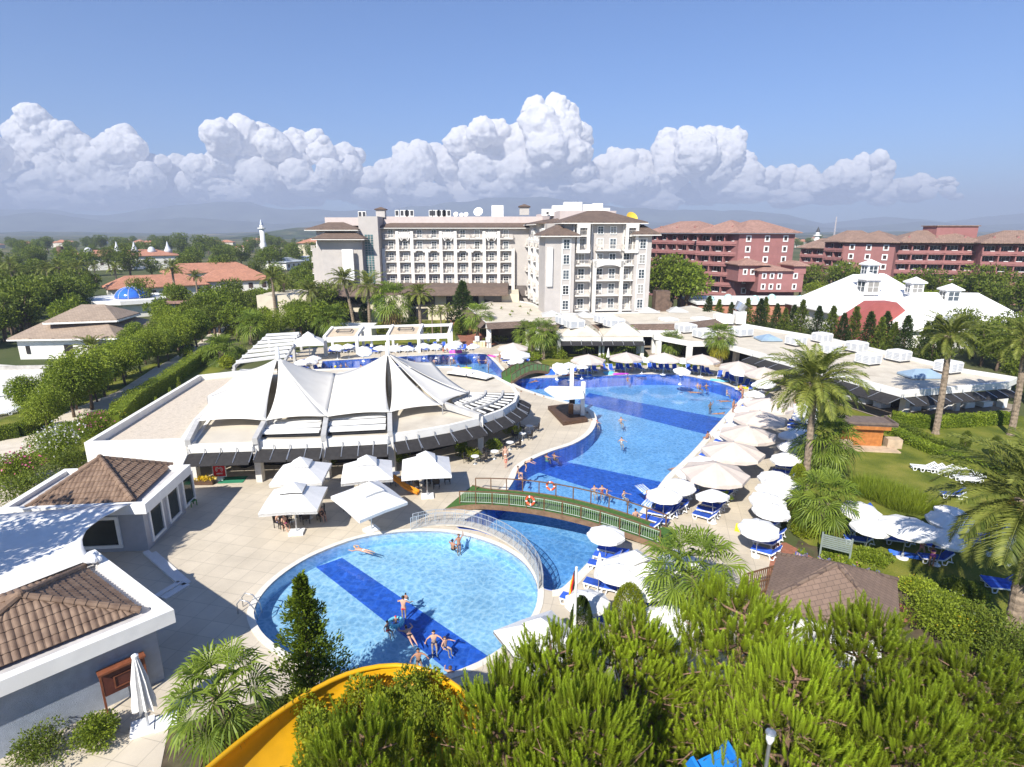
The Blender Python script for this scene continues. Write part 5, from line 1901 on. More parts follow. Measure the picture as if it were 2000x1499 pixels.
def tiled_face(mb,e0,e1,top,pitch=0.26,course=0.42,amp=0.055,z_off=0.0,e2=None):
 e0,e1=np.array(e0),np.array(e1)
 tp0=np.array(top)
 tp1=tp0 if e2 is None else np.array(e2)
 u=(e1-e0)/np.linalg.norm(e1-e0)
 Lu=np.linalg.norm(e1-e0)
 n=np.cross(u,tp0-e0)
 n/=np.linalg.norm(n)
 if n[2]<0:
  n=-n
 vdir=np.cross(n,u)
 if vdir[2]<0:
  vdir=-vdir
 hgt=(tp0-e0)@vdir
 ta,tb=(tp0-e0)@u,(tp1-e0)@u
 rows=int(hgt/course)
 for r in range(rows+1):
  v0,v1=r*course,min((r+1)*course+0.05,hgt)
  if v1-v0<0.05:
   continue
  f=v0/hgt
  f1=min(v1/hgt,1)
  ua,ub=ta*f,Lu+(tb-Lu)*f
  wa,wb=ta*f1,Lu+(tb-Lu)*f1
  lo,hi=min(ua,wa)if ta<0 else ua,ub
  k=max(1,int((ub-ua)/pitch))
  m_=6
  us=np.linspace(ua,ub,k*m_+1)
  ph=np.abs(np.sin((us/pitch)*PI))
  hh=amp*ph**0.8
  us1=np.clip(us,wa,wb)
  lift0,lift1=0.055,0.012
  V0=e0+us[:,None]*u+v0*vdir+n*(hh+lift0+z_off)[:,None]
  V1=e0+us1[:,None]*u+v1*vdir+n*(hh+lift1+z_off)[:,None]
  Vb=e0+us[:,None]*u+v0*vdir+n*z_off
  q=len(us)
  i=np.arange(q-1)
  mb.add(np.concatenate([V0,V1,Vb]),np.concatenate([np.stack([i,i+1,q+i+1,q+i],1),np.stack([2*q+i,2*q+i+1,i+1,i],1)]))
def ridge_tiles(mb,p,q,r=0.15,step=0.42):
 p,q=np.array(p),np.array(q)
 L_=np.linalg.norm(q-p)
 d=(q-p)/L_
 k=int(L_/step)
 for i in range(k+1):
  a=p+d*i*step
  b_=p+d*min(L_,i*step+step*1.08)
  if np.linalg.norm(b_-a)>0.05:
   mb.tube([a,b_],[r*1.12,r*0.92],8)
def pyramid_tiles(corners,apex,root,off,z_in=0.0):
 off=np.array((off[0],off[1],0))
 c=[np.array(q,float)-off for q in corners]
 ap=np.array(apex,float)-off
 mb=MB()
 for i in range(4):
  tiled_face(mb,c[i],c[(i+1)%4],ap)
 mb.add([*c,ap],[(0,1,4),(1,2,4),(2,3,4),(3,0,4),(3,2,1,0)])
 o=mb.build('roof',TILE,root)
 rd=MB()
 for i in range(4):
  ridge_tiles(rd,c[i]+(0,0,0.06),ap+(0,0,0.06))
 rd.ball(ap+np.array((0,0,0.1)),0.2)
 rd.build('ridge',TILE,o)
 return o
def shop(label,corner,d1,d2,l1,l2,H,par,roofc,apexz,name='shop_building',wallm=GREYWALL):
 c0=np.array(corner)
 d1,d2=np.array(d1),np.array(d2)
 root=thing(name,label,'shop',(*c0,0))
 q=[np.zeros(2),d1*l1,d1*l1+d2*l2,d2*l2]
 q=[tuple(p)for p in q]
 if area(q)<0:
  q=q[::-1]
 MB().prism(q,0,H-0.35).build('wall',wallm,root)
 o=offset(q,par)
 pm=MB()
 inn=offset(q,par-0.42)
 sheet(None,[o,inn],H+0.3,None,mb=pm)
 n=4
 pm.add([(a,b_,H-0.36)for a,b_ in o]+[(a,b_,H+0.3)for a,b_ in o],[(i,(i+1)%n,n+(i+1)%n,n+i)for i in range(n)])
 pm.add([(a,b_,H)for a,b_ in inn]+[(a,b_,H+0.3)for a,b_ in inn],[(i,n+i,n+(i+1)%n,(i+1)%n)for i in range(n)])
 sheet(None,[o],H-0.36,None,mb=pm)
 pm.build('parapet',WHITE,root)
 g=MB()
 sheet(None,[offset(q,par-0.4)],H+0.02,None,mb=g)
 g.build('gutter',mat('gutter_screed',(0.55,0.53,0.52),0.8,0.1,1.5,dirt=(0.3,0.28,0.26),dscale=1.0),root)
 pyramid_tiles([(a[0],a[1],H+0.18)for a in roofc],apexz,root,c0)
 return root
def unit(a,b_):
 d=np.array(b_)-np.array(a)
 return d/np.linalg.norm(d)
ca,cbk=np.array(at(291,1075)),np.array(at(363,1000))
dA1=unit(ca,cbk)
dA2=np.array((-dA1[1],dA1[0]))
FA,LA,RA=[np.array(at(*p,3.5))for p in((260,977),(50,990),(336,906))]
BA=LA+RA-FA
ctr=(LA+RA)/2
shA=shop('grey walled shop with brown pantile roof and three tall windows behind the shade sail',ca,dA1,dA2,np.linalg.norm(cbk-ca),np.linalg.norm(LA-FA)+1.4,3.2,0.55,[FA,RA,BA,LA],(*ctr,5.3))
wl=np.linalg.norm(cbk-ca)
for i in range(3):
 p=dA1*(1.4+i*2.35)+np.array((dA1[1],-dA1[0]))*0.03
 window(shA,(*p,1.45),math.atan2(dA1[1],dA1[0]),1.75,2.3,1,1,fr=0.18,glass=mat('shop_glass',(0.02,0.03,0.028),0.1,0.3,0.6,spec=0.6))
p=dA2*3.0-dA1*0.03
window(shA,(*p,1.4),math.atan2(dA2[1],dA2[0])+PI,3.0,2.2,1,1,fr=0.2,glass=MATS['shop_glass'])
cb_=np.array(at(322,1327))
w1=np.array(at(92,1447))
w2=np.array(at(191,1089,3.7))
cT=np.array(at(338,1203,3.7))
dB1=unit(cT,np.array(at(0,1345,3.7)))
dB2=unit(cT,w2)
print('shopB',cb_,w1,cT,w2,dB1,dB2,dB1@dB2)
FB,RB=np.array(at(274,1187,3.7)),np.array(at(163,1103,3.7))
lenB=np.linalg.norm(RB-FB)
LB=FB+dB1*lenB*1.35
BB=LB+RB-FB
ctr=(LB+RB)/2
apx,apy=at(40,1165,5.3)
shB=shop('blue grey walled shop with brown pantile roof nearest the camera at left',cb_,dB1,dB2,14,np.linalg.norm(w2-cT)-0.6,3.35,0.6,[FB,LB,BB,RB],(apx,apy,5.3),wallm=mat('blue_grey_render',(0.34,0.38,0.45),0.9,0.08,3,bump=0.9,bscale=45))
sail=thing('shade_sail','white shade sail stretched between the two tiled shops','shade sail',(*at(100,1080,3.4),3.4))
sc0=np.array((*at(100,1080,3.4),3.4))
c00,c10=np.array(P3(255,984,3.55)),np.array(P3(178,1092,3.75))
c01,c11=np.array(P3(25,1003,3.6)),np.array(P3(-190,1235,3.7))
c01=c01+(c01-c00)*0.45
V=[]
nu,nv=22,12
for i in range(nu+1):
 for j in range(nv+1):
  s,t=i/nu,j/nv
  p=(c00*(1-t)+c10*t)*(1-s)+(c01*(1-t)+c11*t)*s
  pull=0.16*math.sin(PI*t)*(1-s)**3
  p=p+(c01-c00)*pull*0.9
  p[2]-=0.35*math.sin(PI*s)*math.sin(PI*t)-0.02*math.sin(t*30)
  V.append(p-sc0)
k=nv+1
mb=MB().add(V,[(i*k+j,i*k+j+1,(i+1)*k+j+1,(i+1)*k+j)for i in range(nu)for j in range(nv)])
o=mb.build('canvas',FABW,sail,smooth=True)
md=o.modifiers.new('thick','SOLIDIFY')
md.thickness=0.02
rp_=MB()
for c in(c00,c10):
 rp_.tube([c-sc0,c-sc0+np.array((0.2,0.1,-0.15))],0.03,5)
rp_.build('rope',STEEL,sail)
stp=MB()
a,b_,c=[np.array(at(*p))for p in((285,1080),(352,1140),(305,1168))]
for p,q in((a,b_),(b_,c)):
 stp.bar((*p,0.07),(*q,0.07),0.35,0.14)
 stp.bar((*(p+(0.45,-0.1)),0.035),(*(q+(0.45,-0.1)),0.035),0.5,0.07)
tag(stp.build('step',mat('white_step_stone',(0.70,0.68,0.66),0.8,0.05,2)),'white stone step around the shop forecourt','step')
def palm_at(label,base,top_px,L,kind=None,yoff=0,**k):
 x,y=at(*base)
 h=hat(top_px[1],y)
 lx=xat(top_px[0],y,h)-x
 kt=palm(kind or('fan_palm' if k.get('fan')else 'date_palm'),label,h,L,lean=(lx,0),seed=int(base[0]*7+base[1])%9973,**k)
 kt.place((x,y,0))
 return kt
palm_at('tall date palm with bushy crown rising beside the beige parasols',(1571,955),(1590,752),4.3,nf=60,nl=44,lw=0.05,tr=0.27,fruit=True)
palm_at('tall slim date palm on the right lawn in front of the restaurant hedge',(1827,847),(1856,660),3.3,nf=46,nl=34,lw=0.05,tr=0.30)
palm_at('date palm cut by the right edge of the picture behind the lawn',(1974,850),(2004,668),3.4,nf=44,nl=32,lw=0.05,tr=0.30)
palm_at('big date palm nearest the right edge with orange fruit stalks over the loungers',(1974,1244),(2014,985),4.7,nf=56,nl=54,lw=0.05,tr=0.36,fruit=True,elmin=-0.75)
palm_at('bushy fan palm between the lower deck parasols and the lawn loungers',(1601,1040),(1608,985),2.4,fan=True,nf=34,tr=0.22,elmin=-0.8)
palm_at('bushy fan palm beside the tall date palm at the deck edge',(1597,942),(1612,868),2.8,fan=True,nf=34,tr=0.22,elmin=-0.9)
x,y=xat(1352,25.5,3.6),25.5
palm('fan_palm','large drooping fan palm by the end of the green bridge',3.3,2.6,nf=36,fan=True,tr=0.2,seed=77,elmin=-1.0).place((x,y,0))
x,y=xat(432,15.6,5.0),15.6
palm('fan_palm','fan palm in the near left corner beside the closed parasol',5.2,1.75,nf=34,fan=True,tr=0.15,seed=78,elmin=-1.1,skirt=8).place((x,y,0))
palm_at('yellow skirted fan palm in front of the restaurant',(1402,716),(1406,662),2.4,fan=True,nf=40,nl=20,tr=0.45,skirt=60,elmin=-0.5)
HPALM=[((612,650),(606,572),3.6,'leftmost tall palm of the hotel garden'),((692,645),(671,548),3.9,'tall palm before the grey tower with the blank white panel'),((723,652),(719,560),4.8,'thickest crowned tall palm before the hotel stair tower'),((822,655),(818,576),3.4,'slim tall palm before the middle of the long hotel wing')]
for bse,tp,L_,lab in HPALM:
 palm_at(lab,bse,tp,L_,nf=40,nl=20,lw=0.09,tr=0.32)
palm_at('short fan palm with tan dead fronds in the hotel garden',(768,655),(765,592),4.6,fan=True,nf=36,nl=20,tr=0.5,skirt=26)
for bse,tp,L_,lab in(((650,668),(645,628),3.6,'low fan palm at the left end of the white poolside pergola'),((932,668),(935,622),3.3,'fan palm by the red brick path'),((1040,694),(1032,657),2.8,'left of the two fan palms in the bed by the far bridge'),((1061,702),(1062,655),2.9,'right of the two fan palms in the bed by the far bridge'),((1141,692),(1140,664),2.6,'fan palm before the left pyramid roof pavilion'),((1222,692),(1220,664),2.6,'fan palm before the right pyramid roof pavilion'),((1310,696),(1311,672),2.3,'small fan palm beside the square concrete portal'),((490,672),(492,640),3.4,'broad fan palm left of the slatted pergola'),((430,712),(432,690),3.2,'low fan palm left of the slatted pergola'),((176,706),(178,682),3.2,'date palm in front of the white villa')):
 palm_at(lab,bse,tp,L_,fan='fan' in lab,nf=30,nl=18,tr=0.3,lw=0.09)
fdp=palm('date_palm','tall palm standing in the distant grove',9.0,3.6,nf=26,nl=10,lw=0.2,tr=0.3,seed=5)
for i,p in enumerate([(102,585),(126,590),(152,586),(165,592),(70,575),(40,585),(232,575),(350,575),(388,590),(345,590),(1955,600),(1590,590),(1620,575),(30,570),(190,560),(560,620),(540,630),(845,655),(862,655),(875,650)]):
 x,y=at(*p)
 if p[0]in(845,862,875):
  fdp.place((x,y,0),rng.random()*6,'small palm of the cluster in front of the hotel entrance','palms clustered before the hotel entrance',scale=0.52)
 else:
  fdp.place((x,y,0),rng.random()*6,'tall feather palm standing among distant trees','tall palms in the distant grove',scale=rng.uniform(0.8,1.1)*(1.0 if y>120 else 0.6))
bt=[broad_tree('broadleaf_tree','round crowned green tree in the grove','tree',8.5,3.6,2600,0.50,G_MID,16,seed=11),broad_tree('broadleaf_tree','dark round tree in the grove','tree',9.5,4.2,2600,0.55,G_DARK,18,seed=12),broad_tree('broadleaf_tree','light green tree in the grove','tree',6.5,3.2,2400,0.42,G_LIGHT,14,seed=13)]
LBT=['mid green round crowned tree in the grove left of the hotel','dark green spreading tree in the grove left of the hotel','light yellow green bushy tree in the grove left of the hotel']
LBR=['mid green tree among the buildings right of the hotel','dark green tree among the buildings right of the hotel','light green tree among the buildings right of the hotel']
def grove(cands,kinds,labs,grp,s0=0.8,s1=1.25):
 for p in cands:
  k=int(rng.choice(kinds))
  if 200<p[0]<540 and 550<p[1]<606:
   continue
  x,y=at(*p)
  bt[k].place((x,y,-0.1),rng.random()*6.28,labs[k],grp,scale=rng.uniform(s0,s1))
grove([(rng.uniform(380,660),rng.uniform(598,668))for i in range(44)],[0,0,2,2,1],LBT,'trees of the grove left of the hotel',0.6,0.95)
grove([(rng.uniform(330,640),rng.uniform(545,600))for i in range(30)],[0,1,2,0],LBT,'trees of the grove left of the hotel',0.8,1.2)
grove([(rng.uniform(-60,170),rng.uniform(610,668))for i in range(22)],[1,1,0],LBT,'trees of the grove left of the hotel',0.8,1.15)
grove([(rng.uniform(-60,560),rng.uniform(530,575))for i in range(34)],[1,0,1,0],LBT,'trees of the grove left of the hotel',0.9,1.4)
grove([(rng.uniform(-80,640),rng.uniform(498,530))for i in range(40)],[1,0,1],LBT,'trees of the grove left of the hotel',0.9,1.4)
grove([(a,b_)for a,b_ in((185,492),(200,493),(232,498),(250,499),(265,503),(312,496),(355,495),(358,508),(395,505),(408,498),(418,505),(430,500),(445,510),(500,490),(532,487),(543,488),(520,489),(560,500))],[1],LBT,'trees of the grove left of the hotel',1.1,1.9)
grove([(rng.uniform(-60,330),rng.uniform(562,612))for i in range(34)],[1,0,0],LBT,'trees of the grove left of the hotel',0.8,1.15)
grove([(rng.uniform(-70,70),rng.uniform(640,690))for i in range(10)]+[(rng.uniform(300,420),rng.uniform(600,640))for i in range(12)],[0,2,0],LBT,'trees of the grove left of the hotel',0.6,0.85)
grove([(1325,618),(1308,620),(1340,622),(1296,618)],[1,0],LBR,'trees among the buildings right of the hotel',1.4,1.7)
grove([(rng.uniform(-80,620),rng.uniform(476,500))for i in range(60)],[1,0,1],LBT,'trees of the grove left of the hotel',0.8,1.6)
grove([(rng.uniform(1550,1760),rng.uniform(474,500))for i in range(16)],[1,0],LBR,'trees among the buildings right of the hotel',0.8,1.3)
grove([(1575,590),(1595,595),(1620,600),(1640,600),(1735,610),(1760,612),(1800,610),(1815,618),(1780,605),(1880,615),(1905,622),(1930,630),(1965,620),(1990,630),(2010,615),(1700,600),(1665,598),(1560,585),(2040,640),(1850,605)],[0,1,2],LBR,'trees among the buildings right of the hotel',0.9,1.25)
grove([(1975,690),(2005,700),(1960,712),(1990,730),(1985,770),(2005,790),(2020,745),(1930,690),(1840,672),(1870,680),(1900,700),(1945,725),(1915,715)],[1],LBR,'trees among the buildings right of the hotel',0.55,0.8)
grove([(1000+40*i,470+(i*13)%8)for i in range(15,26)],[1,0],LBR,'trees among the buildings right of the hotel',1.0,1.6)
x,y=at(905,640)
ara=conifer('norfolk_pine','tall dark symmetrical conifer beside the hotel entrance','conifer',hat(552,y),4.2,5200,0.5,G_CYP,31,tiers=15,gaps=0.12,base=0.1)
ara.place((x,y,0))
cf=[conifer('conifer','dark ragged conifer','conifer',7.0,2.2,3000,0.34,G_CYP,41,15),conifer('conifer','dark ragged conifer','conifer',6.4,1.8,2600,0.32,G_DARK,42,13,0.35)]
CFP=[(1380,645),(1400,648),(1425,640),(1455,648),(1480,652),(1490,640),(1512,655),(1528,660),(1545,655),(1560,662),(1592,668),(1618,676),(1640,682),(1662,680),(1690,690),(1712,694),(1722,688),(1738,700),(1760,705),(1798,712),(1815,716),(1835,718)]
for i,p in enumerate(CFP):
 x,y=at(p[0],p[1]+3)
 cf[i%2].place((x,y,0),rng.random()*6,'dark ragged conifer, '+ORD[i+1]+' from the left in the row behind the restaurant','row of conifers behind the restaurant',scale=rng.uniform(0.85,1.2)*(0.9 if p[0]<1500 else 1))
broad_tree('broadleaf_tree','tall tree off the left edge shading the sail','tree',15,4.2,5200,0.4,G_MID,20,0.4,57).place((-31.2,20.6,0))
ft=[broad_tree('pepper_tree','feathery light green tree','tree',6.2,2.7,9000,0.24,G_LIGHT,22,0.3,51,1.0,0.03,0.45,-0.7,0.46),broad_tree('pepper_tree','feathery green tree','tree',5.6,2.4,8000,0.24,G_MID,20,0.3,52,1.0,0.03,0.45,-0.7,0.46)]
for p,k,s,lab in(((245,752),0,1.0,'feathery tree with a thin dark trunk by the pale path'),((310,718),0,0.95,'rounded feathery tree at the far end of the pale path'),((275,728),1,0.9,'feathery tree between the thin trunked one and the path end'),((180,800),0,1.15,'largest feathery tree left of the gravel roof'),((145,815),1,1.1,'drooping feathery tree behind the white oleander'),((205,775),1,1.0,'dense feathery tree in the middle of the left row'),((95,845),0,0.75,'low feathery tree next to the white sunbeds at left'),((385,678),1,1.15,'bushy tree in front of the blue domed building'),((350,690),0,1.0,'tree with yellowish leaves beside the parked car')):
 x,y=at(*p)
 ft[k].place((x,y,0),rng.random()*6,lab,scale=s)
b_=0
for c,r,h,fl,fm,lab in(((118,905),2.5,3.6,[(1,300,0.20)],(PETALW,),'tall oleander covered in white blossom behind the shop'),((190,865),1.8,2.9,[(1,130,0.18)],(PETALP,),'oleander with pink blossom beside the gravel roof'),((40,945),2.2,2.8,[(1,130,0.18)],(PETALP,),'oleander with sparse pink blossom in the far left shade'),((150,930),1.9,2.4,None,(),'dark green bush under the white oleander'),((60,985),2.4,2.6,None,(),'dark bush against the shop parapet'),((225,840),1.4,1.9,[(1,40,0.2)],(PETALY,),'bush with a patch of yellow flowers near the gravel roof corner')):
 x,y=at(*c)
 bush(lab,(x,y),r,h,G_MID if 'dark' not in lab else G_DARK,6000 if fl else 3200,0.17,seed=60+b_,flowers=fl,fm=fm,nclump=16)
 b_+=1
hedge('clipped hedge running along the pale path beside the gravel roof',px([(225,845),(262,800),(330,755),(385,715),(440,690)]),1.4,2.0,G_LIGHT,9000,0.16)
hedge('low dark hedge at the left edge behind the oleanders',px([(-20,862),(40,852),(95,832)]),1.2,1.3,G_MID,3000,0.16)
for i,p in enumerate([(120,790),(60,815),(165,770),(225,745),(285,712),(330,705),(360,688),(395,668),(330,660),(310,680),(365,650),(420,640),(450,625),(405,615),(480,640),(505,655),(535,668),(270,695),(212,762),(246,738),(292,704),(318,688),(345,668),(190,785),(150,800),(378,655)]):
 x,y=at(*p)
 ft[i%2].place((x,y,0),i*2.1,'feathery green tree in the dense belt along the left path','feathery trees along the left path',scale=rng.uniform(0.65,1.0))
for i,p in enumerate([(240,808),(268,788),(300,765),(205,830),(170,850),(130,860),(340,742),(95,880)]):
 bush('leafy bush between the feathery trees and the pale path',at(*p),1.6,1.7,(G_LIGHT,G_MID)[i%2],2200,0.18,seed=300+i,group='leafy bushes along the left path')
for i,p in enumerate([(262,858),(285,838),(310,812),(336,790),(352,770)]):
 x,y=at(*p)
 if i==0:
  sp_=conifer('young_cypress','small pointed cypress','young cypress',1.9,0.42,700,0.13,G_LIGHT,71,9,0.15)
 sp_.place((x,y,0),i,ORD[i+1]+' small pointed cypress from the front along the white parapet wall','young cypresses along the parapet',scale=rng.uniform(0.85,1.15))
for i,(p,lab)in enumerate((((420,640),'round bush left of the far path'),((455,655),'light bush by the start of the far path'),((470,700),'yellow green bush beside the slatted pergola'),((400,700),'low bush between the path and the slatted pergola'),((445,720),'bush in front of the low fan palm'),((370,700),'clipped round bush beside the pale path'))):
 bush(lab,at(*p),1.8,1.9,(G_LIGHT,G_LIME,G_MID)[i%3],1500,0.24,seed=90+i)
sh=[((1030,706),2.6,1.5,'green shrub bed under the two fan palms',G_MID),((1085,700),2.2,1.8,'bright green bush beside the left pavilion column',G_LIGHT),((1010,662),3.5,1.3,'clipped hedge block before the terrace windows',G_DARK),((975,668),2.8,1.2,'second hedge block next to the white notice boards',G_DARK),((1475,724),2.0,1.5,'yellow green bush at the restaurant awning end',G_LIGHT),((1345,716),2.2,1.0,'low bush behind the far parasols near the portal',G_MID),((1195,706),3.0,1.0,'low shrubs behind the far parasols',G_MID),((740,650),2.6,2.2,'yellow flowered bush in the hotel garden',G_LIME),((800,640),3.0,2.2,'rounded bush at the back of the hotel lawn',G_MID),((845,652),2.0,2.4,'clipped bush beside the hotel lawn',G_LIGHT),((895,655),1.6,3.0,'bush beside the dark symmetrical conifer',G_MID),((1170,628),3.0,2.6,'round green bush growing between the pyramid roofs and terrace',G_MID),((615,655),2.6,2.4,'bush left of the poolside pergola',G_MID),((590,660),2.8,2.8,'large bush behind the slatted pergola',G_DARK),((700,622),2.8,3.2,'tall bush under the hotel podium',G_MID),((660,640),2.4,2.4,'bush under the leftmost tall palm',G_LIGHT)]
for i,(p,r,h,lab,m_)in enumerate(sh):
 bush(lab,at(*p),r,h,m_,1500,0.28,seed=110+i)
tp0=topiary('clipped column',3.4,1.0,G_CYP,81,2600,0.26)
for p,lab in(((714,632),'grey green clipped column before the podium window'),((899,652),'left clipped column at the top of the red path'),((906,655),'right clipped column at the top of the red path')):
 x,y=at(*p)
 tp0.place((x,y,0),rng.random()*6,lab,scale=1.0 if p[0]>800 else 1.25)
tA=topiary('clipped column',2.9,0.62,G_LIME,82,6500,0.10)
for p,s,lab in(((1553,975),1.0,'lime green clipped column beside the tall date palm'),((1543,1012),0.72,'round topped lime shrub in front of the black lamp post')):
 x,y=at(*p)
 tA.place((x,y,0),1,lab,scale=s)
tD=topiary('clipped column',2.1,0.42,G_DARK,83,2600,0.12)
for p,lab in(((1882,884),'dark clipped column at the far lawn hedge'),((1940,894),'dark clipped column right of its twin at the far lawn hedge')):
 x,y=at(*p)
 tD.place((x,y,0),1,lab)
hedge('clipped hedge along the front of the restaurant terrace',px([(1740,826),(1815,836),(1968,826)]),1.2,1.15,G_MID,9000,0.17)
hedge('low hedge running down the far lawn from the wooden kiosk',px([(1725,838),(1790,872),(1870,905),(1960,935)]),1.3,0.7,G_MID,6000,0.15)
hedge('second low hedge next to the wooden kiosk path',px([(1728,824),(1800,858),(1880,888)]),1.0,0.6,G_DARK,4000,0.15)
for i,(p,r,lab)in enumerate((((1712,965),1.9,'left clump of tall wispy grass on the lawn'),((1765,985),1.9,'right clump of tall wispy grass on the lawn'))):
 n=3200
 a=rng.random(n)*6.28
 q=r*np.sqrt(rng.random(n))
 P=np.stack([np.cos(a)*q,np.sin(a)*q,np.zeros(n)],1)
 mb=MB()
 D=np.stack([np.cos(a)*0.5*q/r,np.sin(a)*0.5*q/r,np.ones(n)],1)
 leaves(mb,P,D,rng.uniform(0.5,1.2,n),0.035,spread=0.25)
 o=mb.build('grass_clump',G_LIGHT if i else G_MID,loc=(*at(*p),0),tint=rng.uniform(0.2,0.7,n))
 tag(o,lab,'ornamental grass')
for i,(p,r,h,lab,m_,fl,fm)in enumerate((((1570,1040),1.5,0.8,'low lime shrub at the foot of the black lamp post',G_LIME,None,()),((1640,1090),1.2,0.45,'ground juniper left of the slatted sign',G_MID,None,()),((1700,1092),1.3,0.5,'spreading juniper right of the slatted sign',G_MID,None,()),((1660,1115),1.0,0.6,'small flowering plant by the patterned planter',G_LIGHT,[(1,50,0.1)],(PETALP,)),((1800,1165),1.7,0.9,'leafy shrub behind the brown roofed kiosk',G_LIGHT,[(1,60,0.09)],(PETALY,)),((1850,1200),1.7,1.1,'shrub between the brown kiosk and the red path',G_MID,[(1,40,0.09)],(PETALW,)),((1890,1165),1.5,0.8,'blue green low shrub near the shaded loungers',G_DARK,None,()),((1880,1262),2.0,1.6,'bush with yellow specks in front of the red path',G_MID,[(1,60,0.09)],(PETALY,)),((1830,1240),2.0,2.4,'broad leaved bush beside the pine on the right',G_LIGHT,None,()),((1950,1290),2.2,2.4,'dark bush under the big date palm',G_DARK,None,()),((1990,1330),2.0,2.6,'dark bush in the right corner',G_DARK,None,()))):
 bush(lab,at(*p),r,h,m_,4200,0.13,seed=140+i,flowers=fl,fm=fm,nclump=14)
for p,y,top,rr,mt_,lab,sd in((1135,23.6,1165,0.55,leafmat('topiary_dark',(0.03,0.055,0.008),(0.10,0.145,0.02)),'dark green clipped arborvitae with a split crown beside the flag pole',84),(1228,24.2,1140,0.82,G_LIME,'bright lime clipped arborvitae right of the black and white bollard',85)):
 h=hat(top,y)
 x=xat(p,y,h*0.6)
 topiary(lab,h,rr,mt_,sd,15000,0.075).place((x,y,0))
x,y=xat(598,20.4,4),20.4
conifer('cypress','single upright juniper with ragged branches against the round pool','conifer',hat(1130,y),1.5,15000,0.17,leafmat('juniper_spray',(0.035,0.065,0.006),(0.20,0.27,0.022)),91,20,0.42,0.03,0.05,0.75,0.38).place((x,y,0))
PINES=[(1085,12.2,1262,2.5,'pine with pale candles in front of the large near white parasol'),(1455,13.6,1172,3.0,'tallest pine in the middle of the foreground'),(1240,14.2,1222,2.6,'pine standing below the lime arborvitae'),(1700,13.4,1212,2.8,'pine in front of the brown roofed kiosk'),(1905,12.6,1300,2.6,'pine at the lower right edge'),(700,9.6,1415,2.1,'low pine at the bottom left beside the yellow slide'),(985,10.8,1335,2.1,'pine beside the right edge of the yellow slide'),(1560,10.6,1295,2.2,'shorter pine nearest the camera right of the blue slide'),(1150,9.6,1370,2.1,'short pine left of the blue slide'),(1800,10.2,1370,2.2,'short pine at the bottom right')]
pk=[]
for i,(pxx,y,top,r,lab)in enumerate(PINES):
 h=hat(top,y)
 x=xat(pxx,y,h)
 if i<3:
  pk.append((pine(lab,9.6,2.6,200+i),9.6))
  pk[-1][0].place((x,y,0),0.6*i,lab,scale=(r/2.6,r/2.6,h/9.6))
 else:
  k,h0=pk[i%3]
  k.place((x,y,0),1.1*i,lab,scale=(r/2.6,r/2.6,h/h0))
rob=[broad_tree('robinia_tree','slender robinia','tree',4.6,1.0,4200,0.12,G_LIME,12,0.3,95,0.8,0.012,0.6,0.2,0.42),broad_tree('robinia_tree','slender robinia','tree',4.2,0.95,3800,0.12,G_LIGHT,11,0.3,96,0.8,0.012,0.6,0.2,0.42)]
for i,(pxx,y,top,lab)in enumerate(((700,17.0,1300,'slender light tree growing over the yellow slide top'),(770,16.4,1298,'slender tree right of the slide top'),(835,17.4,1290,'slender tree between the slide and the round pool'),(640,15.4,1350,'dense young tree left of the slide top'),(590,16.4,1335,'young tree below the upright juniper'),(700,14.2,1370,'young tree in front of the yellow slide'),(785,13.6,1400,'young tree before the slide right rim'),(850,14.8,1340,'young tree at the slide right rim'),(622,13.2,1400,'young tree at the left rim of the yellow slide'),(620,14.4,1385,'young tree between the slide arms'),(735,15.8,1335,'young tree over the middle of the slide'))):
 h=hat(top,y)
 rob[i%2].place((xat(pxx,y,h),y,0),i*1.3,lab,scale=(1.0,1.0,h/(4.6 if i%2==0 else 4.2)))
x,y=xat(385,12.6,2),12.6
bush('dense oleander bush at the bottom left below the fan palm',(x,y),1.7,4.4,G_LIGHT,14000,0.13,seed=170,nclump=22,flowers=[(1,14,0.14)],fm=(PETALP,))
bush('dark undergrowth bush behind the near fan palm',(xat(520,17.5,1),17.5),1.5,2.2,G_DARK,5000,0.12,seed=171,nclump=14)
bush('dark bush between the fan palm and the juniper',(xat(545,19.0,1),19.0),1.3,2.0,G_DARK,4500,0.12,seed=172,nclump=14)
bush('dark oleander bush right of the juniper at the pool rim',(xat(690,19.6,1),19.6),1.4,2.3,G_DARK,5000,0.12,seed=173,nclump=14)
bush('bush at the very bottom left by the shop wall',at(185,1455),1.1,1.2,G_MID,4000,0.11,seed=174,nclump=12)
bush('grey green bush at the bottom left corner',at(75,1488),1.5,1.1,G_DARK,3500,0.10,seed=175,nclump=12)
bush('variegated yellow green shrub by the white lamp',(xat(1430,8.4,3),8.4),1.1,5.6,leafmat('variegated_leaf',(0.2,0.24,0.02),(0.6,0.6,0.22)),6000,0.10,seed=176,nclump=16)
bush('strap leaved shrub at the bottom between the pines',(xat(1640,9.2,3),9.2),1.4,5.2,G_MID,5000,0.2,seed=177,nclump=14)
n=26000
P=np.stack([rng.uniform(-10,24,n),rng.uniform(6.5,21,n),np.zeros(n)],1)
hh=P[:,0]>5.5
keepm=~((P[:,1]>19.5)&(P[:,0]<9))
P=P[keepm]
mb=MB()
leaves(mb,P,np.tile((0,0,1.0),(len(P),1)),rng.uniform(0.2,0.7,len(P)),0.4,spread=0.7)
o=mb.build('undergrowth',G_DARK,tint=rng.random(len(P)))
o['kind']='stuff'
TURF=mat('green_turf_carpet',(0.055,0.13,0.025),0.9,0.15,5.0,bump=0.3,bscale=60)
SIDEB=mat('bridge_side_board',(0.20,0.125,0.075),0.7,0.2,3.0)
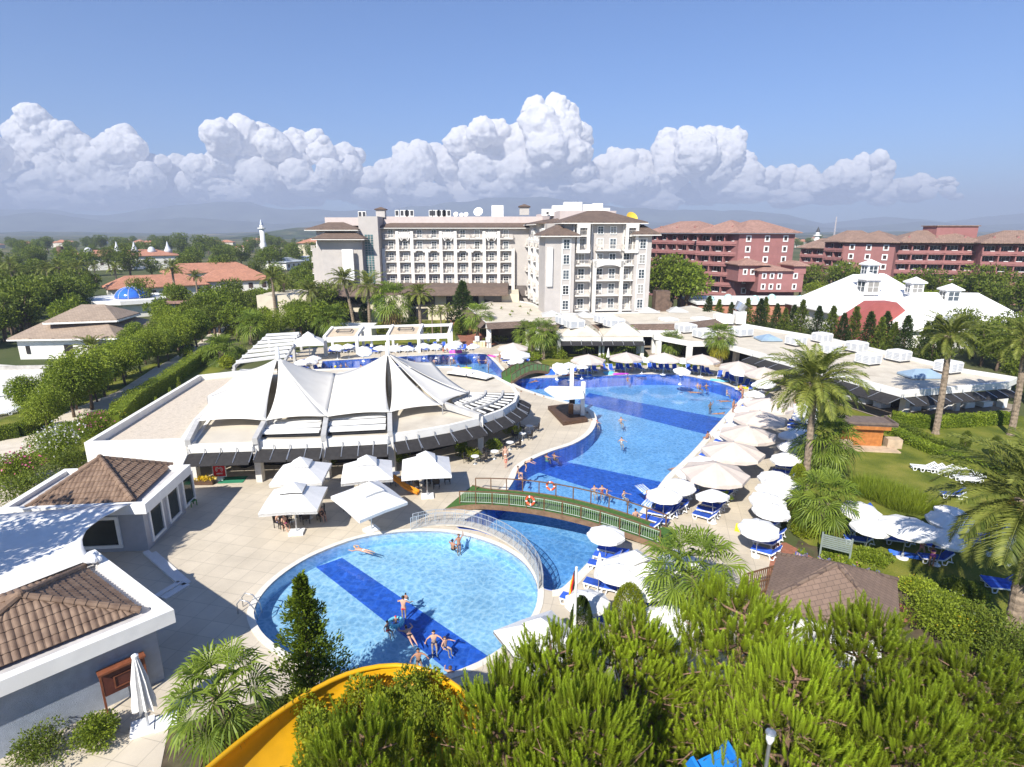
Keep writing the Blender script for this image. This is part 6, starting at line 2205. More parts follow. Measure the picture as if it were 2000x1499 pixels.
def arch_bridge(label,p0,p1,w0,w1,rise,nposts,infill=True,flare=0.0):
 a,b_=np.array(p0),np.array(p1)
 L_=np.linalg.norm(b_-a)
 t=(b_-a)/L_
 s=np.array((-t[1],t[0]))
 root=thing('footbridge',label,'footbridge',(*a,0))
 n=24
 tp,sd=[],[]
 F=lambda u:rise*math.sin(PI*u)**0.9
 D,B=MB(),MB()
 V=[]
 for i in range(n+1):
  u=i/n
  w_=(w0+(w1-w0)*u)/2+flare*max(0,1-u/0.18)**2
  c=t*L_*u
  z=F(u)+0.05
  for k in(-1,1):
   V.append((*(c+s*w_*k),z))
 D.add(V,[(2*i,2*i+2,2*i+3,2*i+1)for i in range(n)])
 D.build('deck',TURF,root)
 for k in(-1,1):
  for i in range(n):
   u0,u1=i/n,(i+1)/n
   q=[]
   for u in(u0,u1):
    w_=(w0+(w1-w0)*u)/2+flare*max(0,1-u/0.18)**2
    q.append((*(t*L_*u+s*(w_+0.06)*k),F(u)-0.1))
   B.bar(q[0],q[1],0.1,0.36)
 build_each(B,'side_board',SIDEB,root)
 for k in(-1,1):
  r,f=MB(),MB()
  pts=[]
  for i in range(nposts+1):
   u=0.05+0.9*i/nposts
   w_=(w0+(w1-w0)*u)/2
   c=t*L_*u+s*(w_-0.04)*k
   r.bar((*c,F(u)),(*c,F(u)+1.05),0.08,0.08)
   pts.append((*c,F(u)+1.05))
  for q0,q1 in zip(pts[:-1],pts[1:]):
   r.bar(q0,q1,0.09,0.06)
   if infill and k==-1:
    z_=np.array((0,0,0.12))
    f.bar(np.array(q0)-z_,np.array(q1)-z_,0.03,0.03)
    f.bar(np.array(q0)-z_*7,np.array(q1)-z_*7,0.03,0.03)
    for j in range(1,9):
     m_=np.array(q0)+(np.array(q1)-np.array(q0))*j/9
     f.bar(m_-z_*7,m_-z_,0.02,0.02)
   elif not infill:
    f.bar(np.array(q0)-(0,0,0.5),np.array(q1)-(0,0,0.5),0.03,0.9)
  o=r.build('railing',BROWNMET,root)
  if f.n:
   f.build('baluster',mat('pale_green_steel',(0.45,0.52,0.45),0.5,0.1,3)if infill else mat('green_mesh_panel',(0.17,0.28,0.10),0.8,0.2,3),o)
 return a,t,s,L_,F
B0,B1=at(896,972),at(1318,1058)
ba,bt_,bs,bL,bF=arch_bridge('green carpeted footbridge with brown railings over the pool neck',B0,B1,2.7,2.4,0.95,11,True,0.9)
arch_bridge('far green footbridge between the back pool and the main pool',at(985,748),at(1067,728),2.0,2.0,1.0,9,False)
LBM=mat('lifebuoy_orange',(0.72,0.11,0.04),0.5,0.1,3)
def torus(mb,R0,r,n=20,k=8,m=0,seg=None):
 for i in range(n):
  a0,a1=2*PI*i/n,2*PI*(i+1)/n
  mm=m if seg is None else seg(i)
  mb.tube([(R0*math.cos(a0),R0*math.sin(a0),0),(R0*math.cos(a1),R0*math.sin(a1),0)],r,k,mm,cap=False)
for lab,u,k in(('orange and white lifebuoy on the far rail of the green bridge',0.43,1),('orange and white lifebuoy on the near rail of the green bridge',0.40,-1)):
 c=np.array(ba)+bt_*bL*u+bs*1.3*k
 mb=MB()
 torus(mb,0.30,0.085,20,8,0,lambda i:1 if i%5==0 else 0)
 mb.xf(Matrix.Rotation(math.atan2(bt_[1],bt_[0]),4,'Z')@Matrix.Rotation(PI/2,4,'X'))
 tag(mb.build('lifebuoy',[LBM,WHITE],loc=(*(c+bs*(0.1 if k>0 else-0.12)),bF(u)+0.75),smooth=True),lab,'lifebuoy')
def railing(label,pts,h=0.95,nb=5,m=None,z0=0.0,name='pool_railing'):
 root=thing(name,label,'railing',(*pts[0],0))
 o=np.array(pts[0])
 q=[np.array(p)-o for p in pts]
 r,b_=MB(),MB()
 zz=lambda i:z0[i]if hasattr(z0,'__len__')else z0
 for i,p in enumerate(q):
  r.bar((*p,zz(i)),(*p,zz(i)+h),0.04,0.04)
  if i:
   p0=q[i-1]
   for zc in(h,0.1):
    r.bar((*p0,zz(i-1)+zc),(*p,zz(i)+zc),0.035,0.035)
   for j in range(1,nb+1):
    m_=p0+(p-p0)*j/(nb+1)
    zj=zz(i-1)+(zz(i)-zz(i-1))*j/(nb+1)
    b_.bar((*m_,zj+0.1),(*m_,zj+h),0.014,0.014)
 r.build('rail',m or STEEL,root)
 b_.build('baluster',m or STEEL,root)
RS=mat('pale_steel_rail',(0.46,0.49,0.52),0.4,0.08,4,metal=0.4)
rg=smooth(px([(803,1036),(850,1028),(905,1031),(950,1044),(992,1066),(1022,1090),(1045,1122),(1052,1152)]),3,False)
zr=[0.14*math.sin(PI*i/(len(rg)-1))for i in range(len(rg))]
railing('curved steel railing along the round pool side of the narrow walkway',rg,0.95,4,RS,zr)
rg2=smooth(px([(807,1028),(852,1021),(908,1023),(955,1036),(998,1058),(1028,1082),(1052,1115),(1060,1148)]),3,False)
railing('curved steel railing along the deep pool side of the narrow walkway',rg2,0.95,4,RS,zr)
wk=MB()
V=[(*p,z+0.06)for p,z in zip(rg,zr)]+[(*p,z+0.06)for p,z in zip(rg2,zr)]
n=len(rg)
wk.add(V+[(x,y,z-0.12)for x,y,z in V],[(i,n+i,n+i+1,i+1)for i in range(n-1)]+[(i,i+1,2*n+i+1,2*n+i)for i in range(n-1)]+[(n+i+1,n+i,3*n+i,3*n+i+1)for i in range(n-1)])
tag(wk.build('walkway',mat('walkway_stone',(0.5,0.47,0.42),0.8,0.1,2)),'narrow arched stone walkway between the round pool and the deep pool','walkway')
lad=thing('pool_ladder','steel hoop ladder at the left rim of the round pool','pool ladder',(*at(488,1192),0))
for sy in(-0.3,0.3):
 MB().tube([(-0.5,sy,0),(-0.5,sy,0.6),(-0.3,sy,0.85),(0.1,sy,0.75),(0.45,sy,0.2),(0.5,sy,-0.4)],0.03,8).build('hoop',STEEL,lad,smooth=True)
pg=thing('pergola','white poolside pergola of five portal frames in front of the hotel lawn','pergola',(*at(758,690),0))
pc=np.array(at(758,690))
fx=[np.array(at(p,q))-pc for p,q in((637,695),(699,692.5),(759.5,690),(819,688),(878,686))]
Zb=hat(662,pc[1])
Zt=hat(650,pc[1])
for p in fx:
 b=MB().box((p[0],p[1],Zb/2+0.4),(0.5,0.5,Zb+0.8))
 b.box((p[0],p[1]+4.0,Zt/2),(0.4,0.4,Zt-0.6))
 b.bar((p[0],p[1]-0.1,Zb+0.6),(p[0],p[1]+4.6,Zt+0.4),0.42,0.55)
 b.build('portal_frame',WHITE,pg)
for i in range(4):
 p,q=fx[i],fx[i+1]
 b=MB().bar((p[0]+0.26,p[1],Zb+0.2),(q[0]-0.26,q[1],Zb+0.2),0.3,0.85).bar((p[0]+0.22,p[1]+4.4,Zt+0.35),(q[0]-0.22,q[1]+4.4,Zt+0.35),0.3,0.45)
 build_each(b,'beam',WHITE,pg)
 if i%2==0:
  r=MB()
  r.add([(p[0]+0.25,p[1]+0.2,Zb+0.62),(q[0]-0.25,q[1]+0.2,Zb+0.62),(q[0]-0.25,q[1]+4.2,Zt+0.3),(p[0]+0.25,p[1]+4.2,Zt+0.3)],[(0,1,2,3)])
  r.build('roof_panel',mat('beige_panel',(0.55,0.45,0.33),0.8,0.1,1),pg)
  m_=(p+q)/2
  w_=MB().bar((m_[0]-1.2,m_[1]+1.6,Zb+1.2),(m_[0]+1.2,m_[1]+1.6,Zb+1.2),0.15,0.1).bar((m_[0]-1.2,m_[1]+3,Zb+1.4),(m_[0]+1.2,m_[1]+3,Zb+1.4),0.15,0.1).bar((m_[0]-1.2,m_[1]+1.6,Zb+1.2),(m_[0]-1.2,m_[1]+3,Zb+1.4),0.15,0.1).bar((m_[0]+1.2,m_[1]+1.6,Zb+1.2),(m_[0]+1.2,m_[1]+3,Zb+1.4),0.15,0.1)
  w_.build('hatch_frame',DKSTEEL,pg)
hut=thing('garden_hut','small white flat roofed hut behind the poolside pergola','hut',(*at(688,664),0))
MB().box((0,2,1.2),(7.5,4,2.4)).build('wall',WALLW,hut)
MB().box((0,2,2.5),(8.0,4.6,0.2)).build('roof',WHITE,hut)
MB().box((0.4,-0.02,1.2),(1.4,0.1,1.6)).build('window',GLASS,hut)
sp_=thing('pergola','slatted pergola with wide white louvres left of the back pool','pergola',(*at(520,710),0))
oc=np.array(at(520,710))
Q=[np.array(at(*p,3.1))-oc for p in((524,652),(586,650),(556,702),(456,714))]
tl,tr_,br,bl=Q
for i in range(7):
 s=(i+0.5)/7
 a,b_=tl+(bl-tl)*s,tr_+(br-tr_)*s
 MB().bar((*a,3.15),(*b_,3.25),1.05,0.28).build('louvre',WHITE,sp_)
for a,b_ in((tl,bl),(tr_,br)):
 MB().bar((*a,2.85),(*b_,2.85),0.3,0.4).build('beam',MATS['grey_concrete_beam'],sp_)
for p in(tr_,br,(tr_+br)/2,bl,tl):
 MB().box((*p,1.32),(0.4,0.4,2.64)).build('post',MATS['grey_concrete_beam'],sp_)
sg=thing('stage','dark wood poolside music stage under a white flat canopy','stage',(*at(1110,812),0))
so_=np.array(at(1110,812))
pf=[np.array(at(*p))-so_ for p in((1070,800),(1100,832),(1148,825),(1112,795))]
MB().prism(pf,0,0.42).build('platform',WOODDK,sg)
r_=[np.array(at(*p,3.4))-so_ for p in((1063,762),(1091,781),(1141,777),(1137,757),(1073,756))]
MB().prism(r_,3.3,3.5).build('roof',FABW,sg)
for p,h in(((1137,818),4.2),((1115,800),5.0)):
 q=np.array(at(*p))-so_
 MB().box((*q,h/2),(0.42,0.42,h)).build('column',WALLW,sg)
q=np.array(at(1108,812))-so_
spk=thing('loudspeaker','black speaker cabinet standing on the poolside stage','loudspeaker',(so_[0]+q[0]+0.6,so_[1]+q[1]+1.0,0.42))
MB().box((0,0,0.6),(0.6,0.55,1.2)).build('cabinet',DKSTEEL,spk)
MB().lathe([(0.2,0),(0.2,0.03),(0.05,0.05)],12).xf(Matrix.Translation((0,-0.28,0.5))@Matrix.Rotation(PI/2,4,'X')).build('cone',WICKER,spk)
mx=thing('mixing_desk','silver equipment rack on the poolside stage','equipment rack',(*at(1127,815),0.42))
MB().box((0,0,0.5),(0.9,0.6,1.0)).build('case',STEEL,mx)
MB().box((-0.7,0.1,0.55),(0.5,0.5,1.1)).build('stand',mat('varnished_wood',(0.32,0.14,0.05),0.5,0.2,5),mx)
kc=[np.array(at(*p,2.9))for p in((1518,1084),(1752,1134),(1490,1180))]
A_,B_,D_=kc
C_=B_+D_-A_
ko=(A_+C_)/2
ki=thing('kiosk','brown shingled hip roof kiosk beside the red path','kiosk',(*ko,0))
hip_roof([tuple(p-ko)for p in(D_,C_,B_,A_)],2.95,1.5,inset=0.499).build('roof',brickmat('kiosk_shingle',(0.21,0.142,0.105),(0.11,0.075,0.06),0.32,0.22,0.012,0.08,0.85,0.5,0,0.35),ki)
rd=MB()
for p in(A_,B_,C_,D_):
 ridge_tiles(rd,(*(p-ko),2.97),(0,0,4.45),0.1,0.35)
rd.build('ridge',SHINGLE,ki)
MB().prism([tuple((p-ko)*0.82)for p in(A_,B_,C_,D_)],0,2.7).build('wall',WALLW,ki)
fe=thing('trellis_fence','dark brown lattice fence beside the brown kiosk','fence',(*at(1478,1165),0))
b=MB()
f0,f1=np.array(at(1448,1180))-at(1478,1165),np.array(at(1512,1160))-at(1478,1165)
for i in range(17):
 p=f0+(f1-f0)*i/16
 b.bar((*p,0),(*p,1.9),0.05,0.05)
for z in(0.4,1.1,1.85):
 b.bar((*f0,z),(*f1,z),0.06,0.07)
b.build('lattice',BROWNMET,fe)
VARN=mat('orange_varnished_boards',(0.42,0.16,0.045),0.5,0.2,3.0,bump=0.1)
wb=thing('bar_hut','orange varnished wooden bar hut with a flat grey rimmed roof on the lawn','bar hut',(*at(1688,873),0),R(-8))
MB().box((0,0.9,0.85),(3.0,1.8,1.7)).build('counter',VARN,wb)
MB().box((0.3,1.0,2.28),(4.4,2.8,0.16)).box((0.3,-0.33,2.4),(4.4,0.14,0.34)).box((2.43,1.0,2.4),(0.14,2.5,0.34)).build('roof',mat('weathered_board',(0.16,0.12,0.10),0.8,0.2,3),wb)
MB().box((0.2,-0.1,2.03),(3.4,0.7,0.32)).build('fascia',VARN,wb)
b=MB()
for x in(-1.3,1.3):
 for y in(0.1,1.7):
  b.box((x,y,1.95),(0.14,0.14,0.5))
build_each(b,'post',VARN,wb)
st_=MB()
st_.box((2.6,0.3,0.45),(1.3,0.9,0.9)).box((-1.9,-0.5,0.35),(0.9,0.9,0.7)).box((0.4,-0.6,0.06),(4.4,1.6,0.12))
build_each(st_,'stone_bench',mat('tan_stone',(0.5,0.38,0.26),0.85,0.15,2),wb)
sb=thing('sign_board','blank grey slatted garden sign on two posts','sign',(*at(1628,1100),0),R(-32))
b=MB()
for i in range(7):
 b.box((0,0,0.95+i*0.13),(1.5,0.05,0.085))
b.build('slat_panel',mat('grey_green_board',(0.20,0.24,0.22),0.7,0.1,4),sb)
for x in(-0.8,0.8):
 MB().box((x,0,0.95),(0.1,0.1,1.9)).build('post',mat('grey_green_board',(0,0,0)),sb)
MOS=brickmat('mosaic_tile',(0.40,0.30,0.30),(0.12,0.14,0.38),0.16,0.16,0.03,0.5,0.6,0.5,0.5,0.0)
for p,lab in(((1563,1098),'mosaic planter leftmost along the red path'),((1607,1108),'mosaic planter second along the red path'),((1655,1122),'mosaic planter with the pink flowers'),((1702,1133),'mosaic planter rightmost along the red path')):
 pt=thing('planter',lab,'planter',(*at(*p),0),R(-20),'mosaic planters along the red path')
 MB().lathe([(0.33,0),(0.36,0.6),(0.36,0.66),(0.3,0.66),(0.3,0.55)],4).build('pot',MOS,pt)
 mb=MB()
 leaves(mb,rng.normal(size=(60,3))*0.12+(0,0,0.62),sph(60)+(0,0,1),0.2,0.5)
 mb.build('plant',G_MID,pt,tint=rng.random(60))
def lamp_post(label,x,y,h,m,r=0.05):
 lp=thing('lamp_post',label,'lamp post',(x,y,0))
 MB().tube([(0,0,0),(0,0,h-0.24)],r,8).build('post',m,lp)
 MB().lathe([(r*1.2,h-0.24),(r*2.2,h-0.14),(r*2.2,h)],10).build('lamp',mat('opal_lamp',(0.8,0.8,0.76),0.4,0.03,2),lp)
 MB().lathe([(r*3,h),(r*2.6,h+r),(0.01,h+r*2)],10).build('cap',m,lp)
lamp_post('black lamp post in front of the lime shrub by the lower deck',*at(1549,1008),1.5,DKSTEEL,0.06)
x,y=xat(1456,9.0,6),9.0
lamp_post('pale topped lamp post at the bottom between the pines',x,y,hat(1432,9.0),STEEL,0.035)
bo=thing('bollard','black and white banded bollard beside the lime arborvitae','bollard',(xat(1175,22.6,0.5),22.6,0))
for z0,z1,m_ in((0,0.5,DKSTEEL),(0.5,0.85,WHITE),(0.85,1.15,DKSTEEL)):
 MB().lathe([(0.11,z0+0.001),(0.11,z1)],12).build('band',m_,bo)
y=22.0
fp=thing('flag_pole','white flag pole beside the split arborvitae','flag pole',(xat(1121,y,2),y,0))
ht=hat(1108,y)
MB().tube([(0,0,0),(0,0,ht)],[0.07,0.06],10).build('pole',WHITE,fp)
fg=MB()
for c in range(3):
 V=[]
 for j in range(9):
  z=ht-0.15-j*0.12
  for k in(0,1):
   u=(c+k)/3
   V.append((-0.06-u*0.26*(0.45+0.55*j/8),0.06*math.sin(j*0.9+u*5),z-u*0.28))
 fg.add(V,[(2*j,2*j+1,2*j+3,2*j+2)for j in range(8)],c)
tag(fg.build('flag',[mat('flag_black',(0.02,0.02,0.02),0.8),mat('flag_red',(0.6,0.02,0.02),0.8),mat('flag_gold',(0.8,0.5,0.02),0.8)],loc=(xat(1121,y,2),y,0)),'black red and gold flag hanging limp from the white pole','flag')
YELS=mat('yellow_slide_plastic',(0.72,0.38,0.012),0.35,0.06,2.0)
ys=thing('water_slide','big yellow water slide curving through the trees at the bottom','water slide',(xat(700,16,2),16,0))
so2=np.array((xat(700,16,2),16,0))
pth=smooth([(-8.3,9.4,4.3),(-7.6,12.0,3.9),(-6.5,14.6,3.5),(-5.1,16.4,3.2),(-3.6,16.7,2.9),(-2.2,15.4,2.6),(-1.5,13.4,2.3),(-1.2,11.0,2.1),(-1.2,8.0,1.9)],5,False)
P=np.array(pth)-so2
T=np.gradient(P,axis=0)
T/=np.linalg.norm(T,axis=1)[:,None]
S=np.cross(T,(0,0,1.0))
S/=np.linalg.norm(S,axis=1)[:,None]
ang=np.linspace(-0.1*PI,1.1*PI,13)
V=np.concatenate([P[i]-S[i]*np.cos(ang)[:,None]*1.65-np.array((0,0,1.0))*(np.sin(ang)*1.0)[:,None]+(0,0,0.9)for i in range(len(P))])
k=len(ang)
mb=MB().add(V,[(i*k+j,i*k+j+1,(i+1)*k+j+1,(i+1)*k+j)for i in range(len(P)-1)for j in range(k-1)])
o=mb.build('trough',YELS,ys,smooth=True)
md=o.modifiers.new('thick','SOLIDIFY')
md.thickness=0.06
rm=MB()
for e in(0,k-1):
 rm.tube(V[e::k],0.09,8)
rm.build('rim',YELS,ys,smooth=True)
lg=MB()
for i in range(4,len(P),9):
 lg.tube([P[i]+(0,0,-0.3),(P[i][0],P[i][1],0)],0.14,8)
build_each(lg,'support',YELS,ys)
bsl=thing('water_slide','blue water slide chute at the bottom edge between the pines','water slide',(xat(1400,9.6,5),9.6,0))
a,b_=np.array((-0.25,0.9,hat(1478,10.5))),np.array((1.4,-2.6,hat(1478,10.5)-1.6))
MB().bar(a,b_,1.0,0.08).build('chute',mat('blue_slide_plastic',(0.02,0.20,0.62),0.4,0.06,2),bsl)
r=MB()
d=np.cross(b_-a,(0,0,1.0))
d/=np.linalg.norm(d)
for s in(-0.5,0.5):
 r.bar(a+d*s+(0,0,0.14),b_+d*s+(0,0,0.14),0.08,0.34)
r.build('side',MATS['blue_slide_plastic'],bsl)
MB().tube([(a+b_)/2,(0.5,-0.6,0)],0.15,8).build('support',STEEL,bsl)
osl=MB()
V=[]
for i in range(9):
 t=i/8
 for s,z in((-0.3,0.28),(-0.22,0.06),(0.22,0.06),(0.3,0.28)):
  V.append((t*2.1,s+0.05*math.sin(t*9),1.15*(1-t)**1.3+z))
osl.add(V,[(i*4+j,i*4+j+1,i*4+j+5,i*4+j+4)for i in range(8)for j in range(3)])
o=osl.build('toy_slide',mat('orange_slide_plastic',(0.72,0.27,0.02),0.4,0.05,2),loc=(*at(768,962),0),smooth=True)
o.rotation_euler=(0,0,R(-12))
md=o.modifiers.new('thick','SOLIDIFY')
md.thickness=0.05
tag(o,'small orange toddler slide beneath the tilted square parasol','toy slide')
RUSTW=mat('red_brown_wood',(0.20,0.065,0.03),0.6,0.2,4)
nb=thing('notice_board','red brown roofed notice board standing against the near shop wall','notice board',(*at(252,1372),0),math.atan2(dB1[1],dB1[0])+PI)
MB().box((0,0,1.35),(1.5,0.08,1.1)).build('panel',mat('dark_red_panel',(0.10,0.03,0.02),0.6,0.2,3),nb)
MB().box((0,0,1.98),(1.75,0.4,0.09)).build('hood',RUSTW,nb)
f=MB()
f.box((-0.35,-0.06,1.3),(0.05,0.03,0.6)).box((0.35,-0.06,1.3),(0.05,0.03,0.6)).box((0,-0.06,1.02),(0.65,0.03,0.05)).box((0,-0.06,1.58),(0.65,0.03,0.05))
f.build('frame',RUSTW,nb)
for x in(-0.8,0.8):
 MB().box((x,0,0.97),(0.08,0.1,1.94)).box((x,-0.1,0.05),(0.08,0.6,0.08)).build('leg',RUSTW,nb)
cp=thing('closed_parasol','tall closed white cantilever parasol with a white slab base near the shop','parasol',(*at(291,1424),0))
n=22
V=[]
prof=[(0.06,3.55),(0.10,3.5),(0.16,3.0),(0.25,2.4),(0.28,1.9),(0.35,1.35),(0.36,1.15)]
for r,z in prof:
 for j in range(n):
  rr=r*(1.0+(0.26 if j%2 else-0.2)*min(1,(3.5-z)/0.6+0.1))
  V.append((rr*math.cos(2*PI*j/n),rr*math.sin(2*PI*j/n),z-(0.16 if(j%4==1 and z<1.3)else 0)))
MB().add(V,[(i*n+j,(i+1)*n+j,(i+1)*n+(j+1)%n,i*n+(j+1)%n)for i in range(6)for j in range(n)]).build('canopy',FABW,cp)
MB().tube([(0,0,0),(0,0,3.6)],0.05,10).build('pole',STEEL,cp)
MB().lathe([(0.12,3.5),(0.13,3.6),(0.05,3.66)],12).build('hub',PLASTIC,cp)
MB().box((-0.25,0,0.09),(0.85,0.85,0.17),0.5).box((0.55,0.3,0.07),(0.8,0.8,0.12),0.5).build('base',PLASTIC,cp)
bag_=thing('rubbish_bag','knotted white bag of rubbish on the near shop parapet','bag',(*at(180,1098,3.7),3.68))
mb=MB()
for i in range(9):
 mb.ball(rng.normal(size=3)*(0.17,0.17,0.07)+(0,0,0.2),rng.uniform(0.14,0.26),8,6)
mb.build('sack',PLASTIC,bag_)
MB().tube([(0,0,0.35),(0.05,0,0.55)],[0.07,0.12],6).build('knot',PLASTIC,bag_)
rs=thing('ice_cream_sign','red ice cream sign with a white heart emblem beside the pavilion entrance','sign',(*at(431,938),0),R(8))
MB().box((0,0,0.85),(0.95,0.06,1.0)).build('board',mat('sign_red',(0.62,0.012,0.02),0.5,0.05,2),rs)
e=MB()
for sx in(-1,1):
 e.box((sx*0.5,0,0.85),(0.05,0.09,1.1))
e.box((0,0,1.38),(0.95,0.09,0.05)).box((0,0,0.32),(0.95,0.09,0.05)).box((0,0,0.15),(0.5,0.4,0.3))
e.build('frame',PLASTIC,rs)
e=MB()
for sx in(-1,1):
 for q,r in((0.0,0.2),(0.05,0.12)):
  pts=[(sx*(0.02+r*0.62*(1-math.cos(t))),-0.045,0.98+q*0.3+r*math.sin(t)*(1 if t<PI else 1.4)*(1-0.35*(t/(1.5*PI))))for t in np.linspace(0.15,1.45*PI,14)]
  e.tube(pts,0.022,5)
e.box((0,-0.04,0.62),(0.5,0.02,0.03)).box((0,-0.04,0.55),(0.5,0.02,0.02))
e.build('emblem',PLASTIC,rs)
gt=thing('doormat','green mat at the pavilion entrance','mat',(*at(455,938),0.02))
MB().box((0,0,0.01),(2.0,1.3,0.02),0.1).build('mat',mat('green_mat',(0.03,0.22,0.12),0.9,0.1,3),gt)
pf_=thing('flower_planter','dark trough of yellow flowers at the pavilion corner','planter',(*at(398,946),0))
MB().box((0,0,0.2),(1.7,0.45,0.4)).build('trough',WOODDK,pf_)
mb=MB()
leaves(mb,rng.normal(size=(300,3))*(0.45,0.14,0.1)+(0,0,0.5),sph(300)+(0,0,1),0.14,0.7)
mb.build('flowers',PETALY,pf_,tint=rng.random(300))
gc=thing('garden_chair','green plastic chair at the corner of the windowed shop','chair',(*at(376,988),0),R(60))
GP=mat('green_plastic',(0.05,0.2,0.04),0.4,0.05,2)
MB().box((0,0,0.43),(0.5,0.5,0.05)).build('seat',GP,gc)
MB().box((0,0.24,0.72),(0.5,0.05,0.5)).build('backrest',GP,gc)
for sx in(-0.22,0.22):
 for sy in(-0.22,0.22):
  MB().box((sx,sy,0.2),(0.05,0.05,0.4)).build('leg',GP,gc)
for i,(p,r,h,lab)in enumerate((((925,895),1.1,1.0,'yellow green potted shrubs under the pavilion awning'),((965,878),0.9,1.0,'second shrub clump under the curved awning'),((650,905),0.8,1.6,'dark shrub in the shade behind the square parasols'),((785,905),1.0,1.5,'shrub with yellow leaves between the square parasols'),((1000,850),1.0,1.2,'shrubs beneath the pavilion right end'),((900,890),0.7,1.8,'upright shrub behind the right square parasol'))):
 bush(lab,at(*p),r,h,G_LIME if i%2==0 else G_MID,1300,0.14,seed=190+i)
VT=brickmat('villa_shingle',(0.36,0.275,0.205),(0.22,0.165,0.125),0.5,0.28,0.02,0.12,0.9,0.5,0,0.25)
vc=np.array(at(150,705))
vi=thing('villa','white walled villa with a two tier sand brown hip roof','villa',(*vc,0))
def vp(a,b_,z):
 x,y=at(a,b_,z)
 return np.array((x,y))-vc
EZ=3.4
e=[vp(14,664,EZ),vp(226,661,EZ),vp(322,633,EZ),vp(120,628,EZ)]
MB().prism([tuple(np.mean(e,0)+(p-np.mean(e,0))*0.9)for p in e],0,EZ-0.02).build('wall',WALLW,vi)
hip_roof([tuple(p)for p in e],EZ+0.2,3.4,inset=0.46).build('roof',VT,vi)
ev=MB()
for i in range(4):
 ev.bar((*e[i],EZ-0.12),(*e[(i+1)%4],EZ-0.12),0.3,0.2)
build_each(ev,'eave',WHITE,vi)
e2=[vp(84,628,6.0),vp(228,623,6.0),vp(273,610,6.0),vp(150,607,6.0)]
hip_roof([tuple(p)for p in e2],5.9,2.0,inset=0.46).build('upper_roof',VT,vi)
ev=MB()
for i in range(4):
 ev.bar((*e2[i],5.6),(*e2[(i+1)%4],5.6),0.3,0.25)
build_each(ev,'eave',WHITE,vi)
dd=vp(121,692,0)
wr=math.atan2((e[1]-e[0])[1],(e[1]-e[0])[0])
wp=np.mean(e,0)+(e[0]-np.mean(e,0))*0.9
wq=np.mean(e,0)+(e[1]-np.mean(e,0))*0.9
for s,wd,h,nm in((0.52,1.3,2.3,'door'),(0.1,0.6,1.3,'window')):
 p=wp+(wq-wp)*s
 o=MB().box((0,-0.03,h/2+(0.9 if nm=='window' else 0)),(wd,0.12,h)).build(nm,BLACKVOID,vi,loc=(*p,0))
 o.rotation_euler=(0,0,wr)
wp2=np.mean(e,0)+(e[2]-np.mean(e,0))*0.9
for i in range(4):
 p=wq+(wp2-wq)*(0.42+i*0.14)
 d_=(wp2-wq)/np.linalg.norm(wp2-wq)
 o=MB().box((0,-0.03,1.6),(1.5,0.12,2.6)).build('window',mat('grey_window',(0.25,0.3,0.34),0.2,0.1,1,spec=0.6),vi,loc=(*p,0))
 o.rotation_euler=(0,0,math.atan2(d_[1],d_[0]))
tw=MB()
tw.wallloop(px([(-60,724),(160,720)]),0,0.6,0.3,closed=False)
tag(tw.build('low_wall',mat('grey_low_wall',(0.4,0.38,0.35),0.8,0.2,1)),'grey low wall edging the villa terrace','wall')
db=thing('domed_pavilion','white flat roofed pavilion crowned by a blue glass dome','pavilion',(*at(265,612),0))
MB().lathe([(9.0,0),(9.0,3.2)],10).build('wall',WALLW,db)
MB().lathe([(10.4,3.2),(10.4,4.1),(9.8,4.1),(9.8,3.9),(0.1,3.9)],10).build('roof',WHITE,db)
MB().lathe([(3.9*math.cos(t),4.0+2.7*math.sin(t))for t in np.linspace(0,1.5,9)],20).build('dome',mat('blue_dome_glass',(0.04,0.15,0.62),0.15,0.15,0.4,spec=0.7),db,smooth=True)
r=MB()
for j in range(10):
 a=2*PI*j/10
 r.tube([(3.94*math.cos(t)*math.cos(a),3.94*math.cos(t)*math.sin(a),4.0+2.74*math.sin(t))for t in np.linspace(0,1.5,9)],0.06,4)
r.build('rib',WHITE,db)
MB().prism([(9.5,-7),(16,-6),(15,2),(9.5,0)],3.1,3.5).build('side_roof',REDROOF,db)
TERR=brickmat('terracotta_tile',(0.50,0.23,0.14),(0.32,0.15,0.1),0.5,0.35,0.03,0.15,0.9,0.5,0,0.2)
def long_house(label,p0,p1,depth,eave,rise,m,cat='house',wallm=WALLW):
 a,b_=np.array(p0),np.array(p1)
 c=(a+b_)/2
 t=(b_-a)/np.linalg.norm(b_-a)
 s=np.array((-t[1],t[0]))
 L_=np.linalg.norm(b_-a)
 r=thing('tiled_house',label,cat,(*c,0),math.atan2(t[1],t[0]))
 MB().box((0,depth/2,eave/2),(L_,depth,eave)).build('wall',wallm,r)
 hip_roof([(-L_/2-1,-1),(L_/2+1,-1),(L_/2+1,depth+1),(-L_/2-1,depth+1)],eave+0.15,rise,inset=0.4).build('roof',m,r)
 w_=MB()
 for i in range(max(2,int(L_/4))):
  x=-L_/2+(i+0.5)*L_/max(2,int(L_/4))
  w_.box((x,-0.02,eave*0.5),(1.4,0.12,min(1.8,eave*0.5)))
 build_each(w_,'window',DKROOM,r)
 return r
long_house('long house with terracotta roof nearest the blue dome',at(222,590),at(405,578),12,3.6,3.2,TERR)
long_house('long terracotta roofed house behind the yellowish tree',at(395,572),at(530,566),14,3.6,3.4,TERR)
long_house('terracotta roofed house behind the other two long houses',at(330,556),at(500,548),14,4.0,3.4,TERR)
long_house('terracotta roof among palms at far left',at(-40,562),at(80,556),14,3.4,3.0,TERR)
long_house('second terracotta roof at the far left edge',at(-60,540),at(30,536),12,3.4,3.0,TERR)
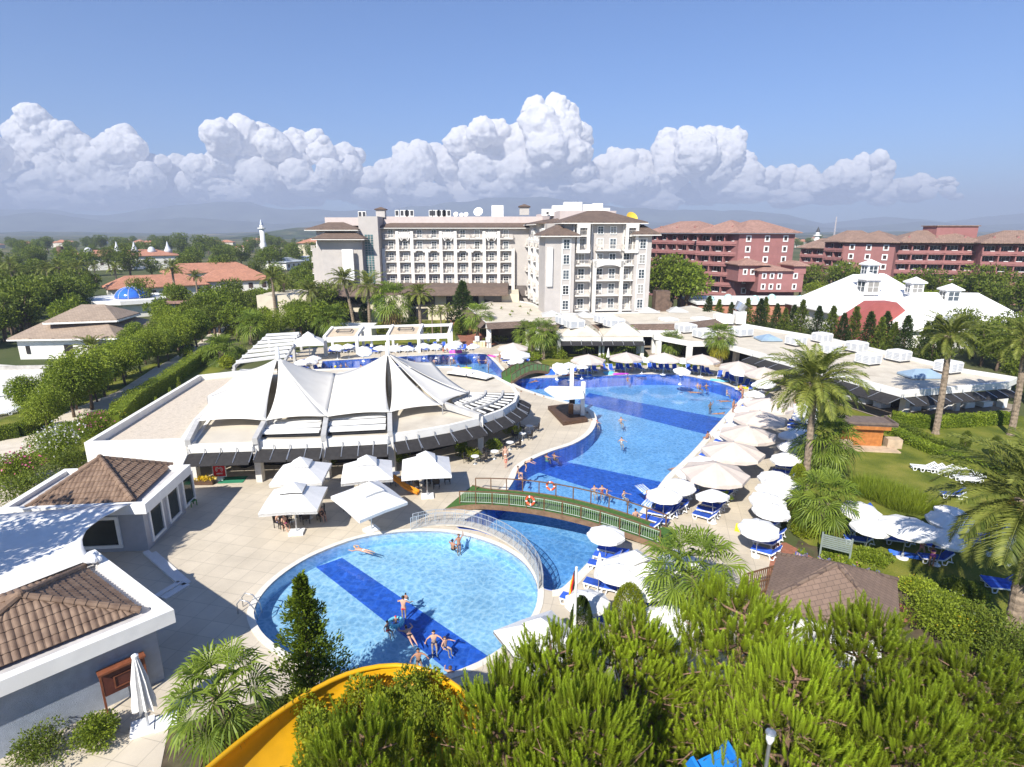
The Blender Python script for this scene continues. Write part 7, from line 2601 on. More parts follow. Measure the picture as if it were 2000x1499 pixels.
long_house('pale building with red roof left of the hotel top',at(585,510),at(640,510),20,12,4,TERR,wallm=mat('cream_wall',(0.66,0.58,0.42),0.8,0.1,0.5))
long_house('white building with long grey roof left of the hotel',at(560,528),at(640,520),16,4.0,2.0,mat('grey_metal_roof',(0.5,0.54,0.58),0.5,0.1,0.3))
pal=long_house('long white palace with small grey domes and spires on the plain',at(135,530),at(350,524),26,7,3.0,TERR,'palace')
L_=np.linalg.norm(np.array(at(350,524))-at(135,530))
for i,(s,k)in enumerate(((-0.32,0),(-0.06,1),(0.1,1),(0.26,0),(0.42,1))):
 x=s*L_
 o=MB().lathe([(2.0,8),(2.0,9.6),(1.9,9.8)]+([(1.8*math.cos(t),9.8+1.9*math.sin(t))for t in np.linspace(0.2,1.5,6)]if k==0 else[(1.6,10.2),(0.6,12.4),(0.08,14.6)]),12,(x,8,0)).build('dome' if k==0 else 'spire',mat('pale_lead',(0.6,0.62,0.65),0.5,0.1,0.5),pal,smooth=True)
def minaret(label,p,top,yd,r):
 x,y=xat(p,yd,10),yd
 h=hat(top,yd)
 m_=thing('minaret',label,'minaret',(x,y,0))
 MB().lathe([(r*1.3,0),(r*1.3,h*0.3),(r,h*0.36),(r,h*0.72)],12).lathe([(r*0.8,h*0.74),(r*0.75,h*0.84)],12).build('shaft',WHITE,m_,smooth=True)
 MB().lathe([(r*1.0,h*0.715),(r*1.7,h*0.73),(r*1.7,h*0.755),(r*0.8,h*0.76)],12).build('balcony',WHITE,m_)
 MB().lathe([(r*0.9,h*0.84),(r*0.5,h*0.92),(0.02,h)],12).build('spire',STEEL if p<1000 else DKSTEEL,m_)
minaret('slim white minaret left of the hotel',514,428,520,2.0)
minaret('small white minaret with dark tip between the red hotels',1594,443,420,1.6)
mt_=thing('radio_mast','thin lattice radio mast on the horizon right of the minaret','radio mast',(xat(1628,700,10),700,0))
b=MB()
hh=hat(424,700)
for a in range(3):
 c,s=math.cos(a*2.1)*1.1,math.sin(a*2.1)*1.1
 b.tube([(c,s,0),(c*0.3,s*0.3,hh)],0.22,4)
for i in range(16):
 z=hh*i/16
 k=1-0.7*i/16
 b.tube([(1.1*k,0,z),(-0.55*k,0.95*k,z+hh/16)],0.12,3)
b.build('lattice',mat('mast_paint',(0.5,0.45,0.45),0.6,0.1,1),mt_)
bc_=thing('brick_chimney','lone brick factory chimney on the plain at left','chimney',(xat(122,300,5),300,0))
MB().lathe([(2.0,0),(1.4,hat(482,300))],12).build('stack',mat('old_brick',(0.2,0.11,0.08),0.9,0.2,1),bc_)
HC_=[mat('village_wall',(0.62,0.56,0.48),0.85,0.1,0.3),WALLW]
for i in range(46):
 if i<26:
  p=(rng.uniform(-60,640),rng.uniform(474,492))
 else:
  p=(rng.uniform(1545,1700),rng.uniform(472,500))
 x,y=at(*p)
 if i==0:
  vh=thing('village_house','x','house')
  MB().box((0,0,3),(12,9,6)).build('wall',HC_[0],vh)
  hip_roof([(-6.6,-5.1),(6.6,-5.1),(6.6,5.1),(-6.6,5.1)],6.1,2.2).build('roof',TERR,vh)
  VH=Kit(vh)
 lab='small pale house with tiled roof scattered on the left plain' if i<26 else 'small pale house with tiled roof in the village between the red hotels'
 VH.place((x,y,0),rng.uniform(-0.6,0.6),lab,'village houses on the left plain' if i<26 else 'village houses between the red hotels',scale=(rng.uniform(0.8,1.8),1,rng.uniform(0.7,1.3)))
car=thing('parked_car','dark blue car parked at the end of the pale path','car',(*at(352,684),0),R(70))
CB=mat('dark_blue_paint',(0.015,0.02,0.06),0.25,0.1,1,spec=0.6)
V=[]
for y in(-0.85,0.85):
 V+=[(-2.1,y,0.35),(2.1,y,0.35),(2.15,y,0.75),(1.3,y,0.9),(0.75,y*0.85,1.42),(-0.9,y*0.85,1.45),(-1.7,y*0.95,0.98),(-2.1,y,0.92)]
MB().add(V,[(7,6,5,4,3,2,1,0),(8,9,10,11,12,13,14,15)]+[(i,(i+1)%8,(i+1)%8+8,i+8)for i in range(8)]).build('body',CB,car)
for x in(-1.3,1.3):
 for y in(-0.8,0.8):
  MB().lathe([(0.33,-0.1),(0.33,0.1)],14).xf(Matrix.Translation((x,y,0.33))@Matrix.Rotation(PI/2,4,'X')).build('wheel',DKSTEEL,car)
for sx,nm in((1.06,'windscreen'),(-1.34,'rear_window')):
 MB().box((sx,0,1.2),(0.05,1.3,0.42),tilt=Matrix.Rotation(-0.8 if sx>0 else 1.0,3,'Y')).build(nm,GLASS,car)
for p,lab in(((932,678),'left white notice board by the red path'),((953,680),'right white notice board by the red path')):
 q=thing('notice_board',lab,'notice board',(*at(*p),0))
 MB().box((0,0,1.5),(0.75,0.06,0.9)).build('panel',PLASTIC,q)
 MB().box((0,0.02,0.55),(0.07,0.07,1.1)).build('post',STEEL,q)
CRM=mat('cream_bin',(0.72,0.66,0.40),0.6,0.05,2)
for i in range(4):
 q=thing('waste_bin','cream waste bin, '+ORD[i+1]+' from the left beside the red path','bin',(*at(927+i*6,677),0),0,'cream bins by the red path')
 MB().box((0,0,0.45),(0.46,0.46,0.9)).build('body',CRM,q)
 MB().box((0,0,0.95),(0.5,0.5,0.09)).build('lid',WHITE,q)
def canopy(n,r,z0,z1,dome=0.35,val=0.12,scal=0.03,rings=4,th=0.02):
 mb=MB()
 a=np.arange(n*2)*PI/n
 V=[]
 for i in range(rings+1):
  t=i/rings
  rr=r*t
  z=z1-(z1-z0)*(t*(1-dome)+dome*t*t)
  k=np.where(np.arange(n*2)%2==0,1.0,math.cos(PI/n)*(1-0.02*t))
  sag=np.where(np.arange(n*2)%2==0,0,-scal*t)
  V.append(np.stack([np.cos(a)*rr*k,np.sin(a)*rr*k,np.full(n*2,z)+sag],1))
 last=V[-1].copy()
 last[:,2]-=val*(1+0.35*(np.arange(n*2)%2))
 V.append(last*np.array((1.005,1.005,1)))
 V=np.concatenate(V)
 m_=n*2
 f=[(i*m_+j,(i+1)*m_+j,(i+1)*m_+(j+1)%m_,i*m_+(j+1)%m_)for i in range(rings+1)for j in range(m_)]
 mb.add(V,f)
 mb.add(V-(0,0,th),[q[::-1]for q in f])
 return mb
def parasol(kind,lab,n,r,z0,z1,m,pole_m,base_r,**k):
 t=thing(kind,lab,'parasol')
 canopy(n,r,z0,z1,**k).build('canopy',m,t)
 MB().tube([(0,0,0.02),(0,0,z1+0.1)],0.025 if r<1.5 else 0.045,8).build('pole',pole_m,t)
 rb=MB()
 for i in range(n):
  a=2*PI*i/n
  rb.tube([(0,0,z1-0.1),(math.cos(a)*r*0.97,math.sin(a)*r*0.97,z0-0.03)],0.012,4)
 rb.build('rib',pole_m,t)
 MB().lathe([(base_r,0),(base_r,0.07),(0.06,0.12),(0.05,0.35)],14).build('base',PLASTIC,t)
 return t
PS=Kit(parasol('parasol','x',9,1.22,2.02,2.52,FABW,STEEL,0.25,dome=0.45,val=0.13))
PBG=Kit(parasol('parasol','x',8,2.5,2.45,3.25,FABB,STEEL,0.4,dome=0.1,val=0.2,scal=0.05))
PWL=Kit(parasol('parasol','x',8,2.3,2.35,3.1,FABW,STEEL,0.4,dome=0.12,val=0.2,scal=0.05))
t=thing('closed_parasol','x','parasol')
MB().lathe([(0.30,1.15),(0.24,1.5),(0.12,2.2),(0.03,2.62)],9).build('canopy',FABW,t)
MB().tube([(0,0,0),(0,0,2.65)],0.025,6).build('pole',STEEL,t)
MB().lathe([(0.25,0),(0.25,0.08),(0.05,0.1)],12).build('base',PLASTIC,t)
PCL=Kit(t)
t=thing('square_parasol','x','parasol')
mb=MB()
h=1.85
for(r,z0,z1,v)in((h,2.35,3.45,0.2),(0.72,3.16,3.72,0.1)):
 q=[(-r,-r,z0),(r,-r,z0),(r,r,z0),(-r,r,z0)]
 md_=[(0,-r,z0+0.06),(r,0,z0+0.06),(0,r,z0+0.06),(-r,0,z0+0.06)]
 ap=(0,0,z1)
 V=q+md_+[ap]+[(x,y,z-v)for x,y,z in q]+[(x,y,z-v)for x,y,z in md_]
 f=[]
 for i in range(4):
  j=(i+1)%4
  f+=[(i,4+i,8),(4+i,j,8),(9+i,13+i,4+i,i),(13+i,9+j,j,4+i)]
 mb.add(V,f)
 mb.add(np.array(V)-(0,0,0.02),[q_[::-1]for q_ in f])
mb.build('canopy',FABW,t)
MB().tube([(0,-0.3,0.1),(0,-0.15,3.3)],0.055,8).build('mast',STEEL,t)
rb=MB()
for x in(-1,1):
 for y in(-1,1):
  rb.tube([(0,0,3.3),(x*h*0.97,y*h*0.97,2.28)],0.02,5)
rb.build('rib',STEEL,t)
MB().box((0,-0.3,0.08),(0.95,0.75,0.16)).build('base',PLASTIC,t)
PSQ=Kit(t)
for p,rz,tilt,lab in(((588,912),0.1,0.0,'rear left square white parasol by the pavilion entrance'),((574,962),0.12,0.0,'front left square white parasol above the seated guests'),((717,908),0.22,0.0,'square white parasol in the middle behind the tilted one'),((716,958),R(45),0.12,'diagonally turned square parasol on a white slab base'),((832,900),0.16,0.0,'rightmost square white parasol nearest the green bridge')):
 x,y=at(*p,2.9)
 PSQ.place((x,y,0),rz,lab,'square parasols before the pavilion',rot=(tilt,0,rz))
for p,lab,sc in(((1056,1218),'big white square parasol beside the round pool at the pines',0.86),((1240,1078),'big white square parasol behind the lounger row by the deep pool',0.8),((1312,1172),'white square parasol half behind the large fan palm',0.72),((603,669),'peaked white square parasol beside the slatted pergola',1.25)):
 x,y=at(*p,2.9)
 PSQ.place((x,y,0),0.5 if p[1]>700 else 0.3,lab,'square parasols round the pools',scale=sc)
beige=[(1501,787,'farthest beige parasol of the five along the main pool'),(1483,812,'second farthest beige parasol along the main pool'),(1461,842,'middle beige parasol of the five along the main pool'),(1432,875,'second nearest beige parasol along the main pool'),(1397,916,'nearest beige parasol of the five along the main pool'),(1149,699,'leftmost large beige parasol on the far side of the main pool'),(1223,695,'second large beige parasol from the left on the far side'),(1297,696,'third large beige parasol from the left, before the concrete portal'),(1371,699,'fourth large beige parasol, left of the yellow skirted palm'),(1442,713,'fifth large beige parasol, right of the yellow skirted palm'),(1492,725,'large beige parasol touching the date palm fronds'),(1002,676,'beige parasol behind the white one right of the back pool')]
for i,(a,b_,lab)in enumerate(beige):
 x,y=at(a,b_,2.75)
 PBG.place((x,y,0),rng.random()*6,lab,'large beige parasols')
for a,b_,lab,s in((1007,690,'large white parasol right of the back pool',1.0),):
 x,y=at(a,b_,2.6)
 PWL.place((x,y,0),0.4,lab,'large white parasols',scale=s)
E0,E1=np.array(at(1250,1000)),np.array(at(1446,782))
eT=(E1-E0)/np.linalg.norm(E1-E0)
eN=np.array((eT[1],-eT[0]))
LE=np.linalg.norm(E1-E0)
sm=[]
k=0
for a,b_ in((1298,963),(1327,946),(1350,922),(1376,899),(1400,874),(1421,846),(1427,832),(1441,812),(1451,796),(1463,780),(1474,766),(1490,750)):
 k+=1
 sm.append((a,b_,ORD[k]+' small white parasol from the bridge in the row along the main pool'))
sm+=[(1425,920,'small white parasol partly under the nearest beige one'),(1399,966,'small white parasol above the sunbathers by the fan palm')]
k=0
for a,b_ in((1483,1025),(1505,991),(1495,971),(1508,955),(1526,943),(1517,926),(1541,890),(1548,868),(1551,846),(1564,840),(1571,810),(1571,800),(1569,791)):
 k+=1
 sm.append((a,b_,ORD[k]+' small white parasol from the brown kiosk in the outer deck row'))
sm+=[(1676,990,'small white parasol at the left back of the lawn group'),(1698,1021,'white parasol at the left front of the lawn group'),(1854,993,'white parasol at the right back of the lawn group'),(1846,1008,'white parasol in front of the right back one on the lawn'),(1841,1040,'white parasol above the woman in pink on the lawn'),(1945,1022,'white parasol among the date palm fronds'),(1988,1040,'white parasol behind the big palm trunk'),(1185,1036,'white parasol at the near end of the green bridge'),(1208,1118,'round white parasol above the blue loungers by the deep pool'),(1150,1166,'white parasol behind the flag pole'),(1268,1146,'small white parasol left of the large fan palm'),(1325,1090,'white parasol behind the large fan palm')]
fr_=[(1088,711,'tilted small white parasol at the far bridge end'),(1112,712,'second small white parasol from the far bridge'),(1137,710,'small white parasol below the leftmost large beige one'),(1255,701,'small white parasol between the second and third large beige ones'),(1332,704,'small white parasol between the third and fourth large beige ones'),(1330,720,'low small white parasol at the water edge on the far side'),(1442,728,'small white parasol in front of the fifth large beige one'),(1494,745,'small white parasol at the right bend of the main pool'),(1010,703,'smaller white parasol in front of the large one by the back pool'),(926,673,'small white parasol beside the cream bins')]
k=0
for a,b_ in((657,676),(680,674),(708,679),(741,679),(770,678),(794,679),(827,675),(851,674),(881,674),(890,668)):
 k+=1
 fr_.append((a,b_,ORD[k]+' small white parasol from the left behind the back pool'))
fr_+=[(603,702,'small white parasol at the left end of the back pool'),(590,706,'second white parasol at the left end of the back pool'),(612,697,'third white parasol at the left end of the back pool')]
for a,b_,lab in sm+fr_:
 x,y=at(a,b_,2.25)
 tl=(rng.normal()*0.07,rng.normal()*0.07,rng.random()*6)
 if 'tilted' in lab or a in(708,1945):
  tl=(0.45,0.25,0)
 PS.place((x,y,0),0,lab,'small white parasols',rot=tl,scale=rng.uniform(0.94,1.06))
x,y=at(1774,1026,2.3)
PS.place((x,y,0),0,'widest white parasol in the middle of the lawn group','small white parasols',scale=(1.4,1.4,1.08))
for a,b_,lab in((1187,712,'closed white parasol on the far side of the main pool'),(727,690,'closed white parasol behind the tent peak'),(837,679,'left closed white parasol behind the back pool'),(856,679,'right closed white parasol behind the back pool'),(1168,1160,'closed white parasol leaning beside the blue loungers')):
 PCL.place((*at(a,b_),0),0,lab,'closed parasols')
def bed(cush,up):
 t=thing('sun_lounger','x','sun lounger')
 f=MB()
 L1,w_=1.25,0.62
 bx,bz=0.72*math.cos(up),0.72*math.sin(up)
 for s in(-1,1):
  y=s*w_/2
  f.bar((-0.72,y,0.33),(0.55,y,0.33),0.055,0.07)
  f.bar((0.5,y,0.33),(0.5+bx,y,0.33+bz),0.055,0.07)
  for x0,x1 in((-0.68,-0.36),(0.38,0.72)):
   f.tube([(x0,y,0.33),(x0+0.06,y,0.04),((x0+x1)/2,y,0.02),(x1-0.06,y,0.04),(x1,y,0.33)],0.035,5)
  if up>0.3:
   f.bar((0.5+bx*0.7,y*0.8,0.33+bz*0.7),(0.95,y*0.8,0.28),0.03,0.03)
   f.bar((0.7,y,0.31),(1.0,y,0.25),0.05,0.05)
 for i in range(9):
  x=-0.7+i*0.145
  f.box((x,0,0.34),(0.09,w_,0.03))
 for i in range(5):
  s=0.1+i*0.145
  f.box((0.5+bx*s/0.72,0,0.34+bz*s/0.72),(0.09,w_,0.03),tilt=Matrix.Rotation(-up,3,'Y'))
 f.build('frame',PLASTIC,t)
 if cush:
  c=MB().box((-0.12,0,0.385),(1.22,0.58,0.06))
  c.build('cushion',BLUE,t)
  b=MB().box((0.5+bx*0.52-0.03*math.sin(up),0,0.385+bz*0.52),(0.70,0.58,0.06),tilt=Matrix.Rotation(-up,3,'Y'))
  b.build('back_cushion',BLUE,t)
 return Kit(t)
BED=[bed(True,0.85),bed(True,0.12),bed(False,0.6)]
def put_bed(p,rz,lab,kind=0,grp='sun loungers'):
 BED[kind].place((*p,0),rz,lab,grp)
HEAD=math.atan2(eN[1],eN[0])
for i in range(30):
 d=0.4+i*(LE-1.5)/29
 if 18<i<22 and i%2:
  continue
 put_bed(E0+eT*d+eN*(1.75+rng.normal()*0.12),HEAD+rng.normal()*0.08,ORD[i+1]+' lounger from the bridge in the row along the main pool edge',0 if i<2 or rng.random()<0.6 else 1,'loungers along the main pool edge')
for i,(a,b_)in enumerate(((1272,1022),(1262,1034),(1285,1010),(1300,1000))):
 put_bed(at(a,b_),HEAD+0.05*i,ORD[i+1]+' lounger of the open cluster at the end of the green bridge',0 if i else 1,'loungers at the bridge end')
for i in range(8):
 d=1.3+i*1.0
 put_bed(E0+eT*d+eN*(4.4+rng.normal()*0.1),HEAD+rng.normal()*0.08,ORD[i+1]+' lounger from the fan palm in the second row behind the pool edge',0,'loungers of the second row')
F0_,F1_=np.array(at(1470,1085)),np.array(at(1556,800))
fT=(F1_-F0_)/np.linalg.norm(F1_-F0_)
fN=np.array((fT[1],-fT[0]))
FL=np.linalg.norm(F1_-F0_)
for i in range(28):
 d=0.3+i*(FL-1)/27
 put_bed(F0_+fT*d+fN*(0.5+rng.normal()*0.12),math.atan2(fN[1],fN[0])+0.1*rng.normal(),ORD[i+1]+' lounger from the brown kiosk in the outer deck row',0 if rng.random()<0.75 else 1,'loungers of the outer deck row')
for i,(a,b_)in enumerate(((1190,1082),(1182,1096),(1172,1112),(1205,1140),(1192,1156),(1215,1128),(1165,1150),(1120,1180),(1148,1198),(1160,1215),(1275,1175),(1290,1200))):
 put_bed(at(a,b_),HEAD+0.1+rng.normal()*0.1,ORD[i+1]+' lounger from the green bridge along the deep pool',0 if i%3 else 1,'loungers beside the deep pool')
k=0
for a,b_ in((1088,731),(1098,731),(1123,728),(1137,729),(1150,728),(1162,727),(1181,725),(1194,726),(1206,724),(1215,725),(1228,723),(1242,721),(1252,724),(1270,723),(1281,724),(1292,724),(1304,725),(1318,726),(1346,727),(1358,729),(1372,730),(1385,733),(1405,739),(1418,742),(1430,747),(1445,752),(1455,757),(1467,763)):
 k+=1
 put_bed(at(a,b_),PI/2-(0.35 if a>1390 else 0)+rng.normal()*0.15,ORD[k]+' lounger from the far bridge along the far side of the main pool',0,'loungers on the far side of the main pool')
k=0
for a,b_ in((645,690),(654,690),(664,689),(678,689),(690,688),(709,692),(720,691),(729,690),(737,690),(769,687),(778,689),(785,687),(794,688),(803,687),(812,687),(823,686),(833,686),(845,685),(858,685),(870,685),(885,686),(896,685),(906,685),(920,684),(772,682),(800,681),(826,681),(848,680),(866,680),(655,684),(690,683),(715,684)):
 k+=1
 put_bed(at(a,b_),PI/2+rng.normal()*0.12,ORD[k]+' lounger counted along the rows behind the back pool',0 if k%5 else 2,'loungers behind the back pool')
for i,(a,b_)in enumerate(((973,697),(985,704),(990,709),(1000,716),(1005,720),(1012,719),(1022,714),(600,715),(612,711),(596,722),(622,727),(568,700),(575,694))):
 put_bed(at(a,b_),0.5 if i<7 else 2.4,(ORD[i+1]+' lounger along the right slope of the back pool')if i<7 else(ORD[i-6]+' lounger at the left end of the back pool'),0 if i%4 else 2,'loungers at the ends of the back pool')
LW=[((1672,1062),'front lounger left of the shaded table on the lawn',0),((1680,1044),'second lounger from the left front on the lawn',0),((1682,1020),'white lounger behind the left parasol on the lawn',2),((1750,1062),'front lounger under the widest lawn parasol',0),((1758,1048),'second lounger under the widest lawn parasol',0),((1765,1036),'bare lounger behind the widest lawn parasol',2),((1842,1016),'lounger under the right back lawn parasol',1),((1838,1026),'lounger beside the right back lawn parasol',0),((1830,1045),'lounger between the two right lawn parasols',1),((1832,1075),'lounger with towels beside the woman in pink',0),((1820,1098),'lounger in the palm shade near the woman in purple',0),((1856,972),'lounger alone behind the right back lawn parasol',0),((1910,1065),'lounger under the palm fronds',0),((1930,1055),'second lounger under the palm fronds',1),((1955,1155),'lounger left of the big palm trunk',0),((1945,1145),'lounger behind the one left of the big palm trunk',0),((1670,1005),'lounger hidden by fan palm leaves',0)]
for p,lab,kd in LW:
 put_bed(at(*p),-0.3+rng.normal()*0.08,lab,kd,'loungers on the lawn')
for i,(a,b_)in enumerate(((1797,918),(1812,921),(1832,923),(1845,926),(1858,930),(1868,933),(1880,938),(1890,943))):
 BED[2].place((*at(a,b_),0),-0.25,ORD[i+1]+' bare white lounger from the left in the line on the open lawn','bare loungers on the open lawn',rot=(0,0,-0.25))
for i,(a,b_)in enumerate(((8,812),(22,806),(36,800),(46,796),(5,775),(14,768),(30,762))):
 BED[2].place((*at(a,b_),0),0.8,ORD[i+1]+' bare white lounger from the front at the far left edge','bare loungers at the far left edge')
tb_=thing('cafe_table','x','table')
MB().lathe([(0.36,0.70),(0.36,0.73)],20).build('tabletop',PLASTIC,tb_)
MB().lathe([(0.22,0),(0.2,0.04),(0.035,0.08),(0.035,0.70)],12).build('pedestal',STEEL,tb_)
TB=Kit(tb_)
ch_=thing('cafe_chair','x','chair')
MB().box((0,0,0.44),(0.5,0.48,0.05)).build('seat',WICKER,ch_)
MB().box((0,0.23,0.7),(0.5,0.05,0.5),tilt=Matrix.Rotation(-0.15,3,'X')).build('backrest',WICKER,ch_)
for sx in(-0.22,0.22):
 for sy in(-0.2,0.2):
  MB().box((sx,sy,0.215),(0.04,0.04,0.43)).build('leg',WICKER,ch_)
 MB().bar((sx*1.1,-0.2,0.64),(sx*1.1,0.24,0.66),0.05,0.04).bar((sx*1.1,-0.19,0.42),(sx*1.1,-0.19,0.64),0.04,0.04).build('armrest',WICKER,ch_)
CH=Kit(ch_)
for i,(a,b_)in enumerate(((1560,752),(1585,760),(1612,768),(1640,776),(1668,784),(1700,792),(1730,800),(1790,806),(1825,804),(1860,802),(1895,800),(1930,798))):
 t=thing('dining_table',ORD[i+1]+' white clothed dining table from the left under the restaurant awning','table',(*at(a,b_),0),0.3,'dining tables under the restaurant awning')
 MB().box((0,0.6,0.72),(1.5,1.1,0.05)).build('tabletop',PLASTIC,t)
 MB().box((0,0.6,0.42),(1.46,1.06,0.54)).build('tablecloth',FABW,t)
 MB().box((0,0.6,0.07),(0.5,0.5,0.14)).build('base',DKSTEEL,t)
TBL=[((570,1018),'left table under the front left square parasol'),((606,1012),'right table under the front left square parasol'),((697,1000),'table beside the white slab base'),((816,950),'left table under the rightmost square parasol'),((774,940),'table behind the small orange slide'),((928,906),'first bistro table from the right square parasol along the awning'),((966,896),'second bistro table along the awning'),((996,878),'third bistro table along the awning'),((1020,860),'fourth bistro table along the awning'),((1034,845),'fifth bistro table along the awning'),((605,962),'table under the rear left square parasol'),((725,955),'table under the middle square parasol'),((855,946),'right table under the rightmost square parasol')]
for p,lab in TBL:
 x,y=at(*p)
 TB.place((x,y,0),0,lab,'white cafe tables')
 for j,(a,wd)in enumerate(((0.2,'right of'),(PI-0.3,'left of'),(-PI/2,'in front of'))):
  if j==2 and p[0]>900:
   continue
  CH.place((x+math.cos(a)*0.78,y+math.sin(a)*0.78,0),a-PI/2+rng.normal()*0.2,'chair '+wd+' the '+lab,'dark wicker chairs')
def mattress(lab,p,rz,m,L_=1.8,w_=0.7,z=0.0,tilt=0.0,h=0.14):
 t=thing('air_mattress',lab,'air mattress',(*at(*p),z))
 t.rotation_euler=(tilt,0,rz)
 mb=MB()
 n=6
 for i in range(n):
  y=-w_/2+w_*(i+0.5)/n
  mb.tube([(-L_/2,y,h/2),(-L_/2+0.05,y,h/2),(L_/2-0.05,y,h/2),(L_/2,y,h/2)],[0.02,w_/n/1.85,w_/n/1.85,0.02],8)
 mb.build('tubes',m,t,smooth=True)
 MB().tube([(L_/2-0.25,-w_/2,h*0.75),(L_/2-0.25,w_/2,h*0.75)],h*0.55,8).build('pillow',m,t,smooth=True)
TOYC={n:mat('toy_'+n,c,0.3,0.05,2)for n,c in dict(blue=(0.04,0.15,0.62),pink=(0.85,0.08,0.42),purple=(0.5,0.06,0.5),red=(0.75,0.09,0.04),yellow=(0.8,0.62,0.03),aqua=(0.18,0.58,0.75),lime=(0.5,0.68,0.05)).items()}
TOYC['print']=brickmat('toy_print',(0.72,0.75,0.8),(0.1,0.25,0.7),0.18,0.2,0.03,0.2,0.35,0.5,0,0)
for lab,p,rz,c,L_,w_,z,tl in(('bright pink air mattress beside the back pool',(890,690),0.1,'pink',2.2,1.1,0.05,0.5),('pink air mattress lying at the corner of the back pool',(961,697),-0.8,'pink',1.8,0.6,0.05,0),('big blue double air mattress at the far bridge',(1077,731),0.2,'blue',2.2,1.7,0.1,0.5),('red orange air mattress at the far pool edge',(1110,734),0.1,'red',2.0,0.7,0.05,0),('light blue air mattress at the far pool edge',(1141,735),0.15,'blue',2.2,0.8,0.05,0),('aqua inflatable at the far pool edge',(1190,731),0.2,'aqua',1.6,1.1,0.05,0.2),('purple pink air mattress at the far pool edge',(1212,732),0.2,'purple',2.3,0.7,0.04,0),('blue inflatable floating at the far pool edge',(1252,733),0,'blue',1.4,0.6,-0.15,0),('green and aqua raft at the right bend of the pool',(1405,745),-0.4,'aqua',2.4,0.8,0.05,0),('yellow mattress at the right bend of the pool',(1455,759),-0.6,'yellow',1.9,0.9,0.05,0),('printed white air mattress held by a swimmer',(1257,954),-1.3,'print',1.7,0.8,-0.16,0.1),('blue air mattress standing beside the sunbathers at the bridge',(1318,1000),1.2,'blue',1.7,0.8,0.35,1.1),('colourful printed mattress at the pool edge by the sunbathers',(1270,982),1.0,'print',1.9,0.8,0.05,0),('blue air mattress lying on the lawn before the woman in pink',(1768,1086),-0.4,'blue',1.8,0.65,0.02,0),('lime green ring mattress behind the fan palm',(1408,980),0.2,'lime',1.7,0.8,0.4,0.4),('yellow float beside the outer lounger row',(1455,1038),-0.5,'yellow',1.3,0.7,0.1,0.4),('lime green float under a swimmer in the back pool',(911,718),0,'lime',1.6,0.7,-0.17,0)):
 mattress(lab,p,rz,TOYC[c],L_,w_,z,tl)
ball_=MB().ball((0,0,0),0.2,14,10).build('beach_ball',TOYC['yellow'],loc=(*at(655,716),-0.05),smooth=True)
tag(ball_,'yellow beach ball floating in the back pool','ball')
mb=MB()
torus(mb,0.34,0.12,20,8)
tag(mb.build('swim_ring',[TOYC['aqua']],loc=(*at(773,1214),-0.06),smooth=True),'pale blue swim ring round the child with the red cap','swim ring')
SKIN=[mat('skin_fair',(0.56,0.33,0.235),0.6,0.08,6),mat('skin_tan',(0.40,0.205,0.13),0.6,0.08,6)]
HAIR={'dark':mat('hair_dark',(0.025,0.018,0.014),0.6,0.2,9),'brown':mat('hair_brown',(0.10,0.055,0.03),0.6,0.2,9),'blond':mat('hair_blond',(0.48,0.34,0.16),0.6,0.2,9),'red cap':mat('red_cap',(0.7,0.02,0.03),0.6,0.1,4)}
SUIT={n:mat('cloth_'+n,c,0.8,0.1,5)for n,c in dict(red=(0.6,0.02,0.03),navy=(0.02,0.03,0.10),black=(0.02,0.02,0.022),blue=(0.04,0.14,0.5),white=(0.8,0.8,0.78),pink=(0.75,0.10,0.35),purple=(0.13,0.03,0.16),green=(0.1,0.3,0.12)).items()}
def skin(chains,rootv,levels=1):
 vs,rs,es,key=[],[],[],{}
 def vid(p,r):
  k_=tuple(round(c,4)for c in p)
  if k_ not in key:
   key[k_]=len(vs)
   vs.append(p)
   rs.append(r)
  return key[k_]
 for ch in chains:
  ids=[vid(p,r)for p,r in ch]
  es+=[(a,b_)for a,b_ in zip(ids[:-1],ids[1:])if a!=b_]
 me=bpy.data.meshes.new('body_skin')
 me.from_pydata(vs,es,[])
 o=bpy.data.objects.new('body_skin',me)
 COL.objects.link(o)
 o.modifiers.new('s','SKIN')
 sd=me.skin_vertices[0].data
 for i,r in enumerate(rs):
  sd[i].radius=(r,r)
  sd[i].use_root=(i==0)
 sb_=o.modifiers.new('u','SUBSURF')
 sb_.levels=sb_.render_levels=levels
 dg=bpy.context.evaluated_depsgraph_get()
 dg.update()
 out=bpy.data.meshes.new_from_object(o.evaluated_get(dg))
 bpy.data.objects.remove(o)
 for p in out.polygons:
  p.use_smooth=True
 out.materials.clear()
 return out
def V3(*a):
 return np.array(a,float)
def hand(w_,d,side,up):
 d=d/np.linalg.norm(d)
 s=np.cross(d,up)
 s/=np.linalg.norm(s)+1e-9
 u=np.cross(s,d)
 pm=w_+d*0.07
 ch=[]
 for i,(o,L_)in enumerate(((-0.030,0.072),(-0.010,0.083),(0.010,0.078),(0.029,0.060))):
  k_=pm+s*o+d*0.015
  m_=k_+d*L_*0.5-u*0.006
  e=k_+d*L_-u*0.022
  ch.append([(tuple(pm),0.030),(tuple(k_),0.012),(tuple(m_),0.0095),(tuple(e),0.008)])
 t0=w_+d*0.03
 ch.append([(tuple(pm),0.030),(tuple(t0+s*side*0.036+d*0.012),0.012),(tuple(t0+s*side*0.062+d*0.045-u*0.01),0.009)])
 return pm,ch
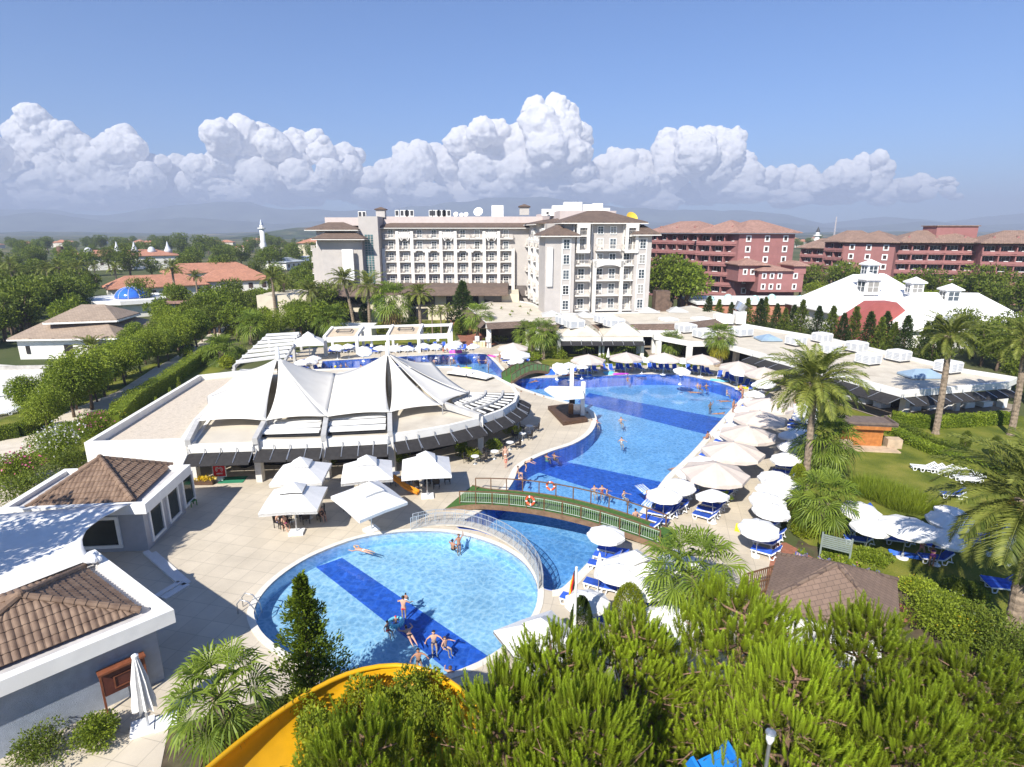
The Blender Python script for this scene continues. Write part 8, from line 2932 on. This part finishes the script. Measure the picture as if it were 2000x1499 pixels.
def figure(pose):
 J={}
 pel,chest,fwd=V3(0,0,0.93),V3(0,0,1.30),V3(0,-1,0)
 arm,leg={},{}
 for s in(-1,1):
  sh=V3(0.175*s,0,1.40)
  hp_=V3(0.095*s,0,0.90)
  arm[s]=[sh,sh+(0.06*s,0.02,-0.28),sh+(0.09*s,-0.06,-0.52)]
  leg[s]=[hp_,V3(0.10*s,-0.02,0.49),V3(0.10*s,0.02,0.08)]
 if pose=='walk':
  leg[-1]=[leg[-1][0],V3(-0.1,-0.17,0.51),V3(-0.1,-0.2,0.09)]
  leg[1]=[leg[1][0],V3(0.1,0.03,0.50),V3(0.1,0.30,0.16)]
  arm[1][2]=arm[1][0]+(0.06,-0.26,-0.46)
  arm[-1][2]=arm[-1][0]+(-0.06,0.18,-0.5)
 elif pose=='wade':
  for s in(-1,1):
   arm[s]=[arm[s][0],arm[s][0]+(0.2*s,-0.10,-0.16),arm[s][0]+(0.26*s,-0.34,-0.26)]
 elif pose=='wave':
  arm[1]=[arm[1][0],arm[1][0]+(0.16,-0.05,0.2),arm[1][0]+(0.13,-0.08,0.45)]
  arm[-1]=[arm[-1][0],arm[-1][0]+(-0.2,-0.10,-0.16),arm[-1][0]+(-0.28,-0.34,-0.2)]
 elif pose=='bend':
  chest=V3(0,-0.32,1.12)
  for s in(-1,1):
   sh=V3(0.17*s,-0.42,1.12)
   arm[s]=[sh,sh+(0.03*s,-0.25,-0.10),sh+(0.0,-0.48,-0.18)]
   leg[s][1]=V3(0.1*s,-0.12,0.50)
 elif pose in('sit','edge','tread'):
  pel=V3(0,0,0.54)
  chest=V3(0,0.02,0.91)
  for s in(-1,1):
   sh=V3(0.175*s,0.02,1.01)
   arm[s]=[sh,sh+(0.07*s,-0.02,-0.27),sh+(0.0*s,-0.24,-0.36)]
   leg[s]=[V3(0.095*s,-0.02,0.52),V3(0.12*s,-0.44,0.54),V3(0.12*s,-0.48,0.10)]
  if pose=='tread':
   for s in(-1,1):
    arm[s][1]=arm[s][0]+(0.22*s,-0.10,-0.1)
    arm[s][2]=arm[s][0]+(0.30*s,-0.32,-0.1)
  if pose=='edge':
   for s in(-1,1):
    arm[s][2]=arm[s][0]+(0.16*s,0.16,-0.46)
    arm[s][1]=arm[s][0]+(0.12*s,0.1,-0.24)
 elif pose in('lie','swim'):
  pel,chest=V3(0,0,0.12),V3(0,0.38,0.13 if pose=='swim' else 0.26)
  zz=0.14 if pose=='swim' else 0.33
  for s in(-1,1):
   sh=V3(0.17*s,0.47,zz)
   arm[s]=[sh,sh+(0.22*s,0.14,0.0),sh+(0.20*s,0.40,0.0)]if pose=='swim' else[sh,sh+(0.1*s,-0.24,-0.12),sh+(0.06*s,-0.46,-0.14)]
   leg[s]=[V3(0.09*s,-0.04,0.12),V3(0.11*s,-0.45,0.12 if s<0 or pose=='swim' else 0.30),V3(0.12*s,-0.86,0.09)]
 ax=(chest-pel)/np.linalg.norm(chest-pel)
 wst=pel+(chest-pel)*0.4
 nk=chest+ax*0.16
 n2=nk+ax*0.06
 if pose=='swim':
  hd=n2+V3(0,0.07,0.09)
  face=V3(0,1,0.1)
 elif pose=='lie':
  hd=n2+ax*0.09
  face=V3(0,-0.35,1)
 elif pose=='bend':
  hd=n2+V3(0,-0.09,0.06)
  face=V3(0,-1,-0.3)
 else:
  hd=n2+V3(0,-0.015,0.10)
  face=V3(0,-1,0)
 face=face/np.linalg.norm(face)
 top=np.cross(np.cross(face,ax),face)
 top=hd-n2 if np.linalg.norm(top)<0.2 else top
 top=top/np.linalg.norm(top)
 sd=np.cross(face,top)
 T_=lambda p:tuple(p)
 B=[[(T_(pel),0.135),(T_(wst),0.112),(T_(chest),0.145),(T_(nk),0.062),(T_(n2),0.055),(T_(hd),0.092),(T_(hd+top*0.075),0.075)]]
 B.append([(T_(hd),0.092),(T_(hd+face*0.098-top*0.008),0.018),(T_(hd+face*0.118-top*0.022),0.012)])
 for s in(-1,1):
  B.append([(T_(hd),0.092),(T_(hd+sd*s*0.094),0.022),(T_(hd+sd*s*0.104+top*0.02),0.012)])
  a=arm[s]
  d=a[2]-a[1]
  pm,hc=hand(a[2],d,1 if s<0 else-1,V3(0.3,-0.2,1.0)if pose not in('stand','walk')else V3(s,0,0.1))
  B.append([(T_(chest),0.145),(T_(a[0]),0.062),(T_((a[0]+a[1])/2),0.05),(T_(a[1]),0.042),(T_(a[1]+d*0.35),0.04),(T_(a[2]),0.027),(T_(pm),0.030)])
  B+=hc
  l_=leg[s]
  ft=l_[2]+((0.01*s,-0.15,-0.045)if pose!='swim' and pose!='lie' else((0,-0.14,-0.02)if pose=='swim' else(0,-0.05,0.14)))
  B.append([(T_(pel),0.135),(T_(l_[0]),0.096),(T_(l_[0]*0.5+l_[1]*0.5),0.080),(T_(l_[1]),0.056),(T_(l_[1]*0.6+l_[2]*0.4),0.054),(T_(l_[2]),0.036),(T_(ft),0.03)])
 sh_=[[(T_(pel),0.150),(T_(pel+(wst-pel)*0.35),0.142)]]
 for s in(-1,1):
  l_=leg[s]
  sh_.append([(T_(pel),0.150),(T_(l_[0]),0.112),(T_(l_[0]*0.62+l_[1]*0.38),0.100)])
 tp=[[(T_(wst),0.124),(T_(wst*0.5+chest*0.5),0.142),(T_(chest+ax*0.02),0.160)]]
 return B,sh_,tp,hd,face,top,sd
_pc={}
def get_pose(pose):
 if pose not in _pc:
  B,S,T_,hd,face,top,sd=figure(pose)
  body=skin(B,0,1)
  shorts=skin(S,0,1)
  tops=skin(T_,0,1)
  hm_=MB()
  M_=Matrix((tuple(sd),tuple(-face),tuple(top))).transposed()
  hb=MB().ball((0,0,0),(0.098,0.108,0.108),14,10)
  V=np.concatenate(hb.V)
  V[:,2]=np.where((V[:,1]<0.0),np.maximum(V[:,2],0.042-V[:,1]*0.1),V[:,2])
  hb.V=[V.astype(np.float32)]
  hb.xf(Matrix.Translation(Vector(hd+top*0.03-face*0.012))@M_.to_4x4())
  ey=MB()
  for s in(-1,1):
   ey.ball(hd+face*0.088+sd*s*0.033+top*0.016,0.012,6,4)
  _pc[pose]=[body,shorts,tops,hb.mesh('hair',HAIR['dark'],True),ey.mesh('eyes',HAIR['dark'])]
  for m_ in _pc[pose][:3]:
   m_.materials.append(SKIN[0])
 return _pc[pose]
def person(lab,p,pose,rz=0.0,sk=0,hair='dark',suit='navy',top=None,z=0.0,s=1.0,grp=None,rot=None):
 root=thing('person',lab,'person',(*(at(*p)if len(p)==2 else p[:2]),z),rz,grp)
 root.scale=(s*0.89,)*3
 if rot:
  root.rotation_euler=rot
 b_,sh_,tp,hr,ey=get_pose(pose)
 for nm,me,m_ in(('body',b_,SKIN[sk]),('swim_shorts',sh_,SUIT[suit]),('top' if top else '',tp,SUIT.get(top)),('hair',hr,HAIR[hair]),('eyes',ey,None)):
  if not nm:
   continue
  o=link(nm,me,root)
  if m_ is not None:
   o.material_slots[0].link='OBJECT'
   o.material_slots[0].material=m_
ZK,ZB_=-1.2,-1.55
W_=lambda*a,**k:person(*a,**k)
W_('person swimming on their side alone at the left of the round pool',(708,1072),'swim',1.2,0,'blond','white',z=-0.22)
W_('darker of the two people holding the rim below the steel railing',(884,1062),'tread',2.6,1,'dark','black',z=-0.88)
W_('person with raised arm at the rim below the steel railing',(896,1062),'wave',0.4,1,'brown','navy',z=-0.85)
W_('person in red trunks standing in the dark stripe of the round pool',(788,1186),'wade',3.0,0,'dark','red',z=-0.85)
W_('small child carried beside the person in red trunks',(793,1174),'sit',3.0,1,'dark','white',z=-0.15,s=0.55)
W_('child with dark hair beside the swim ring',(757,1221),'tread',0.8,0,'dark','red',z=-0.69,s=0.78)
W_('child in a red cap sitting in the pale blue ring',(773,1214),'sit',0.3,0,'red cap','blue',z=-0.42,s=0.62)
W_('person in dark shorts gliding through the water with arms spread',(800,1238),'swim',0.5,0,'dark','black',z=-0.20)
W_('person with hands on hips in the dark stripe near the pines',(847,1243),'tread',0.2,0,'dark','navy',z=-0.88)
W_('child turned aside in the dark stripe near the pines',(869,1253),'tread',0.9,0,'brown','blue',z=-0.75,s=0.85)
W_('person standing in the pale water below the gliding swimmer',(817,1278),'tread',0.3,1,'dark','black',z=-0.84,s=0.95)
W_('child in a red cap at the rope near the lower rim',(856,1318),'tread',0.3,0,'red cap','red',z=-0.70,s=0.8)
W_('person at the lower rim beside the rope',(880,1312),'tread',2.8,0,'brown','blue',z=-0.88)
for p,pose,rz,sk,hr,su,tp,s,lab in(((1161,952),'tread',0.2,0,'dark','white',None,1,'person in pale shorts left of the one in red by the green bridge'),((1176,952),'tread',0.0,0,'dark','red','red',1,'person in a red swimsuit standing in the pool by the green bridge'),((1186,958),'tread',1.0,0,'brown','pink',None,0.75,'child right of the person in red by the green bridge'),((1219,962),'tread',0.7,0,'dark','white','white',0.95,'person in white in the pool left of the printed mattress'),((1264,962),'tread',1.6,1,'blond','red',None,0.95,'person holding the printed air mattress'),((1213,818),'tread',0.3,0,'dark','navy',None,1,'person alone in the pool right of the stage'),((1214,858),'tread',0.1,0,'dark','white','white',1,'person with spread arms in the middle of the main pool'),((1068,890),'tread',2.4,1,'brown','green','green',1,'left person leaning at the curved pool rim'),((1083,888),'tread',2.4,1,'brown','black',None,1,'right person leaning at the curved pool rim'),((1147,808),'tread',0.5,1,'dark','black',None,1,'person in the water behind the stage'),((1156,822),'tread',0.2,0,'dark','pink',None,0.9,'left of two swimmers beside the stage point'),((1166,824),'tread',0.4,0,'red cap','white','white',0.9,'right of two swimmers beside the stage point'),((1363,751),'tread',0.2,0,'brown','navy',None,1,'left of two heads close together at the far right of the main pool'),((1368,753),'tread',0.6,1,'dark','navy',None,1,'right of two heads close together at the far right of the main pool'),((1380,752),'tread',0.1,1,'brown','navy',None,1,'swimmer right of the two close heads'),((1420,765),'tread',1.5,0,'blond','white','white',1,'pale swimmer near the right bend of the pool'),((1388,786),'wave',0.2,1,'dark','black',None,1,'swimmer with an arm up near the right bend'),((1166,1000),'tread',0.2,0,'dark','red',None,0.9,'swimmer behind the green bridge'),((1018,766),'tread',1.2,1,'dark','red',None,0.9,'swimmer below the far bridge'),((1045,772),'tread',0.2,1,'dark','black',None,0.9,'left of two swimmers at the curved rim behind the stage'),((1062,776),'tread',0.2,0,'brown','black',None,0.9,'right of two swimmers at the curved rim behind the stage'),((1226,738),'tread',0.2,1,'brown','red',None,0.9,'swimmer at the far edge by the purple mattress')):
 W_(lab,p,pose,rz,sk,hr,su,tp,z=(ZB_+0.03 if pose=='wave' else-1.0*s),s=s)
for p,rz,lab in(((1357,765),1.5,'swimmer stretched out below the two close heads'),((1415,782),1.7,'dark swimmer stretched out near the right bend'),((1322,912),-1.2,'swimmer pulling up at the pool edge by the second beige parasol'),((1042,744),-0.8,'swimmer pushing off under the far bridge'),((1404,806),-1.5,'swimmer at the edge below the tall bather')):
 W_(lab,p,'swim',rz,1,'dark','black',z=-0.25)
W_('tall bather standing at the pool edge with a towel on the shoulder',(1431,806),'stand',0.6,1,'dark','navy',z=0.03)
W_('bather standing right of the tall one at the pool edge',(1449,782),'stand',0.6,1,'dark','black',z=0.03)
W_('child standing on the pool corner behind the tall bather',(1436,805),'stand',0.2,0,'brown','blue','blue',z=0.03,s=0.7)
W_('bather sitting on the pool edge beside the farther beige parasols',(1381,858),'edge',1.2-PI/2+3.9,1,'dark','navy',z=-0.36)
W_('bather sitting with their back to us at the end of the green bridge',(1240,1014),'edge',3.4,0,'dark','black',z=-0.36)
W_('person bending forward to dive from the curved pool corner',(1026,922),'bend',1.4,0,'dark','black',z=0.03)
W_('child sitting on the pool corner behind the diver',(1012,926),'edge',1.4,0,'brown','navy',z=-0.36,s=0.9)
W_('child crouched in front of the diver on the rim',(1014,936),'sit',1.2,0,'blond','white',z=-0.25,s=0.7)
for i,(p,sk,hr)in enumerate((((643,718),0,'dark'),((666,713),0,'brown'),((675,711),0,'brown'),((705,714),1,'dark'),((679,722),1,'dark'),((810,707),1,'brown'),((832,709),1,'brown'),((848,704),0,'dark'),((880,704),1,'dark'),((886,703),1,'dark'),((935,703),0,'brown'),((949,703),0,'brown'),((954,711),1,'dark'),((896,716),1,'dark'),((911,716),1,'dark'))):
 W_(ORD[i+1]+' swimmer from the left in the back pool',p,'tread' if i%4 else 'wave',rng.random()*6,sk,hr,('navy','black','red')[i%3],z=-0.93 if i%4 else-1.5,s=0.95,grp='swimmers in the back pool')
W_('shirtless adult standing with a child before the bistro tables',(987,903),'stand',0.3,0,'brown','white',z=0)
W_('child in red standing in front of a shirtless adult',(988,914),'stand',0.2,0,'blond','red','red',s=0.72)
W_('left of two people in white walking on the red path',(893,645),'walk',0,1,'dark','white','white')
W_('right of two people in white walking on the red path',(900,645),'walk',0.2,1,'dark','white','white')
for p,rz,sk,hr,su,tp,lab in(((545,1030),1.2,0,'brown','blue','white','seated guest in a blue and white top'),((557,1034),0.9,0,'brown','pink',None,'seated guest leaning forward beside the blue and white one'),((628,1016),0.9,0,'dark','black','black','seated guest in black with crossed legs at the right table')):
 W_(lab,p,'sit',rz,sk,hr,su,tp,z=-0.05)
 CH.place((*at(*p),0),rz,'wicker chair under the '+lab,'dark wicker chairs')
for j,(i,rz,sk,su,tp,lab)in enumerate(((1,0,1,'black',None,'sunbather sitting up on the lounger by the bridge'),(3,0,0,'white',None,'sunbather lying next to the one by the bridge'))):
 p=E0+eT*(0.4+i*(LE-1.5)/29)+eN*1.75
 W_(lab,(p[0],p[1]),'lie',HEAD-PI/2,sk,'dark',su,tp,z=0.33)
for i,sk,su,lab in((1,0,'white','sunbather in white lying in the second row by the fan palm'),(2,1,'black','tanned sunbather lying in the second row by the fan palm')):
 p=E0+eT*(1.3+i)+eN*4.4
 W_(lab,(p[0],p[1]),'lie',HEAD-PI/2,sk,'brown',su,'black' if sk==0 else None,z=0.33)
W_('person in pink walking past the lawn loungers',(1797,1088),'walk',1.4,0,'brown','pink','pink')
W_('person in purple bending over a lounger in the palm shade',(1818,1108),'bend',2.6,1,'dark','purple','purple')
for p,pose,sk,su,lab in(((976,708),'stand',1,'navy','bather standing on the slope of the back pool'),((866,690),'sit',1,'red','left of two tanned guests sitting behind the back pool'),((874,690),'sit',1,'blue','right of two tanned guests sitting behind the back pool'),((1162,724),'sit',0,'black','left of two guests sitting on far side loungers'),((1175,724),'sit',0,'pink','right of two guests sitting on far side loungers'),((1235,727),'stand',0,'white','bather standing at the far edge of the main pool'),((1227,716),'stand',1,'purple','guest standing under the second large beige parasol'),((1421,738),'sit',1,'black','dark haired guest on a lounger under the fifth beige parasol'),((1446,766),'sit',0,'red','guest sitting by the yellow mattress at the right bend'),((1552,795),'stand',0,'green','guest in green at the far end of the outer deck row'),((1000,724),'sit',0,'white','guest on a lounger near the far bridge'),((987,735),'stand',0,'red','child by the railing of the far bridge'),((622,712),'stand',1,'black','bather stepping out at the left end of the back pool')):
 W_(lab,p,pose,rng.random()*6 if pose=='stand' else PI,sk,'dark',su,'green' if su=='green' else None,s=0.75 if 'child' in lab else 1.0,z=-0.08 if pose=='sit' else 0)
